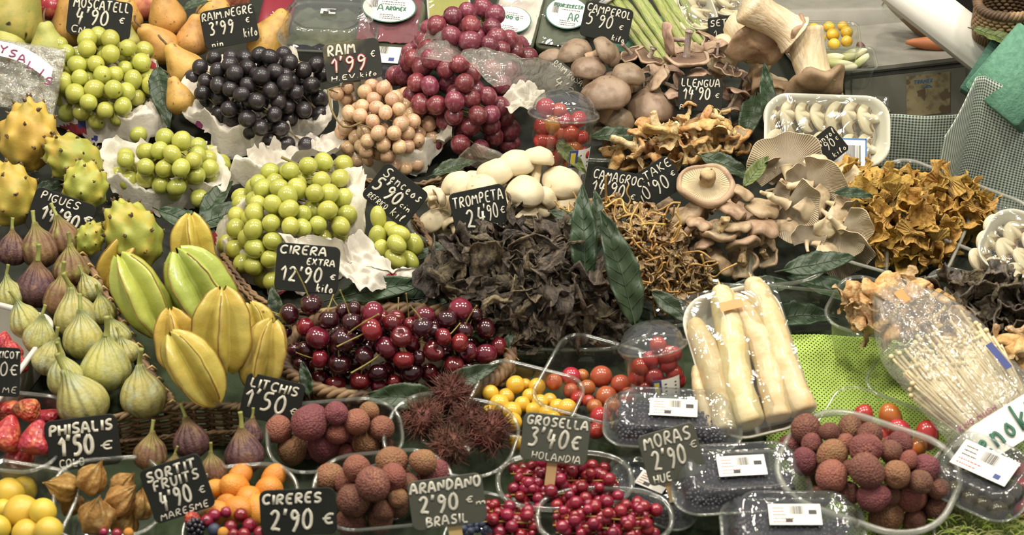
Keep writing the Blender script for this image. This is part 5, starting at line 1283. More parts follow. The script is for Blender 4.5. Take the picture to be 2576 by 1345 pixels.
# yellow-stemmed small mushrooms (camagroc)
pC = [(1395, 545), (1440, 520), (1500, 515), (1590, 500), (1650, 520), (1700, 590), (1720, 650), (1790, 690), (1780, 740), (1720, 790), (1660, 780), (1600, 700), (1530, 600), (1460, 570)]
def b_cama(i, e, p, s):
    st, cp, q = m_cama(i % 9); R = axis_rot(U(0, 360), U(-.3, .6))
    return thing('yellowfoot_mushroom', None, 'mushroom', at(p, R, s * 1.0), [('stem', st, None), ('cap', cp, Matrix.Translation(Vector((0, 0, -.02))) @ Matrix.Diagonal((1.35, 1.35, 1.2, 1)))]), 'yellow-stemmed mushroom'
heap([e for e in scat(1395, 1800, 500, 790, 110, 72, 15, pC, 8)], Mound(1390, 1800, 505, 800, .07, .03), b_cama, 'of the yellow-stemmed heap', 'small yellow-stemmed brown mushrooms', relaxf=.25, nfill=60, fl_label='small brown mushroom with a yellow stem, buried in its heap', shr=.8)
def b_cap2(i, e, p, s):
    a, b = m_chant((i * 3) % 8, 'mix'); R = axis_rot(U(0, 360), U(.2, .9))
    return thing('small_brown_mushroom', None, 'mushroom', at(p, R, s), [('cap', a, None), ('cap_lining', b, None)]), 'small wrinkled brown mushroom'
heap([e for e in scat(1395, 1800, 500, 790, 45, 40, 24, pC, 18)], Mound(1390, 1800, 507, 800, .065, .03), b_cap2, 'among the yellow stems', 'small wrinkled brown mushrooms among the yellow stems', relaxf=.2)
tray('clear_bowl', 'clear bowl under the yellow-stemmed mushrooms behind the asparagus', 1640, 745, 320, 220, .03, 0, kind='oval', rt=.002)
# black trumpets
pT = [(1070, 680), (1120, 640), (1200, 590), (1290, 570), (1380, 575), (1440, 600), (1500, 660), (1560, 740), (1590, 800), (1560, 850), (1480, 870), (1390, 850), (1300, 860), (1230, 800), (1180, 740), (1120, 720)]
def b_tromp(i, e, p, s):
    R = axis_rot(float(e[3]), float(e[4])) if len(e) > 4 else axis_rot(U(0, 360), U(-.4, .8))
    lt = i % 4 == 0
    return thing('black_trumpet', None, 'mushroom', at(p, R, s), [('trumpet', m_tromp(i % 10, 'tromp_lt' if lt else 'tromp'), None)]), 'grey-brown trumpet mushroom' if lt else 'black trumpet mushroom'
TR0 = pix('z7', '780,540,240,80,.1 430,760,260,60,.2 330,960,240,-100,.3 690,740,300,150,.2 960,730,360,200,.3 800,850,260,100,.1 950,1000,420,-60,.3 1010,1130,420,-80,.4 1340,1050,420,-75,.2 1400,1280,260,-60,.3 600,830,240,170,.2 1010,850,260,-30,.6 1230,720,220,60,.4 880,1230,260,-70,.3 700,1050,260,90,.6')
heap(TR0 + [e for e in scat(1075, 1590, 570, 870, 100, 104, 19, pT, 9)], Mound(1065, 1600, 575, 880, .085, .02), b_tromp, 'of the black heap', 'black trumpet mushrooms in the big dark heap', relaxf=.25, nfill=60, fl_label='black trumpet mushroom buried in the dark heap', shr=.7)
tray('clear_bowl', 'wide clear bowl under the black trumpet mushrooms', 1440, 800, 400, 230, .03, 0, kind='oval', rt=.0022)

# leaves around
for a in ((1472, 590, .115, 95, 260, 30, -10, 'large dark leaf standing upright in the black trumpet heap, left of two', 0), (1562, 670, .11, 98, 300, 30, 12, 'large dark leaf standing upright between black and yellow-stemmed mushrooms', 1),
          (1505, 560, .10, 70, 170, 30, 20, 'smaller leaf behind the two upright dark leaves', 2), (1425, 550, .09, 150, 110, 60, 0, 'small grey-green leaf behind the black trumpets', 3),
          (2065, 665, .085, 8, 190, 55, 0, 'broad dark leaf draped over the shiitake bowl rim', 4), (2010, 790, .02, 10, 200, 60, 0, 'dark leaf lying by the top right of the asparagus tray', 5), (1880, 730, .04, 190, 220, 40, 0, 'dark leaf inside the shiitake bowl wall', 6),
          (1830, 420, .06, -30, 150, 55, 0, 'dark bluish leaf behind the large shiitake', 0), (1905, 430, .075, 50, 110, 55, 0, 'yellow-green leaf tip between shiitakes and oyster mushrooms', 1),
          (2150, 490, .09, -10, 100, 55, 0, 'small dark leaf between oyster mushrooms and chanterelles', 2), (1928, 230, .09, 95, 150, 25, 0, 'narrow upright leaf between gilled and king oyster mushrooms', 3), (1700, 780, .06, -40, 150, 40, 0, 'dark leaf tip below the yellow-stemmed mushrooms', 4),
          (1890, 300, .05, -100, 160, 60, 0, 'dark leaf behind the sliced mushroom tray', 5), (1145, 420, .03, 20, 120, 60, 0, 'dark leaf between the rose grapes and white mushrooms', 6), (1435, 395, .06, -50, 110, 40, 0, 'yellow-green leaf between white mushrooms and the tomato tub', 0),
          (1190, 735, .06, -20, 130, 55, 0, 'grey-green leaf at the front left of the black heap', 1), (1255, 790, .05, -30, 150, 50, 0, 'narrow leaf below the black heap beside the cherries', 2), (960, 725, .05, 12, 240, 40, 0, 'long dark leaf along the basket edge behind the cherries', 3), (1080, 750, .03, 5, 260, 50, 0, 'dark leaf behind the cherry basket', 4),
          (690, 770, .05, 110, 110, 40, 0, 'dark leaf upright between starfruit and cherries', 5), (1010, 995, .045, 175, 200, 40, 0, 'dark leaf folded over the cherry basket front', 6), (1180, 950, .05, 20, 160, 40, 0, 'dark leaf folded over the cherry basket at the right front', 0), (770, 950, .055, 100, 90, 35, 0, 'small leaf in the cherry basket at the left front', 1), (1275, 870, .04, 60, 90, 35, 0, 'leaf over the right end of the cherry basket', 2),
          (560, 540, .03, 30, 190, 60, 0, 'dark leaf between the small and large green grape bunches', 3), (470, 560, .03, -30, 170, 60, 0, 'dark leaf below the small green grape bunch', 4), (540, 500, .025, 70, 150, 60, 0, 'broad dark leaf under the small green grape bunch', 5), (130, 470, .03, 10, 100, 60, 0, 'small dry leaf between the yellow pitahayas', 6), (405, 240, .05, -80, 170, 50, 0, 'dark leaf between leftmost grapes and the golden pears', 0),
          (1620, 800, .03, -20, 120, 50, 0, 'dark leaf in the clear bowl behind the asparagus tray', 1), (1560, 345, .05, -5, 150, 60, 0, 'dark leaf under the brown mushrooms', 2), (1090, 635, .03, 200, 120, 60, 0, 'dark leaf between the elongated grapes and the black heap', 3), (1190, 850, .02, 30, 200, 60, 0, 'dark leaf below the front of the black heap', 4),
          (2080, 730, .02, 160, 220, 60, 0, 'dark leaf behind the bright green net', 5), (1500, 30, .06, -60, 90, 60, 0, 'dark leaf behind the CAMPEROL card', 6), (485, 12, .05, 200, 80, 60, 0, 'dark leaf behind the golden pears', 0)):
    leaf(a[0], a[1], a[2], a[3], a[4], a[5], a[6], a[7], wf=.58 if a[4] > 200 or 'narrow' in a[7] else .74, m='leaf_lt' if 'yellow-green' in a[7] else 'leaf', seed=a[8])

# mushroom slices in foam trays
def slice_tray(label, px, py, h, wpx, dpx, lean, yaw, roll, rowsn, cols, pitch, stag, name='foam_tray', print_=True, grp='', hh=.02, sl=.9):
    p = hit(px, py, h); k = k_at(p); w, d = wpx / k, dpx / k; M = frame(px, py, h, lean, yaw, roll)
    t = thing(name, label, 'tray', M, [('tray', foam_tray(w, d, hh, .025)), ('cling_film', sheet_film(w * .96, d * .96, hh + .004, .004, .02, 'film', px))])
    its = []
    cw, ch = w * .86 / cols, d * .86 / rowsn
    for j in range(rowsn):
        for i in range(cols):
            x = -w * .43 + cw * (i + .5); y = -d * .43 + ch * (rowsn - 1 - j + .5)
            o = thing('mushroom_slice', f'white mushroom slice, {ORD[i]} from left in {"upper" if j == 0 else ("lower" if j == rowsn - 1 else "middle")} row of {grp}', 'mushroom slice',
                      M @ Matrix.Translation((x, y, .010)) @ Matrix.Rotation(rad(90 + U(-10, 10)), 4, 'Z') @ Matrix.Rotation(rad(U(20, 27)), 4, 'X') @ Matrix.Diagonal((ch * sl, cw * 2.1, .05, 1)), mesh=m_slice((i + j) % 4), group='slices in ' + grp)
    return t, M, w, d, k
t, M, w, d, k = slice_tray('white foam tray of sliced mushrooms under film, in front of the steel drawer', 2075, 340, .055, 315, 185, 40, 0, -2, 2, 7, .1, 2, grp='the tray by the drawer', sl=1.05)
lp = [(*box(0, 0, 0, .042, .034, .0004), K['label'])]
for b in ((0, .0165, .042, .0016), (0, -.0165, .042, .0016), (.0205, 0, .0016, .034)): lp.append((*box(b[0], b[1], .0003, b[2], b[3], .0003), K['inkblue']))
lp += bars(-.002, -.012, .018, .022, 16) + [(*box(-.015, .01, .0003, .009, .01, .0002), K['inkblue'])]
obj('price_label', mesh('price_label', lp, False), t, Matrix.Translation((.018, -.028, .0285)))
slice_tray('white foam tray of sliced mushrooms at the right edge', 2545, 655, .04, 170, 200, 62, 0, -28, 3, 3, .1, 0, grp='the tray at the right edge', sl=1.2, hh=.03)
slice_tray('small tray of sliced mushrooms at the top edge by the SETA card', 1752, 48, .04, 85, 140, 60, 0, 14, 3, 2, .1, 0, grp='the left top tray', sl=1.3)
slice_tray('small tray of sliced mushrooms at the top edge behind the king oysters', 1820, 20, .03, 90, 120, 60, 0, 14, 3, 2, .1, 0, grp='the right top tray', sl=1.3)

# beige and dark mushroom trays on the right
tray('clear_punnet', 'clear ribbed punnet of beige mushrooms behind the enoki bag', 2275, 800, 370, 200, .06, -26, r=.3, ribs=1, rt=.0018)
pD = [(2108, 760), (2130, 730), (2190, 730), (2250, 690), (2300, 690), (2340, 770), (2420, 810), (2450, 870), (2400, 860), (2300, 830), (2210, 840), (2150, 800)]
def b_mix(i, e, p, s):
    if i % 2:
        o = mushroom('lleng', e[:3], p, s, i, .8, .18, name='beige_mushroom')
    else:
        a, b = m_chant(i % 7, 'mix'); o = thing('beige_mushroom', None, 'mushroom', at(p, axis_rot(U(0, 360), U(-.3, .8)), s), [('cap', a, None), ('cap_lining', b, None)])
    return o, 'beige mushroom'
heap(scat(2105, 2460, 690, 880, 34, 62, 30, pD, 12), Mound(2100, 2465, 690, 885, .05, .05), b_mix, 'of the beige punnet', 'beige mushrooms in the ribbed punnet', relaxf=.45, nfill=14, fl_label='beige mushroom half hidden in the ribbed punnet')
tray('clear_punnet', 'clear punnet of dark wood ear mushrooms at the right', 2470, 770, 300, 210, .05, -24, r=.3, rt=.0018)
def b_ear(i, e, p, s):
    m = 'ear' if i % 3 else 'tromp_lt'
    return thing('wood_ear_mushroom', None, 'mushroom', at(p, axis_rot(U(0, 360), U(.1, 1)), s * 1.25), [('lobe', m_ear(i % 7, m), None)]), 'dark wood ear mushroom' if m == 'ear' else 'grey-brown wood ear mushroom'
pE = [(2330, 710), (2400, 690), (2500, 690), (2576, 720), (2600, 800), (2560, 860), (2480, 860), (2420, 800), (2360, 760)]
heap(scat(2320, 2600, 685, 870, 30, 75, 32, pE, 13), Mound(2320, 2610, 690, 870, .045, .04), b_ear, 'of the dark punnet', 'dark wood ear mushrooms in the right punnet', relaxf=.4, nfill=10, fl_label='dark wood ear mushroom half hidden in its punnet')
tray('clear_punnet', 'clear punnet of brown and white mushrooms at the right edge, below the dark ones', 2570, 900, 240, 190, .05, -28, r=.3, rt=.0018)
pF = [(2450, 900), (2500, 840), (2560, 820), (2620, 860), (2620, 960), (2560, 960), (2490, 930)]
heap(scat(2440, 2620, 820, 970, 20, 68, 30, pF, 14), Mound(2440, 2640, 830, 975, .045, .04), b_mix, 'of the right edge punnet', 'brown and white mushrooms at the right edge', relaxf=.45, nfill=6, fl_label='brown and white mushroom half hidden at the right edge')
# ================================================================ single fruits by their axis
def fruit(kind, x, y, w, ang, tw, h, label=None, L=1.25, seed=0, m=None, group=None, stem=True, cat=None, mo=None):
    p = mo.at(x, y) if mo else hit(x, y, h)
    k = k_at(p); s = w / k; R = axis_rot(ang, tw, seed * 57)
    if kind == 'fig':
        parts = [('fig_body', m_fig(m, seed % 4)), ('stalk', m_figstem('fig_stem', seed % 4))]; Mx = at(p, R, s)
    elif kind == 'pear':
        parts = [('flesh', m_pear(m, seed % 4))] + ([('stem', m_pearstem(seed % 4))] if stem else []); Mx = at(p, R, s)
    elif kind == 'pita':
        a, b = m_pita(m, seed % 3); parts = [('skin', a), ('scale_tips', b)]; Mx = at(p, R, (s / .93, s / .93, L * s / 1.22))
    elif kind == 'star':
        a, b = m_star(m, seed % 4); parts = [('flesh', a), ('ridge_edges', b)]; Mx = at(p, R, (s / 1.0, s / 1.0, L * s / 1.8))
    elif kind == 'straw':
        parts = [('flesh', m_straw(m, seed % 3))]; Mx = at(p, R, s)
    return thing({'fig': 'fig', 'pear': 'pear', 'pita': 'yellow_pitahaya', 'star': 'starfruit', 'straw': 'strawberry'}[kind], label, cat or {'fig': 'fig', 'pear': 'pear', 'pita': 'pitahaya', 'star': 'starfruit', 'straw': 'strawberry'}[kind], Mx, parts, group)
# figs, back to front
for i, (q, m, lb) in enumerate((
    ('70,395,160,85,.15', 'fig_dark', 'dark purple fig at the left edge below the PIGUES card'), ('215,385,190,100,.15', 'fig_olive', 'striped purple fig, middle of the back three'),
    ('345,330,180,105,.15', 'fig_olive', 'rosy brown fig at the back right over the PIGUES card'), ('385,495,185,95,.2', 'fig_olive', 'brown purple fig at the right of the purple figs by the cane edge'),
    ('198,590,215,88,.25', 'fig_dark', 'dark wrinkled purple fig in the middle with a cut stalk'), ('335,655,190,85,.25', 'fig_olive', 'purple fig with greenish neck nearest the green figs'),
    ('50,640,150,100,.2', 'fig_green', 'mottled green fig at the left edge under the purple figs'), ('490,610,130,110,.2', 'fig_green', 'small green fig against the cane edge, furthest back'),
    ('560,730,140,100,.2', 'fig_green', 'small green fig second along the cane edge'), ('135,780,170,110,.3', 'fig_green', 'bright green fig lying left with its neck up'),
    ('415,750,225,95,.2', 'fig_green', 'tall pale fig with a curved grey neck, back centre'), ('640,860,140,110,.2', 'fig_green', 'slim yellow-green fig along the cane edge'),
    ('690,950,130,110,.2', 'fig_green', 'slim yellow fig behind the rightmost fig'), ('215,870,165,80,.2', 'fig_green', 'mottled green fig left of centre'),
    ('455,870,215,95,.25', 'fig_green', 'plump green-yellow fig in the centre'), ('275,990,175,75,.25', 'fig_green', 'grey-green fig with a dark neck, left side'),
    ('575,1020,255,90,.25', 'fig_green', 'largest pale fig, second from the front'), ('355,1090,190,100,.25', 'fig_green', 'yellow-green fig half behind the front fig'),
    ('780,1180,240,97,.2', 'fig_green', 'pale green fig at the right front by the basket corner'), ('442,1210,265,112,.25', 'fig_green', 'grey-green fig in front with a bent stalk'))):
    x, y, w, ang, tw = q.split(','); (px, py, pw), = pix('zf', f'{x},{y},{w}')
    fruit('fig', px, py + pw * .05, pw * 1.13, float(ang), float(tw), .055 + .0 * i, lb, seed=i, m=m)
for i, (q, m, lb) in enumerate((('1020,790,240,85,.15', 'fig_olive', 'yellow-brown fig in the small front basket, leftmost'), ('1290,700,260,100,.15', 'fig_dark', 'dark fig in the small front basket, middle'),
    ('1690,660,190,85,.1', 'fig_dark', 'dark fig behind the right front fig'), ('1650,780,290,98,.2', 'fig_dark', 'dark speckled fig in the small front basket, rightmost'), ('1440,900,200,95,.2', 'fig_olive', 'rosy fig behind the SORTIT FRUITS card'), ('1180,880,150,90,.2', 'fig_olive', 'small rosy fig low between the front figs'))):
    x, y, w, ang, tw = q.split(','); (px, py, pw), = pix('z10', f'{x},{y},{w}')
    fruit('fig', px, py, pw, float(ang), float(tw), .045, lb, seed=i + 1, m=m)
# basket edges
basket('cane_basket', 'long cane basket edge with pale bindings between figs and starfruit', [hit(*q) for q in ((205, 640, .045), (250, 720, .045), (310, 830, .045), (370, 930, .045), (432, 1012, .045))], False, 'wicker', .0032, .035, 4, 3, 6, False,
       [('bindings', mesh('bindings', [(*tube([hit(205 + 227 * t - 12, 640 + 372 * t + 4, .048) - (hit(205, 640, .045) + hit(250, 720, .045) + hit(310, 830, .045) + hit(370, 930, .045) + hit(432, 1012, .045)) / 5, hit(205 + 227 * t + 3, 640 + 372 * t - 6, .053) - (hit(205, 640, .045) + hit(250, 720, .045) + hit(310, 830, .045) + hit(370, 930, .045) + hit(432, 1012, .045)) / 5, hit(205 + 227 * t + 14, 640 + 372 * t + 4, .046) - (hit(205, 640, .045) + hit(250, 720, .045) + hit(310, 830, .045) + hit(370, 930, .045) + hit(432, 1012, .045)) / 5], .0013, 6), K['wood']) for t in [i / 13 for i in range(14)]]))])
basket('cane_basket', 'front cane basket wall below the figs and starfruit', [hit(*q) for q in ((235, 1062, .045), (330, 1042, .045), (430, 1022, .045), (520, 1018, .045), (610, 1025, .045))], False, 'wicker', .0028, .042, 8, 3, 6, False)
basket('cane_basket', 'low cane basket edge in front of the dark figs', [hit(*q) for q in ((300, 1110, .02), (400, 1100, .02), (500, 1090, .02), (600, 1085, .02))], False, 'wicker', .0018, .02, 5, 3, 6, False)
basket('cane_basket', 'cane basket edge under the big green grapes beside the starfruit', [hit(*q) for q in ((560, 660, .04), (600, 720, .04), (650, 770, .04))], False, 'wicker', .0018, .02, 6, 3, 6, False)
# starfruit
for i, (x, y, w, L, ang, tw, m, lb, h) in enumerate((
    (300, 655, 105, 1.5, 60, .1, 'star_o', 'golden starfruit half hidden behind the left green one', .04), (487, 625, 112, 1.5, 95, .2, 'star_o', 'golden starfruit standing furthest back', .05),
    (358, 745, 128, 1.75, 118, .15, 'star_g', 'green starfruit leaning at the left', .075), (505, 730, 165, 1.35, 120, .2, 'star_g', 'broad green starfruit in the centre', .07),
    (655, 830, 88, 1.6, 110, .1, 'star_y', 'yellow starfruit at the right back by the leaf', .06), (445, 860, 115, 1.45, 100, .2, 'star_o', 'golden starfruit with browned ridge, left front', .085),
    (560, 830, 150, 1.35, 92, .15, 'star_y', 'large yellow starfruit in the centre front', .10), (665, 895, 120, 1.5, 75, .2, 'star_y', 'yellow starfruit at the right front', .08), (487, 928, 130, 1.55, 122, .2, 'star_y', 'smooth greenish-yellow starfruit lying in front', .10))):
    fruit('star', x, y, w, ang, tw, h, lb, L=L, seed=i, m=m)
# pitahayas
for i, (x, y, w, L, ang, tw, m, lb) in enumerate(((185, 400, 130, 1.3, 150, .1, 'pita_green', 'green-yellow pitahaya behind the largest one'), (72, 345, 160, 1.22, 85, .2, 'pita', 'large yellow pitahaya with knobbly skin, furthest left'),
    (215, 470, 125, 1.1, 90, .2, 'pita_green', 'short green-yellow pitahaya behind the PIGUES card'), (25, 490, 150, 1.2, 100, .2, 'pita', 'yellow pitahaya cut off by the left edge'), (335, 590, 150, 1.3, 118, .2, 'pita_green', 'long yellow-green pitahaya pointing up behind the starfruit'), (225, 600, 80, 1.2, 60, .1, 'pita_green', 'dark green pitahaya low behind the PIGUES card'))):
    fruit('pita', x, y, w, ang, tw, .055, lb, L=L, seed=i, m=m)
# pears and other fruit, top left
for i, (x, y, w, ang, tw, m, lb, h) in enumerate((
    (42, 40, 150, 60, .3, 'mango', 'big green-yellow pear with black spots in the top left corner', .06), (122, 130, 105, 95, .3, 'pear_green', 'pale green pear standing left of the leftmost grapes', .05), (15, 112, 95, 120, .2, 'pear_green', 'green pear at the left edge above the bag', .045),
    (185, 50, 120, 100, .3, 'pear', 'green-gold pear behind the MOSCATELL card', .03), (315, 40, 90, 90, .3, 'pear', 'gold pear right of the MOSCATELL card', .03), (418, 35, 98, 100, .35, 'pear', 'golden pear with a curved stem at the top edge', .045),
    (485, 95, 85, 85, .1, 'pear', 'tall golden pear standing beside the RAIM NEGRE card', .035), (400, 110, 95, 130, .5, 'pear', 'golden pear with its stem to the left', .035), (462, 170, 100, 125, .2, 'pear', 'golden pear leaning with a long stem', .05),
    (450, 245, 75, 110, .2, 'pear', 'golden pear low beside the leaf and black grapes', .05), (545, 25, 100, 80, .2, 'pear', 'orange pear behind the RAIM NEGRE card', .02), (680, 95, 110, 55, .15, 'pear', 'golden pear right of the RAIM NEGRE card', .035), (325, 100, 60, 90, .2, 'pear_green', 'green pear glimpsed right of the MOSCATELL card', .02))):
    fruit('pear', x, y, w, ang, tw, h, lb, seed=i, m=m)
thing('apple', 'red apple behind the pears at the top left', 'apple', at(hit(128, 15, .04), axis_rot(90, .5), 75 / 2200), [('flesh', m_ball('flesh', 'apple', 3, .95)), ('stem', m_cherry_stem(2), Matrix.Translation((0, 0, .28)) @ Matrix.Scale(.4, 4))])
thing('peach', 'red-orange peach at the top edge between pears', 'peach', at(hit(362, 12, .03), axis_rot(90, .5), 85 / 2200), [('flesh', m_ball('flesh', 'peach', 5, .95))])
thing('pineapple', 'orange-brown knobbly pineapple behind the RAIM NEGRE card', 'pineapple', at(hit(572, 2, .02), axis_rot(90, .5), 110 / 2200), [('flesh', m_ball('flesh', 'orange_pl', 5, 1.1, 4, .05))])
# strawberries, plums, physalis, kumquats
tray('foam_box', 'white plastic box of strawberries cut off at the left edge', -30, 890, 200, 330, .05, -20, r=.2, body='whitebox', rim='whitebox', rt=.003, ribs=0)
for i, (x, y, w, ang, lb, h) in enumerate(((28, 885, 60, -60, 'red strawberry in the white box behind the cut-off card', .05), (42, 915, 55, -80, 'dark red strawberry at the corner of the white box', .05), (10, 860, 50, -90, 'orange-red strawberry at the back of the white box', .05),
    (68, 1030, 66, -8, 'long orange and red strawberry pointing right, topmost', .06), (16, 1095, 88, 250, 'red strawberry at the left edge of the clear tray', .05), (92, 1105, 90, 260, 'broad red strawberry beside the PHISALIS card', .055), (50, 1140, 80, 270, 'red strawberry low in the clear tray', .03), (20, 1040, 70, 90, 'red strawberry behind the long one', .035), (120, 1060, 70, 90, 'red strawberry half behind the PHISALIS card', .035))):
    fruit('straw', x, y, w, ang, .2, h, lb, seed=i, m='straw2' if 'orange and red' in lb else 'straw')
tray('clear_punnet', 'clear punnet of strawberries behind the PHISALIS card', 45, 1085, 240, 260, .045, -8, r=.35, rt=.002)
PL = pix('z10', '60,1070,230 160,1040,190 150,1200,260 290,1190,190 330,1320,200 -20,1300,190 180,1340,210 20,1180,160')
def b_round(name, cat, mt, look, sz=1.0, n=3, nm='flesh', amp=.03):
    def f(i, e, p, s):
        return thing(name, None, cat, at(p, rand_rot(), s), mesh=m_ball(name, mt if isinstance(mt, str) else mt[i % len(mt)], i % 4, sz, n, amp)), look if isinstance(look, str) else look[i % len(look)]
    return f
heap(PL, None, b_round('yellow_plum', 'plum', 'plum', 'yellow plum'), 'of the bottom left punnet', 'yellow plums in the bottom left punnet', h=.045, relaxf=.9)
tray('clear_punnet', 'clear punnet of yellow plums in the bottom left corner', 25, 1275, 300, 290, .045, -12, r=.3, rt=.002)
for i, (x, y, w, ang, tw, lb, h) in enumerate(((428, 1020, 190, 165, .1, 'dry physalis husk pointing left', .05), (625, 960, 200, 60, .3, 'golden physalis husk, topmost, in front of the PHISALIS card', .06), (830, 1010, 170, 50, .2, 'golden physalis husk behind the topmost one', .045),
    (820, 1110, 210, 40, .3, 'large golden physalis husk beside the SORTIT FRUITS card', .055), (655, 1210, 250, 80, .6, 'round ribbed physalis husk in front', .055), (945, 1150, 170, 80, .2, 'physalis husk tucked under the SORTIT FRUITS card', .04), (850, 1260, 190, 60, .2, 'physalis husk low at the front right of its punnet', .03), (480, 1130, 160, 120, .2, 'physalis husk low at the left of its punnet', .03))):
    (px, py, pw), = pix('z10', f'{x},{y},{w}'); p = hit(px, py, h)
    thing('physalis', lb, 'physalis', at(p, axis_rot(ang, tw), pw / k_at(p)), [('husk', m_husk(i % 4))])
tray('clear_punnet', 'clear punnet of golden physalis husks', 270, 1250, 260, 260, .045, 6, r=.3, rt=.002)
KU = pix('z10', '1625,940,150 1590,1030,200 1690,1110,200 1850,960,160 1820,1050,200 1460,1030,130 1450,1200,180 1530,1150,160 1600,1180,200 1750,1180,180') 
heap(KU, None, b_round('kumquat', 'kumquat', 'kum', 'orange kumquat', 1.35), 'of the kumquat punnet', 'orange kumquats between two price cards', h=.045, relaxf=.75)
tray('clear_punnet', 'clear punnet of orange kumquats between two price cards', 620, 1255, 250, 230, .045, 6, r=.4, rt=.002)
# mixed fruit cup
MF = pix('z10', '1450,1210,90,currant 1530,1190,80,currant 1630,1210,100,currant 1560,1290,90,currant 1690,1280,100,currant 1400,1250,90,currant 1650,1340,90,currant 1300,1240,110,straw 1320,1300,150,bb 1450,1310,90,blueb 1510,1330,80,kum 1760,1330,90,currant 1800,1300,80,currant 700,1325,60,currant 790,1335,70,currant 870,1330,70,kum 1580,1340,80,currant')
for i, e in enumerate(MF):
    p = hit(e[0], e[1], .055); s = e[2] / k_at(p); q = e[3]
    nm, ct, lk = dict(currant=('redcurrant', 'redcurrant', 'dark red currant'), straw=('strawberry', 'strawberry', 'small strawberry'), bb=('blackberry', 'blackberry', 'blackberry'), blueb=('blueberry', 'blueberry', 'dark blueberry'), kum=('kumquat', 'kumquat', 'small orange kumquat piece'))[q]
    lb = lk + ' in the mixed fruit cup, ' + ('leftmost of its kind' if i in (13, 7, 8, 9, 15) else f'{ORD[i]} from its back left')
    if i in (13, 14, 15): lb = lk + f' peeping over the bottom edge, {ORD[i - 13]} from the left by the physalis'
    me = m_blackberry(i % 3) if q == 'bb' else (m_grape('currant', i % 4, 1.0) if q == 'currant' else m_ball(nm, {'straw': 'straw', 'blueb': 'blueb', 'kum': 'kum'}[q], i % 3))
    thing(nm, lb, ct, at(p, rand_rot(), s / 2 if q == 'currant' else s), mesh=me)
tray('clear_cup', 'clear cup of mixed small fruits at the bottom edge', 600, 1335, 280, 160, .05, 0, kind='oval', rt=.0016)

# lychees
def b_lych(i, e, p, s):
    t = e[3] if len(e) > 3 else random.choice('bbtp')
    m = {'b': 'brown', 't': 'tan', 'p': 'pink', 'r': 'rose'}[t]
    return thing('lychee', None, 'lychee', at(p, rand_rot(), s * .99), mesh=m_lychee('lychee_' + m, i % 5)), {'b': 'brown lychee', 't': 'tan lychee', 'p': 'crimson lychee', 'r': 'rosy lychee'}[t]
L1 = pix('z11', '270,630,185,r 485,585,240,p 660,520,165,p 800,580,180,r 885,510,140,t 970,625,175,r 670,655,160,r 575,745,220,p 365,770,205,t 860,730,200,t 725,790,120,r 1005,750,110,r 420,560,130,t')
heap(L1, auto_mound(L1, .055, .015, 20), b_lych, 'of the left lychee punnet', 'lychees in the left punnet', relaxf=.9, nfill=8, fl_label='brown lychee low in the left lychee punnet')
tray('clear_punnet', 'clear punnet of lychees behind the CIRERES card', 842, 1093, 330, 235, .045, 7, r=.42, rt=.0018)
L2 = pix('z11', '620,960,210,t 740,985,170,r 805,900,190,r 910,1000,230,b 1045,950,190,r 1035,850,215,t 1250,850,175,t 1320,940,210,p 780,1110,235,b 1080,1095,140,t 980,1180,150,b 760,1260,200,b 960,1240,180,b 1150,1000,150,b')
heap(L2, auto_mound(L2, .06, .015, 20), b_lych, 'of the front lychee punnet', 'lychees in the front punnet', relaxf=.9, nfill=8, fl_label='brown lychee low in the front lychee punnet')
tray('clear_punnet', 'clear punnet of lychees between the CIRERES and ARANDANO cards', 965, 1230, 340, 250, .045, 7, r=.42, rt=.0018)
L3 = pix('zl', '475,370,290,b 685,390,180,b 875,355,225,b 1060,420,240,b 320,530,240,p 525,500,200,p 715,600,280,t 815,510,210,r 1025,550,300,p 455,660,250,p 1255,570,220,b 1420,650,175,r 1035,750,310,b 1310,780,265,t 885,720,160,b 710,800,300,r 1570,740,280,p 1530,850,220,b 855,960,230,b 1100,990,290,p 1250,980,200,b 1440,990,300,r 1700,920,210,b 1700,1100,240,b 1215,1180,320,t 1480,1210,230,b 1850,1140,160,t')
heap(L3, auto_mound(L3, .075, .015, 26), b_lych, 'of the right lychee punnet', 'lychees in the large right punnet', relaxf=.9, nfill=14, fl_label='brown lychee low in the large right punnet')
tray('clear_punnet', 'large clear punnet heaped with brown lychees at the right front', 2185, 1185, 430, 340, .05, -26, r=.4, rt=.0034, rim='frost')
# rambutans
for i, (x, y, w) in enumerate(pix('z11', '1440,390,300 1255,560,300 1700,640,330 1430,740,290 1560,560,260')):
    a, b = m_ramb(i % 3); p = hit(x, y, .05)
    thing('rambutan', ('brown hairy rambutan, topmost and furthest back', 'reddish brown hairy rambutan at the left of its punnet', 'dark pink hairy rambutan at the right of its punnet', 'dark hairy rambutan in front in its punnet', 'hairy rambutan in the middle between the others')[i], 'rambutan', at(p, rand_rot(), w / k_at(p) * 1.0), [('shell', a), ('hairs', b)])
tray('clear_punnet', 'clear punnet of brown hairy rambutans', 1135, 1092, 320, 260, .045, -14, r=.4, rt=.0018)
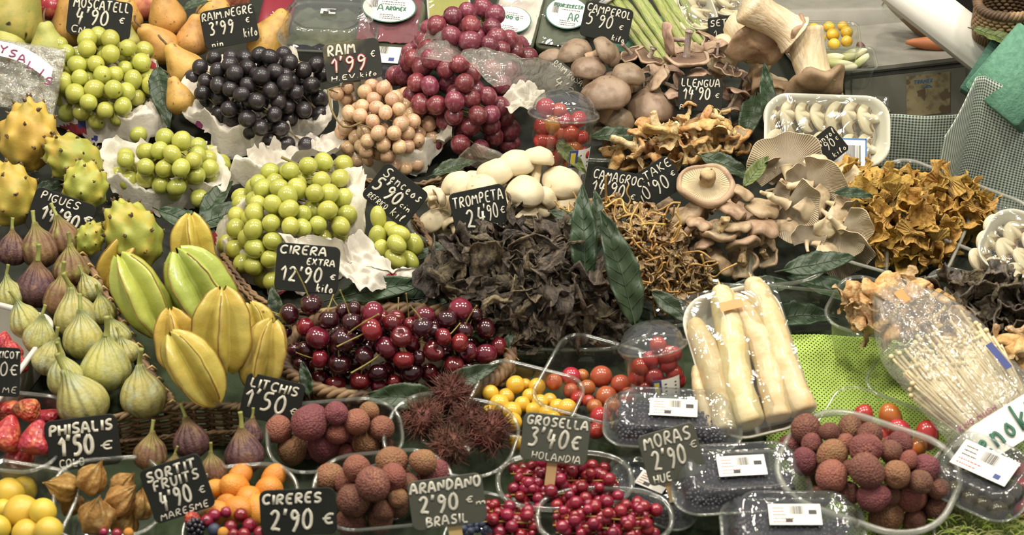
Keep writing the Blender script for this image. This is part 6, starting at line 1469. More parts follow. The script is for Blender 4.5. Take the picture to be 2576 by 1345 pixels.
# tomatoes
TY = pix('z12', '225,385,115 395,330,130 460,330,90 540,340,118 330,410,118 285,460,138 490,405,105 440,460,110 370,510,135 560,450,115 625,435,105 680,480,115 745,490,135 375,580,130 515,500,105 600,520,105 400,720,110 210,510,90 650,560,110 500,600,110')
heap(TY, None, b_round('yellow_tomato', 'tomato', 'tom_y', 'yellow cherry tomato'), 'of the yellow punnet', 'yellow cherry tomatoes in their punnet', h=.035, relaxf=.85)
tray('clear_punnet', 'clear punnet of yellow cherry tomatoes', 1318, 1008, 255, 240, .045, -20, r=.22, rt=.0018)
TO = pix('z12', '770,275,135,tom_r 845,270,100,tom_o 975,275,155,tom_o 1105,325,135,tom_o 655,310,115,tom_o 880,350,115,tom_o 770,370,110,tom_o 1010,410,150,tom_o 1165,410,135,tom_o 820,420,110,tom_r 890,440,90,tom_r 930,480,110,tom_o 1050,470,115,tom_o 970,550,150,tom_r 1120,520,100,tom_o 940,640,120,tom_r')
heap(TO, None, lambda i, e, p, s: (thing('cherry_tomato', None, 'tomato', at(p, rand_rot(), s), mesh=m_ball('cherry_tomato', e[3], i % 4, 1.0)), 'red cherry tomato' if e[3] == 'tom_r' else 'orange cherry tomato'), 'of the square punnet', 'orange cherry tomatoes in the square punnet', h=.035, relaxf=.85)
tray('clear_punnet', 'clear square punnet of orange cherry tomatoes', 1492, 950, 240, 270, .045, -22, r=.22, rt=.0018)
TD = [(2170, 1048, 52, 70), (2240, 1050, 60, 110), (2265, 1088, 58, 120), (2332, 1095, 62, 90), (2308, 1125, 46, 60), (2215, 1100, 50, 100), (2280, 1150, 50, 90)]
for i, (x, y, w, a) in enumerate(TD):
    p = hit(x, y, .04)
    thing('date_tomato', ('red date tomato behind the rim, leftmost', 'orange-red upright date tomato, tallest', 'red date tomato in the middle', 'red date tomato at the right end', 'orange date tomato lowest at the front', 'red date tomato seen through the lychee punnet rim', 'red date tomato hidden low by the lychees')[i], 'tomato', at(p, axis_rot(a, .2), w / k_at(p)), mesh=m_ball('date_tomato', 'tom_or' if 'orange' in ('', 'orange', '', '', 'orange', '', '')[i] else 'tom_r', i % 3, 1.3))
tray('clear_punnet', 'clear punnet of red date tomatoes behind the large lychee punnet', 2235, 1085, 330, 220, .04, -28, r=.25, rt=.0012)
for i, (x, y, w) in enumerate(((2555, 1180, 55), (2570, 1280, 60), (2575, 1225, 50))):
    p = hit(x, y, .03); thing('cherry_tomato', f'red cherry tomato at the right edge, {("uppermost", "lowest", "middle")[i]}', 'tomato', at(p, rand_rot(), w / k_at(p)), mesh=m_ball('cherry_tomato', 'tom_r', i, 1.0))

# domed tubs of tomatoes
def tub(label, px, py, h, rpx, Lpx, lean, yaw, roll, toms, grp, lab):
    """Clear tub lying with its domed lid up; px,py = centre of the mouth."""
    p = hit(px, py, h); k = k_at(p); r = rpx / k; L = Lpx / k
    M = frame(px, py, h, lean, yaw, roll) @ Matrix.Rotation(rad(-90), 4, 'X')   # z runs up along the tub
    bodyV = lathe([(r * .01, -L), (r * .72, -L), (r * .76, -L * .97), (r * .97, -.004), (r * 1.06, -.003), (r * 1.07, 0)], 48, False)
    dome = lathe([(r * 1.07, .0005), (r * 1.08, .004), (r * 1.0, .005)] + [(r * .98 * cos(t), .006 + r * .62 * sin(t)) for t in np.linspace(0, 1.53, 12)], 48, False)
    V, Fc = dome
    a = np.arange(48)
    for j in (0, 1, 2): V[j * 48:(j + 1) * 48, :2] *= (1 + .018 * (a % 2))[:, None]
    root = thing('tomato_tub', label, 'tub', M, [('tub_body', mesh('tub_body', [(*bodyV, K['clear'])])), ('domed_lid', mesh('domed_lid', [(V, Fc, K['lidfilm'])])), ('rim', mesh('rim', [(*tube([Vector((r * 1.08 * cos(t), r * 1.08 * sin(t), .001)) for t in np.linspace(0, 2 * pi, 49)[:-1]], .0013, 6, True), K['rim'])]))])
    # label, wrapped round the side
    a0, a1, z0, z1 = lab
    def f(u, v, e=.0006):
        t = rad(a0 + (a1 - a0) * u); z = -L * (z0 + (z1 - z0) * v); rr = r * (.97 + (.76 - .97) * (-z / L)) + e
        return (rr * cos(t), rr * sin(t), z)
    pcs = [(*grid(9, 5, f), K['label'])]
    for (u0, v0, u1, v1, mt) in ((.0, .0, .28, .34, 'printblue'), (.04, .05, .2, .3, 'inkyel')): pcs.append((*grid(5, 3, lambda u, v: f(u0 + (u1 - u0) * u, v0 + (v1 - v0) * v, .0009 + (.0003 if mt == 'inkyel' else 0))), K[mt]))
    x = .55
    for q in range(14):
        wq = (.012, .022, .008)[q % 3]; pcs.append((*grid(2, 3, lambda u, v: f(x + wq * u, .5 + .42 * v, .0010)), K['ink'])); x += wq + .012
    for q in range(4): pcs.append((*grid(2, 2, lambda u, v: f(.38 + .45 * u, .10 + .08 * q + .03 * v, .0010)), K['ink']))
    obj('paper_label', mesh('paper_label', pcs, False), root)
    for i, (x, y, w, m, nm) in enumerate(toms):
        # inside the tub, at mouth level and below
        q = M.inverted() @ hit(x, y, h); d = M.to_3x3().inverted() @ ray(x, y).normalized()
        rr = w / k / 2; t = (-.3 * r - q.y) / d.y if abs(d.y) > .2 else 0
        P = q + d * t; lim = (r * .95 - rr); pr = math.hypot(P.x, P.y)
        if pr > lim: P.x *= lim / pr; P.y *= lim / pr
        thing('cherry_tomato', f'{nm} in {grp}', 'tomato', at(M @ P, rand_rot(), rr * 2), mesh=m_ball('cherry_tomato', m, i % 4, 1.0))
    return M
def tl(zone, s): return [(e[0], e[1], e[2], e[3], {'tom_r': 'red cherry tomato', 'tom_or': 'orange cherry tomato', 'tom_o': 'brownish orange cherry tomato'}[e[3]] + ', ' + ORD[i] + ' counted from the lid') for i, e in enumerate(pix(zone, s))]
tub('clear tub with domed lid full of tomatoes, between white and brown mushrooms', 1418, 290, .085, 82, 205, 10, 0, -4, tl('z3', '360,810,150,tom_r 470,830,120,tom_r 500,900,130,tom_r 415,930,155,tom_or 615,895,125,tom_r 310,950,140,tom_r 555,1000,150,tom_r 400,1060,130,tom_r 570,1110,150,tom_or 340,1060,140,tom_r 480,1160,130,tom_r 640,1150,110,tom_r 470,990,120,tom_r 420,1200,140,tom_r 560,1240,140,tom_or 640,1030,110,tom_r'), 'the domed tub by the white mushrooms', (-75, -10, .35, 1.0))
tub('clear tub with domed lid full of red tomatoes, beside the wrapped asparagus', 1642, 872, .08, 80, 175, 12, 0, 8, tl('z12', '1310,160,125,tom_r 1420,130,145,tom_r 1240,210,130,tom_r 1430,190,130,tom_r 1330,270,140,tom_r 1210,280,120,tom_r 1470,250,120,tom_r 1540,300,110,tom_r 1400,330,120,tom_r 1270,350,120,tom_r 1360,60,120,tom_r 1480,120,110,tom_r'), 'the domed tub beside the asparagus', (-100, -40, .38, 1.05))

# redcurrants
def strings(px, py, wpx, hpx, n, nb, Hh, lab, grp, z0=.03, seed=5):
    rng = random.Random(seed)
    for i in range(n):
        x0 = px - wpx * .44 + rng.uniform(0, wpx * .12); x1 = px + wpx * .44 - rng.uniform(0, wpx * .12); yy = py - hpx * .36 + hpx * .72 * (i + .5) / n
        h = z0 + .012 * (1 - abs((i + .5) / n - .5) * 1.2) + .004 * (i % 2)
        P = smoothp([hit(x0, yy + rng.uniform(-8, 8), h), hit((x0 * 2 + x1) / 3, yy + rng.uniform(-10, 6), h + .004), hit((x0 + 2 * x1) / 3, yy + rng.uniform(-8, 8), h + .004), hit(x1, yy + rng.uniform(-8, 8), h)], 2)
        o = P[0].copy(); root = thing('redcurrant_string', f'string of redcurrants, {ORD[i]} from the back {lab}', 'redcurrants', Matrix.Translation(o), group=grp)
        L = [0]
        for a, b in zip(P, P[1:]): L.append(L[-1] + (b - a).length)
        pcs = [(*tube([p - o for p in P], .0008, 6), K['curstem'])]
        r = .0054; m = int(L[-1] / (r * 1.0))
        for j in range(m):
            t = (j + .5) / m * L[-1]; q = max(v for v in range(len(L)) if L[v] <= t); q = min(q, len(P) - 2)
            c = P[q].lerp(P[q + 1], (t - L[q]) / (L[q + 1] - L[q])); a = j * 2.4 + rng.uniform(-.4, .4)
            e = c + (AV * cos(a) + NRM * sin(a)) * r * 1.25 * rng.uniform(.8, 1.3)
            s = r * rng.uniform(.8, 1.15)
            if rng.random() < .13: s *= .6
            obj('currant', m_grape('currant', j % 4, 1.0), root, at(e - o, axis_rot(U(200, 340), U(-.2, .6)), s))
            pcs.append((*tube([c - o, e - o], .0004, 4), K['curstem']))
        obj('stem', mesh('stem', pcs), root)
strings(1420, 1215, 310, 105, 7, 10, .04, 'of the rear currant cup', 'redcurrant strings in the rear cup', .026, 5)
tray('clear_cup', 'rear oval clear cup of redcurrants under the GROSELLA card', 1421, 1208, 337, 195, .04, 2, kind='oval', rt=.0026)
strings(1522, 1305, 310, 100, 7, 10, .04, 'of the front currant cup', 'redcurrant strings in the front cup', .032, 6)
tray('clear_cup', 'front oval clear cup of redcurrants at the bottom edge', 1521, 1300, 337, 195, .04, 0, kind='oval', rt=.0026)
strings(1290, 1312, 170, 120, 6, 10, .03, 'beside the ARANDANO card', 'redcurrant strings beside the ARANDANO card', .022, 7)
tray('clear_punnet', 'clear punnet edge with redcurrants beside the ARANDANO card', 1280, 1340, 300, 220, .03, -18, r=.3, rt=.0018)
for i in range(26):
    x, y = 1165 + U(0, 85), 1318 + U(-6, 26) ; p = hit(x, y, .03 + U(-.004, .004))
    thing('blueberry', 'blue-black blueberry at the bottom edge under the ARANDANO card', 'blueberry', at(p, rand_rot(), 22 / k_at(p)), mesh=m_ball('blueberry', 'blueb', i % 3), group='blueberries at the bottom edge')

# berry boxes with ribbed lids
def clam(label, px, py, wpx, dpx, roll, hb, hl, lab, h0=.004, berries='blackb', lean=75, n=26, print_=True, grp=''):
    p = hit(px, py, h0 + hb); k = k_at(p); w, d = wpx / k, dpx / k; M0 = frame(px, py, h0 + hb, lean, 0, roll)
    M = M0.copy(); M.translation = p - (M.to_3x3() @ Vector((0, 0, hb)))
    a, b = punnet(w, d, hb, min(w, d) * .3, .84, 1, 'clear', 'rim', .0014); l, e = lid_mesh(w, d, hl, min(w, d) * .3)
    up = Matrix.Translation((0, 0, hb + .001))
    t = thing('berry_box' if n else 'clear_box', label, 'box', M, [('tray_body', a), ('rim', b), ('lid', l, up, [('lid_edge', e)])])
    lw, ld = lab; pcs = [(*box(0, 0, 0, lw * w, ld * d, .0003), K['label'])]
    pcs += bars(-lw * w * .1, 0, lw * w * .3, ld * d * .4, 12, z=.0003) + lines(-lw * w * .42, ld * d * .3, lw * w * .3, 3, ld * d * .16, ld * d * .05, 'ink' if not print_ else 'inkred', .0003, 3) + lines(-lw * w * .42, -ld * d * .2, lw * w * .5, 2, ld * d * .16, ld * d * .05, 'inkred', .0003, 4)
    if print_: pcs += [(*box(-lw * w * .12, -ld * d * .3, .0003, .006, .004, .0002), K['ink']), (*box(lw * w * .34, ld * d * .1, .0003, .007, .005, .0002), K['ink'])]
    else: pcs += [(*box(lw * w * .3, -ld * d * .3, .0003, .006, .006, .0002), K['printblue'])]
    obj('paper_label', mesh('paper_label', pcs, False), t, Matrix.Translation((0, 0, hb + hl * 1.02 + .001)))
    rng = random.Random(int(px)); nx = 7 if n > 20 else 5; i = 0
    for jy in range(4):
        for jx in range(nx):
            if i >= n: break
            q = M @ Vector(((jx + .5) / nx * w * .8 - w * .4 + rng.uniform(-.002, .002), (jy + .5) / 4 * d * .8 - d * .4 + rng.uniform(-.002, .002), hb * .8 + rng.uniform(-.002, .004)))
            s = w * .8 / nx * 1.3; i += 1
            if berries == 'blackb': thing('blackberry', 'blackberry under the lid of ' + grp, 'blackberry', at(q, rand_rot(), s), mesh=m_blackberry(i % 3), group='blackberries in ' + grp)
            else:
                thing('olive_tomato', 'dark olive green tomato under the lid of ' + grp, 'tomato', at(q, rand_rot(), s * 1.05), mesh=m_ball('olive_tomato', 'olive', i % 3), group='dark tomatoes in ' + grp)
    return t
K['olive'] = mat('dark_olive_tomato_skin', '3c3a20', '4f4424', ns=1.2, rough=.2, coat=.4, c3='2a2a1c')
clam('clear lidded box of blackberries behind the MORAS card', 1692, 1062, 330, 175, -4, .028, .018, (.36, .34), .03, grp='the box behind the MORAS card')
clam('clear lidded box of blackberries right of the MORAS card, lid coloured with bluish reflections', 1862, 1212, 335, 200, 4, .03, .02, (.36, .34), .02, grp='the box right of the MORAS card')
clam('clear lidded box of blackberries at the bottom edge, lid coloured with bluish reflections', 1995, 1335, 345, 205, 0, .03, .02, (.38, .34), .02, grp='the box at the bottom edge')
clam('clear lidded box of dark olive tomatoes with a white label at the right', 2470, 1205, 250, 225, -34, .03, .02, (.6, .42), .02, berries='o', n=16, print_=False, grp='the right box')
clam('lower clear lidded box of blackberries under the MORAS card', 1640, 1240, 260, 170, -30, .022, .014, (.3, .3), .002, grp='the low box under the MORAS card')
# blue-white asparagus tray
p = hit(1872, 930, .06); k = k_at(p); M = frame(1872, 930, .06, 52, 0, 14); w, d = 255 / k, 400 / k
t = thing('foam_tray', 'white foam tray of thick white asparagus under film, standing on the net', 'tray', M, [('tray', foam_tray(w, d, .022, .03)), ('cling_film', sheet_film(w * .97, d * .97, .034, .005, .02, 'film', 5)), ('tape', mesh('tape', [(*box(-.002, d * .33, .043, .022, .009, .0004), K['orange_tape'])], False))])
for i, (x, L, r) in enumerate(((-.038, .100, .0125), (-.014, .122, .0150), (.012, .112, .0145), (.036, .122, .0148), (-.048, .062, .007))):
    a, b = m_asp(i, 'asp_w', 6.0)
    thing('white_asparagus', ('slim white asparagus spear at the left of the tray', 'white asparagus spear second from left, its tip highest', 'white asparagus spear in the middle under the orange tape', 'white asparagus spear at the right of the tray', 'thin short white asparagus spear at the very left')[i], 'asparagus',
          M @ Matrix.Translation((x + .0, -d * .43 + (.0 if i else .0), .012 + r * .9)) @ Matrix.Rotation(rad(-90), 4, 'X') @ Matrix.Rotation(rad((2, 3, 0, -3, 2)[i]), 4, 'Y') @ Matrix.Diagonal((r * 2, r * 2, L / 6 * 1.16, 1)), [('stalk', a), ('tip_scales', b)])
# green asparagus bundle at the top
M = frame(1640, 45, .05, 55, 0, 28)
for i in range(9):
    a, b = m_asp(i % 4, 'asp_g', 9.0)
    thing('green_asparagus', f'green asparagus spear, {ORD[i]} from the left of the bundle', 'asparagus', M @ Matrix.Translation((-.030 + .0085 * i, -.055 - .003 * (i % 3), .004 * (i % 2))) @ Matrix.Rotation(rad(-90), 4, 'X') @ Matrix.Rotation(rad(U(-3, 3)), 4, 'Y') @ Matrix.Diagonal((.0095, .0095, .016, 1)), [('stalk', a), ('tip_scales', b)], group='green asparagus bundle')
thing('elastic_band', 'white and blue band around the green asparagus', 'band', M @ Matrix.Translation((.004, .04, .003)), [('band', mesh('band', [(*tube([(-.046, 0, 0), (-.03, 0, .009), (.03, 0, .012), (.046, 0, 0)], .0045, 8, flat=((0, 0, 1), .3)), K['label'])])), ('blue_stripe', mesh('blue_stripe', [(*tube([(-.046, .001, .001), (-.03, .001, .0105), (.03, .001, .0135), (.046, .001, .001)], .001, 6), K['inkblue'])]))])
flat('green_paper', 'green paper under the green asparagus', 'paper', 1540, 1720, 40, 130, .02, 'towel', 2, 2)
# enoki bag
M = frame(2395, 922, .075, 58, 0, 33); k = k_at(M.translation)
rng = random.Random(4); pcs = []; heads = []
for i in range(260):
    x = rng.uniform(-.038, .038); y1 = rng.uniform(.0, .03) + (.02 if rng.random() < .2 else 0); z = rng.uniform(-.003, .010); x1 = x * 1.15 + rng.uniform(-.008, .008)
    pcs.append((*tube([(x * .8, -.085, z * .6), ((x + x1) / 2 + rng.uniform(-.003, .003), -.03, z), (x1, y1 - .01, z + .002)], .0014, 5), K['enoki']))
    if i % 2: continue
    V, Fc = ico(2); heads.append((V * np.array([.0026, .0026, .0022]) + np.array([x1, y1 - .01, z + .003]), Fc, K['enoki']))
thing('enoki_mushrooms', 'bundle of thin white enoki mushrooms inside the clear bag', 'mushrooms', M, [('stems', mesh('stems', pcs)), ('caps', mesh('caps', heads))])
def bagmesh(w, d, z0, amp, seed, outline=None, tz=.016):
    def f(u, v):
        x, y = (u - .5) * w, (v - .5) * d
        t = outline(v) if outline else 1
        e = min(1, (.5 - abs(u - .5)) * 5, (.5 - abs(v - .5)) * 5)
        q = Vector((x * 45 + seed, y * 30, seed)); n = noise.voronoi(q)[0]
        return (x * t, y, z0 + tz * max(0, e) ** .6 + amp * ((n[1] - n[0]) - .3) + amp * noise.noise(q * .5))
    return grid(44, 60, f)
V, Fc = bagmesh(.105, .205, .002, .006, 3, lambda v: 1 - .75 * max(0, (v - .62) / .38) ** 1.6)
V2, F2 = box(0, -.08, .0, .098, .035, .0005)
V2, F2 = grid(12, 5, lambda u, v: ((u - .5) * .102, -.1 + .036 * v, .0195 * min(1, (.5 - abs(u - .5)) * 6) ** .5))
V3, F3 = grid(6, 5, lambda u, v: (.018 + .031 * u, -.1 + .026 * v * (.4 + .6 * u), .0203 * min(1, (.5 - abs(u * .3 + .18)) * 6) ** .5))
t = thing('mushroom_bag', 'crinkled clear bag of enoki mushrooms with printed green lettering, leaning on the beige punnet', 'bag', M, [('clear_film', mesh('clear_film', [(V, Fc, K['bag'])])), ('printed_panel', mesh('printed_panel', [(V2, F2, K['label'])])), ('green_corner', mesh('green_corner', [(V3, F3, K['inkgreen'])])),
    ('lettering', mesh('lettering', write('enoki', -.042, -.094, .026, .062, .0016, 'inkgreen', .0215) + write('KING MUSH', -.045, -.063, .0045, .042, .0005, 'purple_ink', .0208) + [(*tube([(.03 + .008 * q, -.072, .022), (.031 + .008 * q, -.06 + .004 * q, .0222)], .0009, 5), K['inkgreen']) for q in range(2)])),
    ('tape', mesh('tape', [(*box(-.0, .078, .016, .009, .014, .0005), K['orange_tape'])], False)), ('blue_print', mesh('blue_print', [(*box(.032, -.022, .0225, .007, .03, .0003), K['printblue'])], False))])
tray('clear_punnet', 'long clear punnet under the enoki bag', 2400, 990, 420, 190, .03, -30, r=.3, rt=.0018)
# sprouts bottom right
rng = random.Random(9); pcs = []; o = hit(2470, 1335, .03)
for i in range(170):
    x, y = rng.uniform(2370, 2590), rng.uniform(1300, 1375); a = rng.uniform(0, 6.28); p = hit(x, y, .03 + rng.uniform(-.006, .006)) - o; q = Vector((cos(a), sin(a) * .6, rng.uniform(-.2, .4))) * rng.uniform(.008, .018)
    pcs.append((*tube(smoothp([p, p + q * .5 + Vector((0, 0, .004)), p + q], 1), .0006, 4), K['sprout' if rng.random() < .7 else 'lime']))
thing('sprouts', 'tangle of pale green sprouts in the bottom right corner', 'sprouts', Matrix.Translation(o), mesh=mesh('sprouts', pcs), kind='stuff')
tray('clear_punnet', 'clear punnet of pale green sprouts in the bottom right corner', 2475, 1345, 240, 170, .028, -5, r=.3, rt=.0016)

# bag over the red grapes, physalis bag
def loose_bag(name, label, rim, ctr, seed, mt='bag', amp=.014, extra=()):
    c = hit(*ctr); o = c; P = smoothp([hit(*q) for q in rim], 1, True); n = len(P); V = []; nr = 14
    for j in range(nr + 1):
        s = j / nr
        for i in range(n):
            p = c.lerp(P[i], s); q = p * 38 + Vector((seed, 0, 0)); v = noise.voronoi(q)[0]
            V.append((p - o + NRM * (amp * (v[1] - v[0] - .3) + .02 * (1 - s * s)) + Vector((1, 0, 0)) * amp * .5 * noise.noise(q))[:])
    Fc = [(j * n + i, j * n + (i + 1) % n, (j + 1) * n + (i + 1) % n, (j + 1) * n + i) for j in range(nr) for i in range(n)]
    return thing(name, label, 'bag', Matrix.Translation(o), [('film', mesh('film', [(np.array(V), Fc, K[mt])]))] + list(extra))
loose_bag('clear_bag', 'crumpled clear bag over the right side of the red grapes', [(1140, 118, .13), (1230, 125, .135), (1340, 160, .12), (1400, 150, .10), (1450, 190, .08), (1400, 250, .07), (1330, 230, .10), (1260, 220, .12), (1210, 190, .13)], (1310, 185, .11), 4)
loose_bag('clear_bag', 'edge of the clear bag behind the red grapes, round at the top', [(1035, 130, .09), (1060, 85, .08), (1110, 90, .08), (1180, 100, .09), (1150, 150, .12), (1080, 150, .12)], (1100, 115, .09), 8)
loose_bag('clear_bag', 'clear bag below the red grapes beside the white mushrooms', [(1140, 395, .04), (1180, 380, .05), (1230, 400, .05), (1260, 380, .05), (1280, 410, .045), (1210, 425, .03), (1160, 415, .03)], (1200, 400, .045), 9)
M = frame(52, 190, .075, 40, 5, -12); 
V, Fc = bagmesh(.085, .075, .0, .006, 7, None, .012)
thing('physalis_bag', 'crinkled shiny bag with a white lettered label at the left edge', 'bag', M, [('clear_film', mesh('clear_film', [(V, Fc, K['bag'])])), ('backing', mesh('backing', [(*grid(30, 30, lambda u, v: ((u - .5) * .082, (v - .5) * .072, -.004 + .006 * noise.noise(Vector((u * 9, v * 9, 2))))), K['foil'])])), ('paper_label', mesh('paper_label', [(*grid(12, 5, lambda u, v: (-.035 + .07 * u, .012 + .016 * v - .03 * (u - .2) ** 2, .0185)), K['label'])], False)),
   ('lettering', mesh('lettering', [pc for i, ch in enumerate('YSALIS') for pc in write(ch, -.024 + .0105 * i, .016 - .0022 * i - .0006 * i * i, .008, .0075, .0008, 'purple_ink', .0192)]))])

# ================================================================ packs along the top
def pack(label, px, py, h, wpx, dpx, roll, fillm, lab=None, lean=62, text=(), name='herb_pack', rimm='black_tray'):
    p = hit(px, py, h); k = k_at(p); w, d = wpx / k, dpx / k; M = frame(px, py, h, lean, 0, roll)
    V, Fc = plate(rrect(w, d, .008, 4), .012); pcs = [(V, Fc, K[rimm])]
    V2, F2 = grid(16, 16, lambda u, v: ((u - .5) * w * .9, (v - .5) * d * .9, .004 * (.3 + noise.noise(Vector((u * 9 + px, v * 9, 3)))) + .002))
    parts = [('tray', mesh('tray', pcs)), ('filling', mesh('filling', [(V2, F2, K[fillm])])), ('cling_film', sheet_film(w * .97, d * .97, .006, .003, .02, 'film', px))]
    if lab:
        cx, cy_, a, b = [q / k for q in lab]
        V3 = [(cx + a * cos(t), cy_ + b * sin(t)) for t in np.linspace(0, 2 * pi, 41)[:-1]]
        V4 = [(cx + a * 1.05 * cos(t), cy_ + b * 1.05 * sin(t)) for t in np.linspace(0, 2 * pi, 41)[:-1]]
        q = [(*plate(V3, .0004), K['label'])]; q = [(np.array(q[0][0]) + [0, 0, .0108], q[0][1], K['label'])]; e = plate(V4, .0004); q.append((np.array(e[0]) + [0, 0, .0104], e[1], K['inkgreen']))
        q += bars(cx - a * .75, cy_ - b * .1, a * .35, b * .7, 9, z=.0112) + lines(cx - a * .3, cy_ + b * .5, a * .9, 3, b * .16, b * .04, z=.0112) + lines(cx - a * .3, cy_ - b * .55, a * .8, 3, b * .13, b * .04, z=.0112)
        for s, x, y, th, tw in text: q += write(s, cx + a * x, cy_ + b * y, th * b, tw * a, .0007, 'inkgreen', .0112, slant=0, jit=0)
        parts.append(('paper_label', mesh('paper_label', q, False)))
    return thing(name, label, 'packaged food', M, parts)
pack('edible flower pack with a round green-edged label over dark red petals', 980, 55, .05, 165, 160, -6, 'petal_red', (-4, 28, 66, 48), text=(('AROMEX', -.1, -.22, .26, .75), ('A', -.42, -.3, .42, .22)))
pack('flower pack of yellow petals in a pale tray behind the red grapes', 1130, 25, .03, 110, 150, 4, 'petal_yel', None, rimm='foam')
pack('pack of purple and white flowers behind the red grapes', 1300, 45, .03, 120, 190, -12, 'petal_mix', (-10, -28, 50, 42), text=(('100 g', -.4, 0, .25, .8),))
pack('flower pack with a large round pale label beside the CAMPEROL card', 1420, 55, .03, 120, 190, -10, 'black_tray', (5, 10, 52, 50), text=(('FLOR ELECTR', -.7, .35, .2, 1.4), ('AR', .1, -.5, .5, .5)))
# clamshell of herbs
t = clam('large clear clamshell of greens at the top edge beside the red package', 828, 68, 235, 200, -4, .03, .02, (.16, .1), .02, berries='none', n=0)
p = hit(828, 68, .03)
thing('herb_filling', 'dark green herbs filling the large clamshell', 'herbs', frame(828, 70, .03, 75, 0, -4), mesh=mesh('herb_filling', [(*grid(20, 16, lambda u, v: ((u - .5) * .085, (v - .5) * .065, .006 * noise.noise(Vector((u * 8, v * 8, 2))))), K['black_tray'])]))
clam('flat clear box with barcode label behind the worn wooden price sign', 960, 155, 190, 150, -6, .02, .01, (.5, .5), .01, berries='none', n=0, print_=False)
t = thing('red_package', 'dark red glossy package with white pattern beside the herb clamshell', 'package', frame(688, 60, .03, 45, 0, -12), [('wrapper', mesh('wrapper', [(*plate(rrect(.036, .095, .006), .02), K['redpack'])])), ('white_pattern', mesh('white_pattern', [pc for j in range(3) for pc in [(*tube([(.006 * cos(a), -.03 + .02 * j + .006 * sin(a), .0004) for a in (q, q + 3.14)], .0006, 4), K['label']) for q in (0, .8, 1.6, 2.4)]]))])

# ================================================================ beyond the counter: drawer unit, cloths, next stall
M = frame(2292, 240, .03, 4, 8, 3.5); 
k = k_at(M.translation); w, hh, dp = .145, .072, .14
pcs = [(*box(0, 0, -dp / 2, w, hh, dp), K['steel'])]
parts = [('housing', mesh('housing', pcs, False)), ('top_panel', mesh('top_panel', [(*box(-.02, hh / 2 + .001, -dp / 2 - .02, w + .05, .004, dp + .05), K['steel_top'])], False)),
         ('drawer_front', mesh('drawer_front', [(*box(-.003, -.001, .001, w - .02, hh - .018, .003), K['steel']), (*box(0, hh / 2 - .006, .001, w, .0015, .004), K['ink']), (*box(0, -hh / 2 + .008, .002, w, .004, .006), K['steel_top'])], False), None,
          [('lock', mesh('lock', [(*[np.array(lathe([(.001, .008), (.0045, .0075), (.0055, .004), (.0055, 0)], 20)[0]), lathe([(.001, .008), (.0045, .0075), (.0055, .004), (.0055, 0)], 20)[1]], K['chrome'])]), Matrix.Translation((-.030, -.012, .002))),
           ('taped_paper', mesh('taped_paper', [(*box(.018, .0, .003, .048, .046, .0006), K['tapepaper'])] + write('TRAMEX', .002, .014, .004, .02, .0004, 'inkblue', .0036) + write('A', .012, .008, .003, .01, .0004, 'inkblue', .0036), False))])]
thing('steel_drawer_unit', 'grey steel drawer unit with a lock and yellowed paper behind the mushrooms', 'drawer unit', M, parts)
p = M @ Vector((.03, .041, -.03))
V, Fc = tube(smoothp([(-.026, 0, 0), (-.01, .001, 0), (.012, 0, .002), (.022, -.002, .002)], 2), [.003, .004, .005, .0065, .0075, .008, .0085, .009, .009, .009, .0085, .008, .006, .003][:14] + [.003] * 0, 10) if False else tube([(-.026, 0, 0), (-.018, .001, 0), (-.005, .001, 0), (.008, 0, .001), (.018, -.001, .002), (.022, -.002, .002)], [.002, .0045, .007, .008, .007, .003], 12)
thing('carrot', 'orange carrot piece lying on the steel drawer unit', 'carrot', Matrix.Translation(p + Vector((0, 0, .004))) @ Matrix.Rotation(rad(-12), 4, 'Z'), mesh=mesh('carrot', [(V, Fc, K['carrot'])]))
def blk(name, label, cat, px, py, h, sx, sy, sz, lean, yaw, roll, mt, bev=.3):
    M = frame(px, py, h, lean, yaw, roll)
    return thing(name, label, cat, M, mesh=mesh(name, [(*loft([[(x, y, z) for x, y in rrect(sx * s, sy * s, min(sx, sy) * bev)] for s, z in ((.9, -sz), (.97, -sz * .9), (1, -sz * .6), (1, -sz * .1), (.985, 0))], True, True), K[mt])]))
blk('grey_case', 'grey box-shaped scale behind the yellow tomato box', 'scale', 2120, 75, .02, .18, .045, .12, 8, 4, 0, 'steel_top', .1)
tray('tomato_box', 'lidded clear box of yellow tomatoes on the steel drawer unit', 2085, 92, 150, 120, .045, -2, h0=.055, r=.2, rt=.0014)
for i, e in enumerate([(2048, 72, 30), (2085, 68, 30), (2120, 66, 28), (2130, 82, 32), (2095, 88, 34), (2062, 96, 32), (2130, 104, 30), (2098, 112, 32), (2060, 122, 30), (2035, 95, 28)]):
    p = hit(e[0], e[1], .085); thing('yellow_tomato', f'yellow tomato, {ORD[i]} counted from the back left of the box on the drawer unit', 'tomato', at(p, rand_rot(), e[2] / k_at(p)), mesh=m_ball('yellow_tomato', 'tom_y', i % 3), group='yellow tomatoes in the rear box')
tray('salad_box', 'clear box of pale endive leaves on the steel drawer unit', 2115, 148, 170, 90, .03, 2, h0=.055, r=.2, rt=.0014)
for i, (x, y, wq, a) in enumerate(((2085, 148, 80, 5), (2140, 140, 90, 20), (2110, 165, 90, -5), (2165, 155, 60, 40))):
    p = hit(x, y, .075); thing('endive', f'pale green endive leaf, {ORD[i]} from the left in the rear clear box', 'endive', at(p, axis_rot(a, .3), (wq * .35 / k_at(p), wq * .35 / k_at(p), wq / k_at(p))), mesh=m_ball('endive', 'endive', i, 1.0, 3, .15))
p = hit(2165, 120, .08); thing('radicchio', 'dark red radicchio piece in the rear clear box', 'radicchio', at(p, rand_rot(), 32 / k_at(p)), mesh=m_ball('radicchio', 'radicchio', 2, .6, 3, .2))
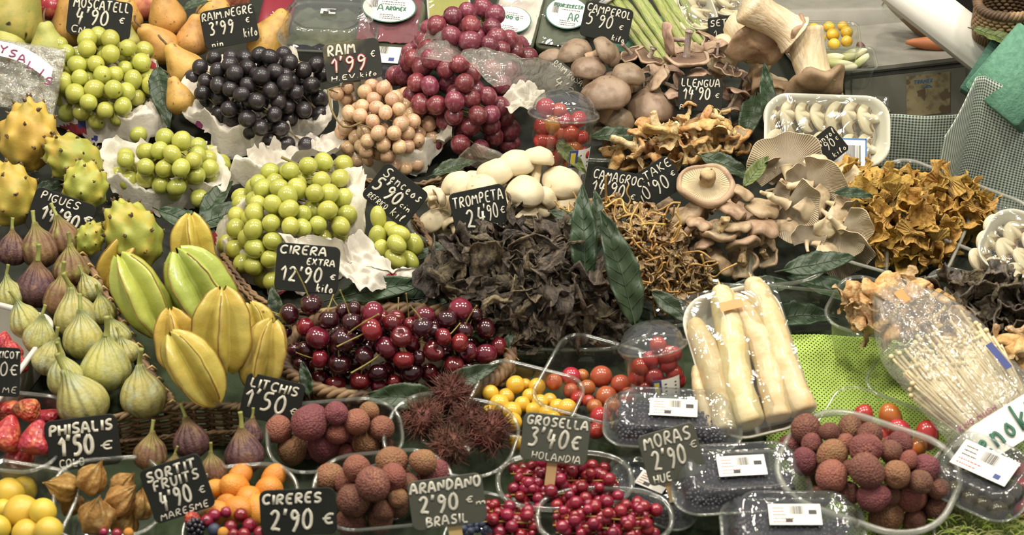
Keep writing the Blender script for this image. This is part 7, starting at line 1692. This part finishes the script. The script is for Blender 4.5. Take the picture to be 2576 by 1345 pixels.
# gingham cloth: hanging folds
def cloth_hang(name, label, px, py, h, wpx, hpx, yaw, roll, mt, fold, nf, seed, lean=0, topf=None, uvs=(60, 60)):
    M = frame(px, py, h, lean, yaw, roll); k = k_at(M.translation); w, d = wpx / k, hpx / k
    def f(u, v):
        y = (v - .5) * d; 
        if topf: y = -d / 2 + (topf(u) * d) * v
        return ((u - .5) * w + fold * .25 * sin(nf * 6.28 * u * 1.0 + seed), y, fold * sin(nf * 6.28 * u + seed + .8 * v) * (1.15 - .5 * v) + fold * .5 * noise.noise(Vector((u * 4, v * 2, seed))))
    nu, nv = 70, 30
    V, Fc = grid(nu, nv, f); VV, FF = thick(V, Fc, .0012); me = mesh(name, [(VV, FF, K[mt])])
    uv = me.uv_layers.new(name='uv'); N0 = nu * nv
    for lp_ in me.loops:
        i = lp_.vertex_index % N0; uv.data[lp_.index].uv = ((i % nu) / (nu - 1) * uvs[0], (i // nu) / (nv - 1) * uvs[1])
    return thing(name, label, 'cloth', M, mesh=me)
cloth_hang('gingham_cloth', 'green and white gingham cloth hanging in folds at the right', 2490, 430, .04, 330, 480, 20, -6, 'gingham', .010, 1.4, 1.0, topf=lambda u: .72 + .3 * min(1, u * 4) - .30 * max(0, u - .35), uvs=(46, 66))
cloth_hang('gingham_cloth', 'shaded gingham cloth hanging flat below the steel drawer unit', 2290, 400, .01, 260, 240, 0, 0, 'gingham', .004, 1.0, 3.0, uvs=(34, 32))
blk('green_towel', 'thick green towelling draped over the next stall at the right edge', 'towel', 2560, 185, .14, .07, .085, .05, 35, -25, -28, 'towel', .06)
blk('green_towel', 'fold of green towelling, coloured as in shade, below the white plastic tray', 'towel', 2500, 165, .125, .034, .075, .04, 30, -10, -28, 'towel_shaded', .06)
blk('chipboard_shelf', 'chipboard shelf edge running down behind the drawer unit', 'shelf', 2395, 120, .06, .012, .17, .05, 30, 0, 46, 'wicker', .1)
blk('white_plastic_tray', 'long white plastic tray tilted at the top right', 'tray', 2395, 62, .14, .045, .17, .03, 25, 0, 52, 'whitebox', .35)
for i, (x, y, r_) in enumerate(((2520, 22, 42),)):
    path = oval_path(2535, 10, 150, 110, .17); basket('small_basket', 'small woven basket at the top right corner', path, True, 'wicker', .003, .04, 6, 3, 16)
for i, (x, y, a, L) in enumerate(((2510, 95, -30, 130), (2560, 60, 10, 110), (2470, 30, 100, 100))):
    leaf(x, y, .15, a, L, 60, 0, ('large pale veined leaf under the small basket at the top right', 'green leaf stub at the right edge by the small basket', 'dark leaf left of the small basket')[i], 'leaf_lt' if i < 2 else 'leaf', i)
loose_bag('clear_bag', 'loose clear bag behind the white plastic tray', [(2215, 0, .10), (2270, 0, .11), (2285, 30, .10), (2265, 45, .09), (2230, 35, .09)], (2250, 18, .10), 3)

V, Fc = box(.03, -.16, -.10, .08, .25, .08)
thing('drawer_stand', 'dark stand carrying the grey steel drawer unit', 'stand', frame(2258, 242, .03, 4, 8, 3.5), mesh=mesh('drawer_stand', [(V, Fc, K['dark'])], False))
EXPO = 0.1
# ================================================================ light and camera
def area(name, loc, size, power, colr=(1, .93, .82), tgt=(0, 0, 0), shape='DISK'):
    l = bpy.data.lights.new(name, 'AREA'); l.shape = shape; l.size = size; l.energy = power; l.color = colr
    o = bpy.data.objects.new(name, l); col.objects.link(o); o.location = loc
    o.rotation_euler = (Vector(tgt) - Vector(loc)).to_track_quat('-Z', 'Y').to_euler()
    return o
for i, (x, y, z, p) in enumerate(((-.95, -.5, 1.35, 9), (-.3, -.45, 1.45, 9), (.35, -.5, 1.4, 9), (1.0, -.45, 1.35, 8), (-.6, .35, 1.45, 8), (.1, .3, 1.5, 8), (.75, .4, 1.45, 6))):
    area('stall_lamp', (x, y, z), .16, p * .92, (1, .95, .86) if i % 2 else (1, .90, .76), (x * .7, y * .5, 0))
w = bpy.data.worlds.new('market_hall'); bpy.context.scene.world = w; w.use_nodes = True
bg = w.node_tree.nodes['Background']; bg.inputs[0].default_value = (1.0, .95, .86, 1); bg.inputs[1].default_value = .44
cd = bpy.data.cameras.new('camera'); cam = bpy.data.objects.new('camera', cd); col.objects.link(cam)
cd.sensor_width = 36; cd.lens = F / W * 36; cd.clip_start = .05; cd.clip_end = 30
cam.matrix_world = Matrix.Translation(CAM) @ Matrix((RT, UPV, -DV)).transposed().to_4x4()
cd.dof.use_dof = True; cd.dof.focus_distance = 2.46; cd.dof.aperture_fstop = 9
sc = bpy.context.scene; sc.camera = cam
sc.view_settings.view_transform = 'Standard'; sc.view_settings.look = 'None'; sc.view_settings.exposure = EXPO; sc.view_settings.gamma = 1
try: sc.view_settings.use_curve_mapping = False
except Exception: pass
cy = sc.cycles
cy.max_bounces = 8; cy.diffuse_bounces = 3; cy.glossy_bounces = 3; cy.transparent_max_bounces = 16; cy.transmission_bounces = 4
cy.caustics_reflective = False; cy.caustics_refractive = False
cy.use_denoising = True
try: cy.denoiser = 'OPENIMAGEDENOISE'
except Exception: pass
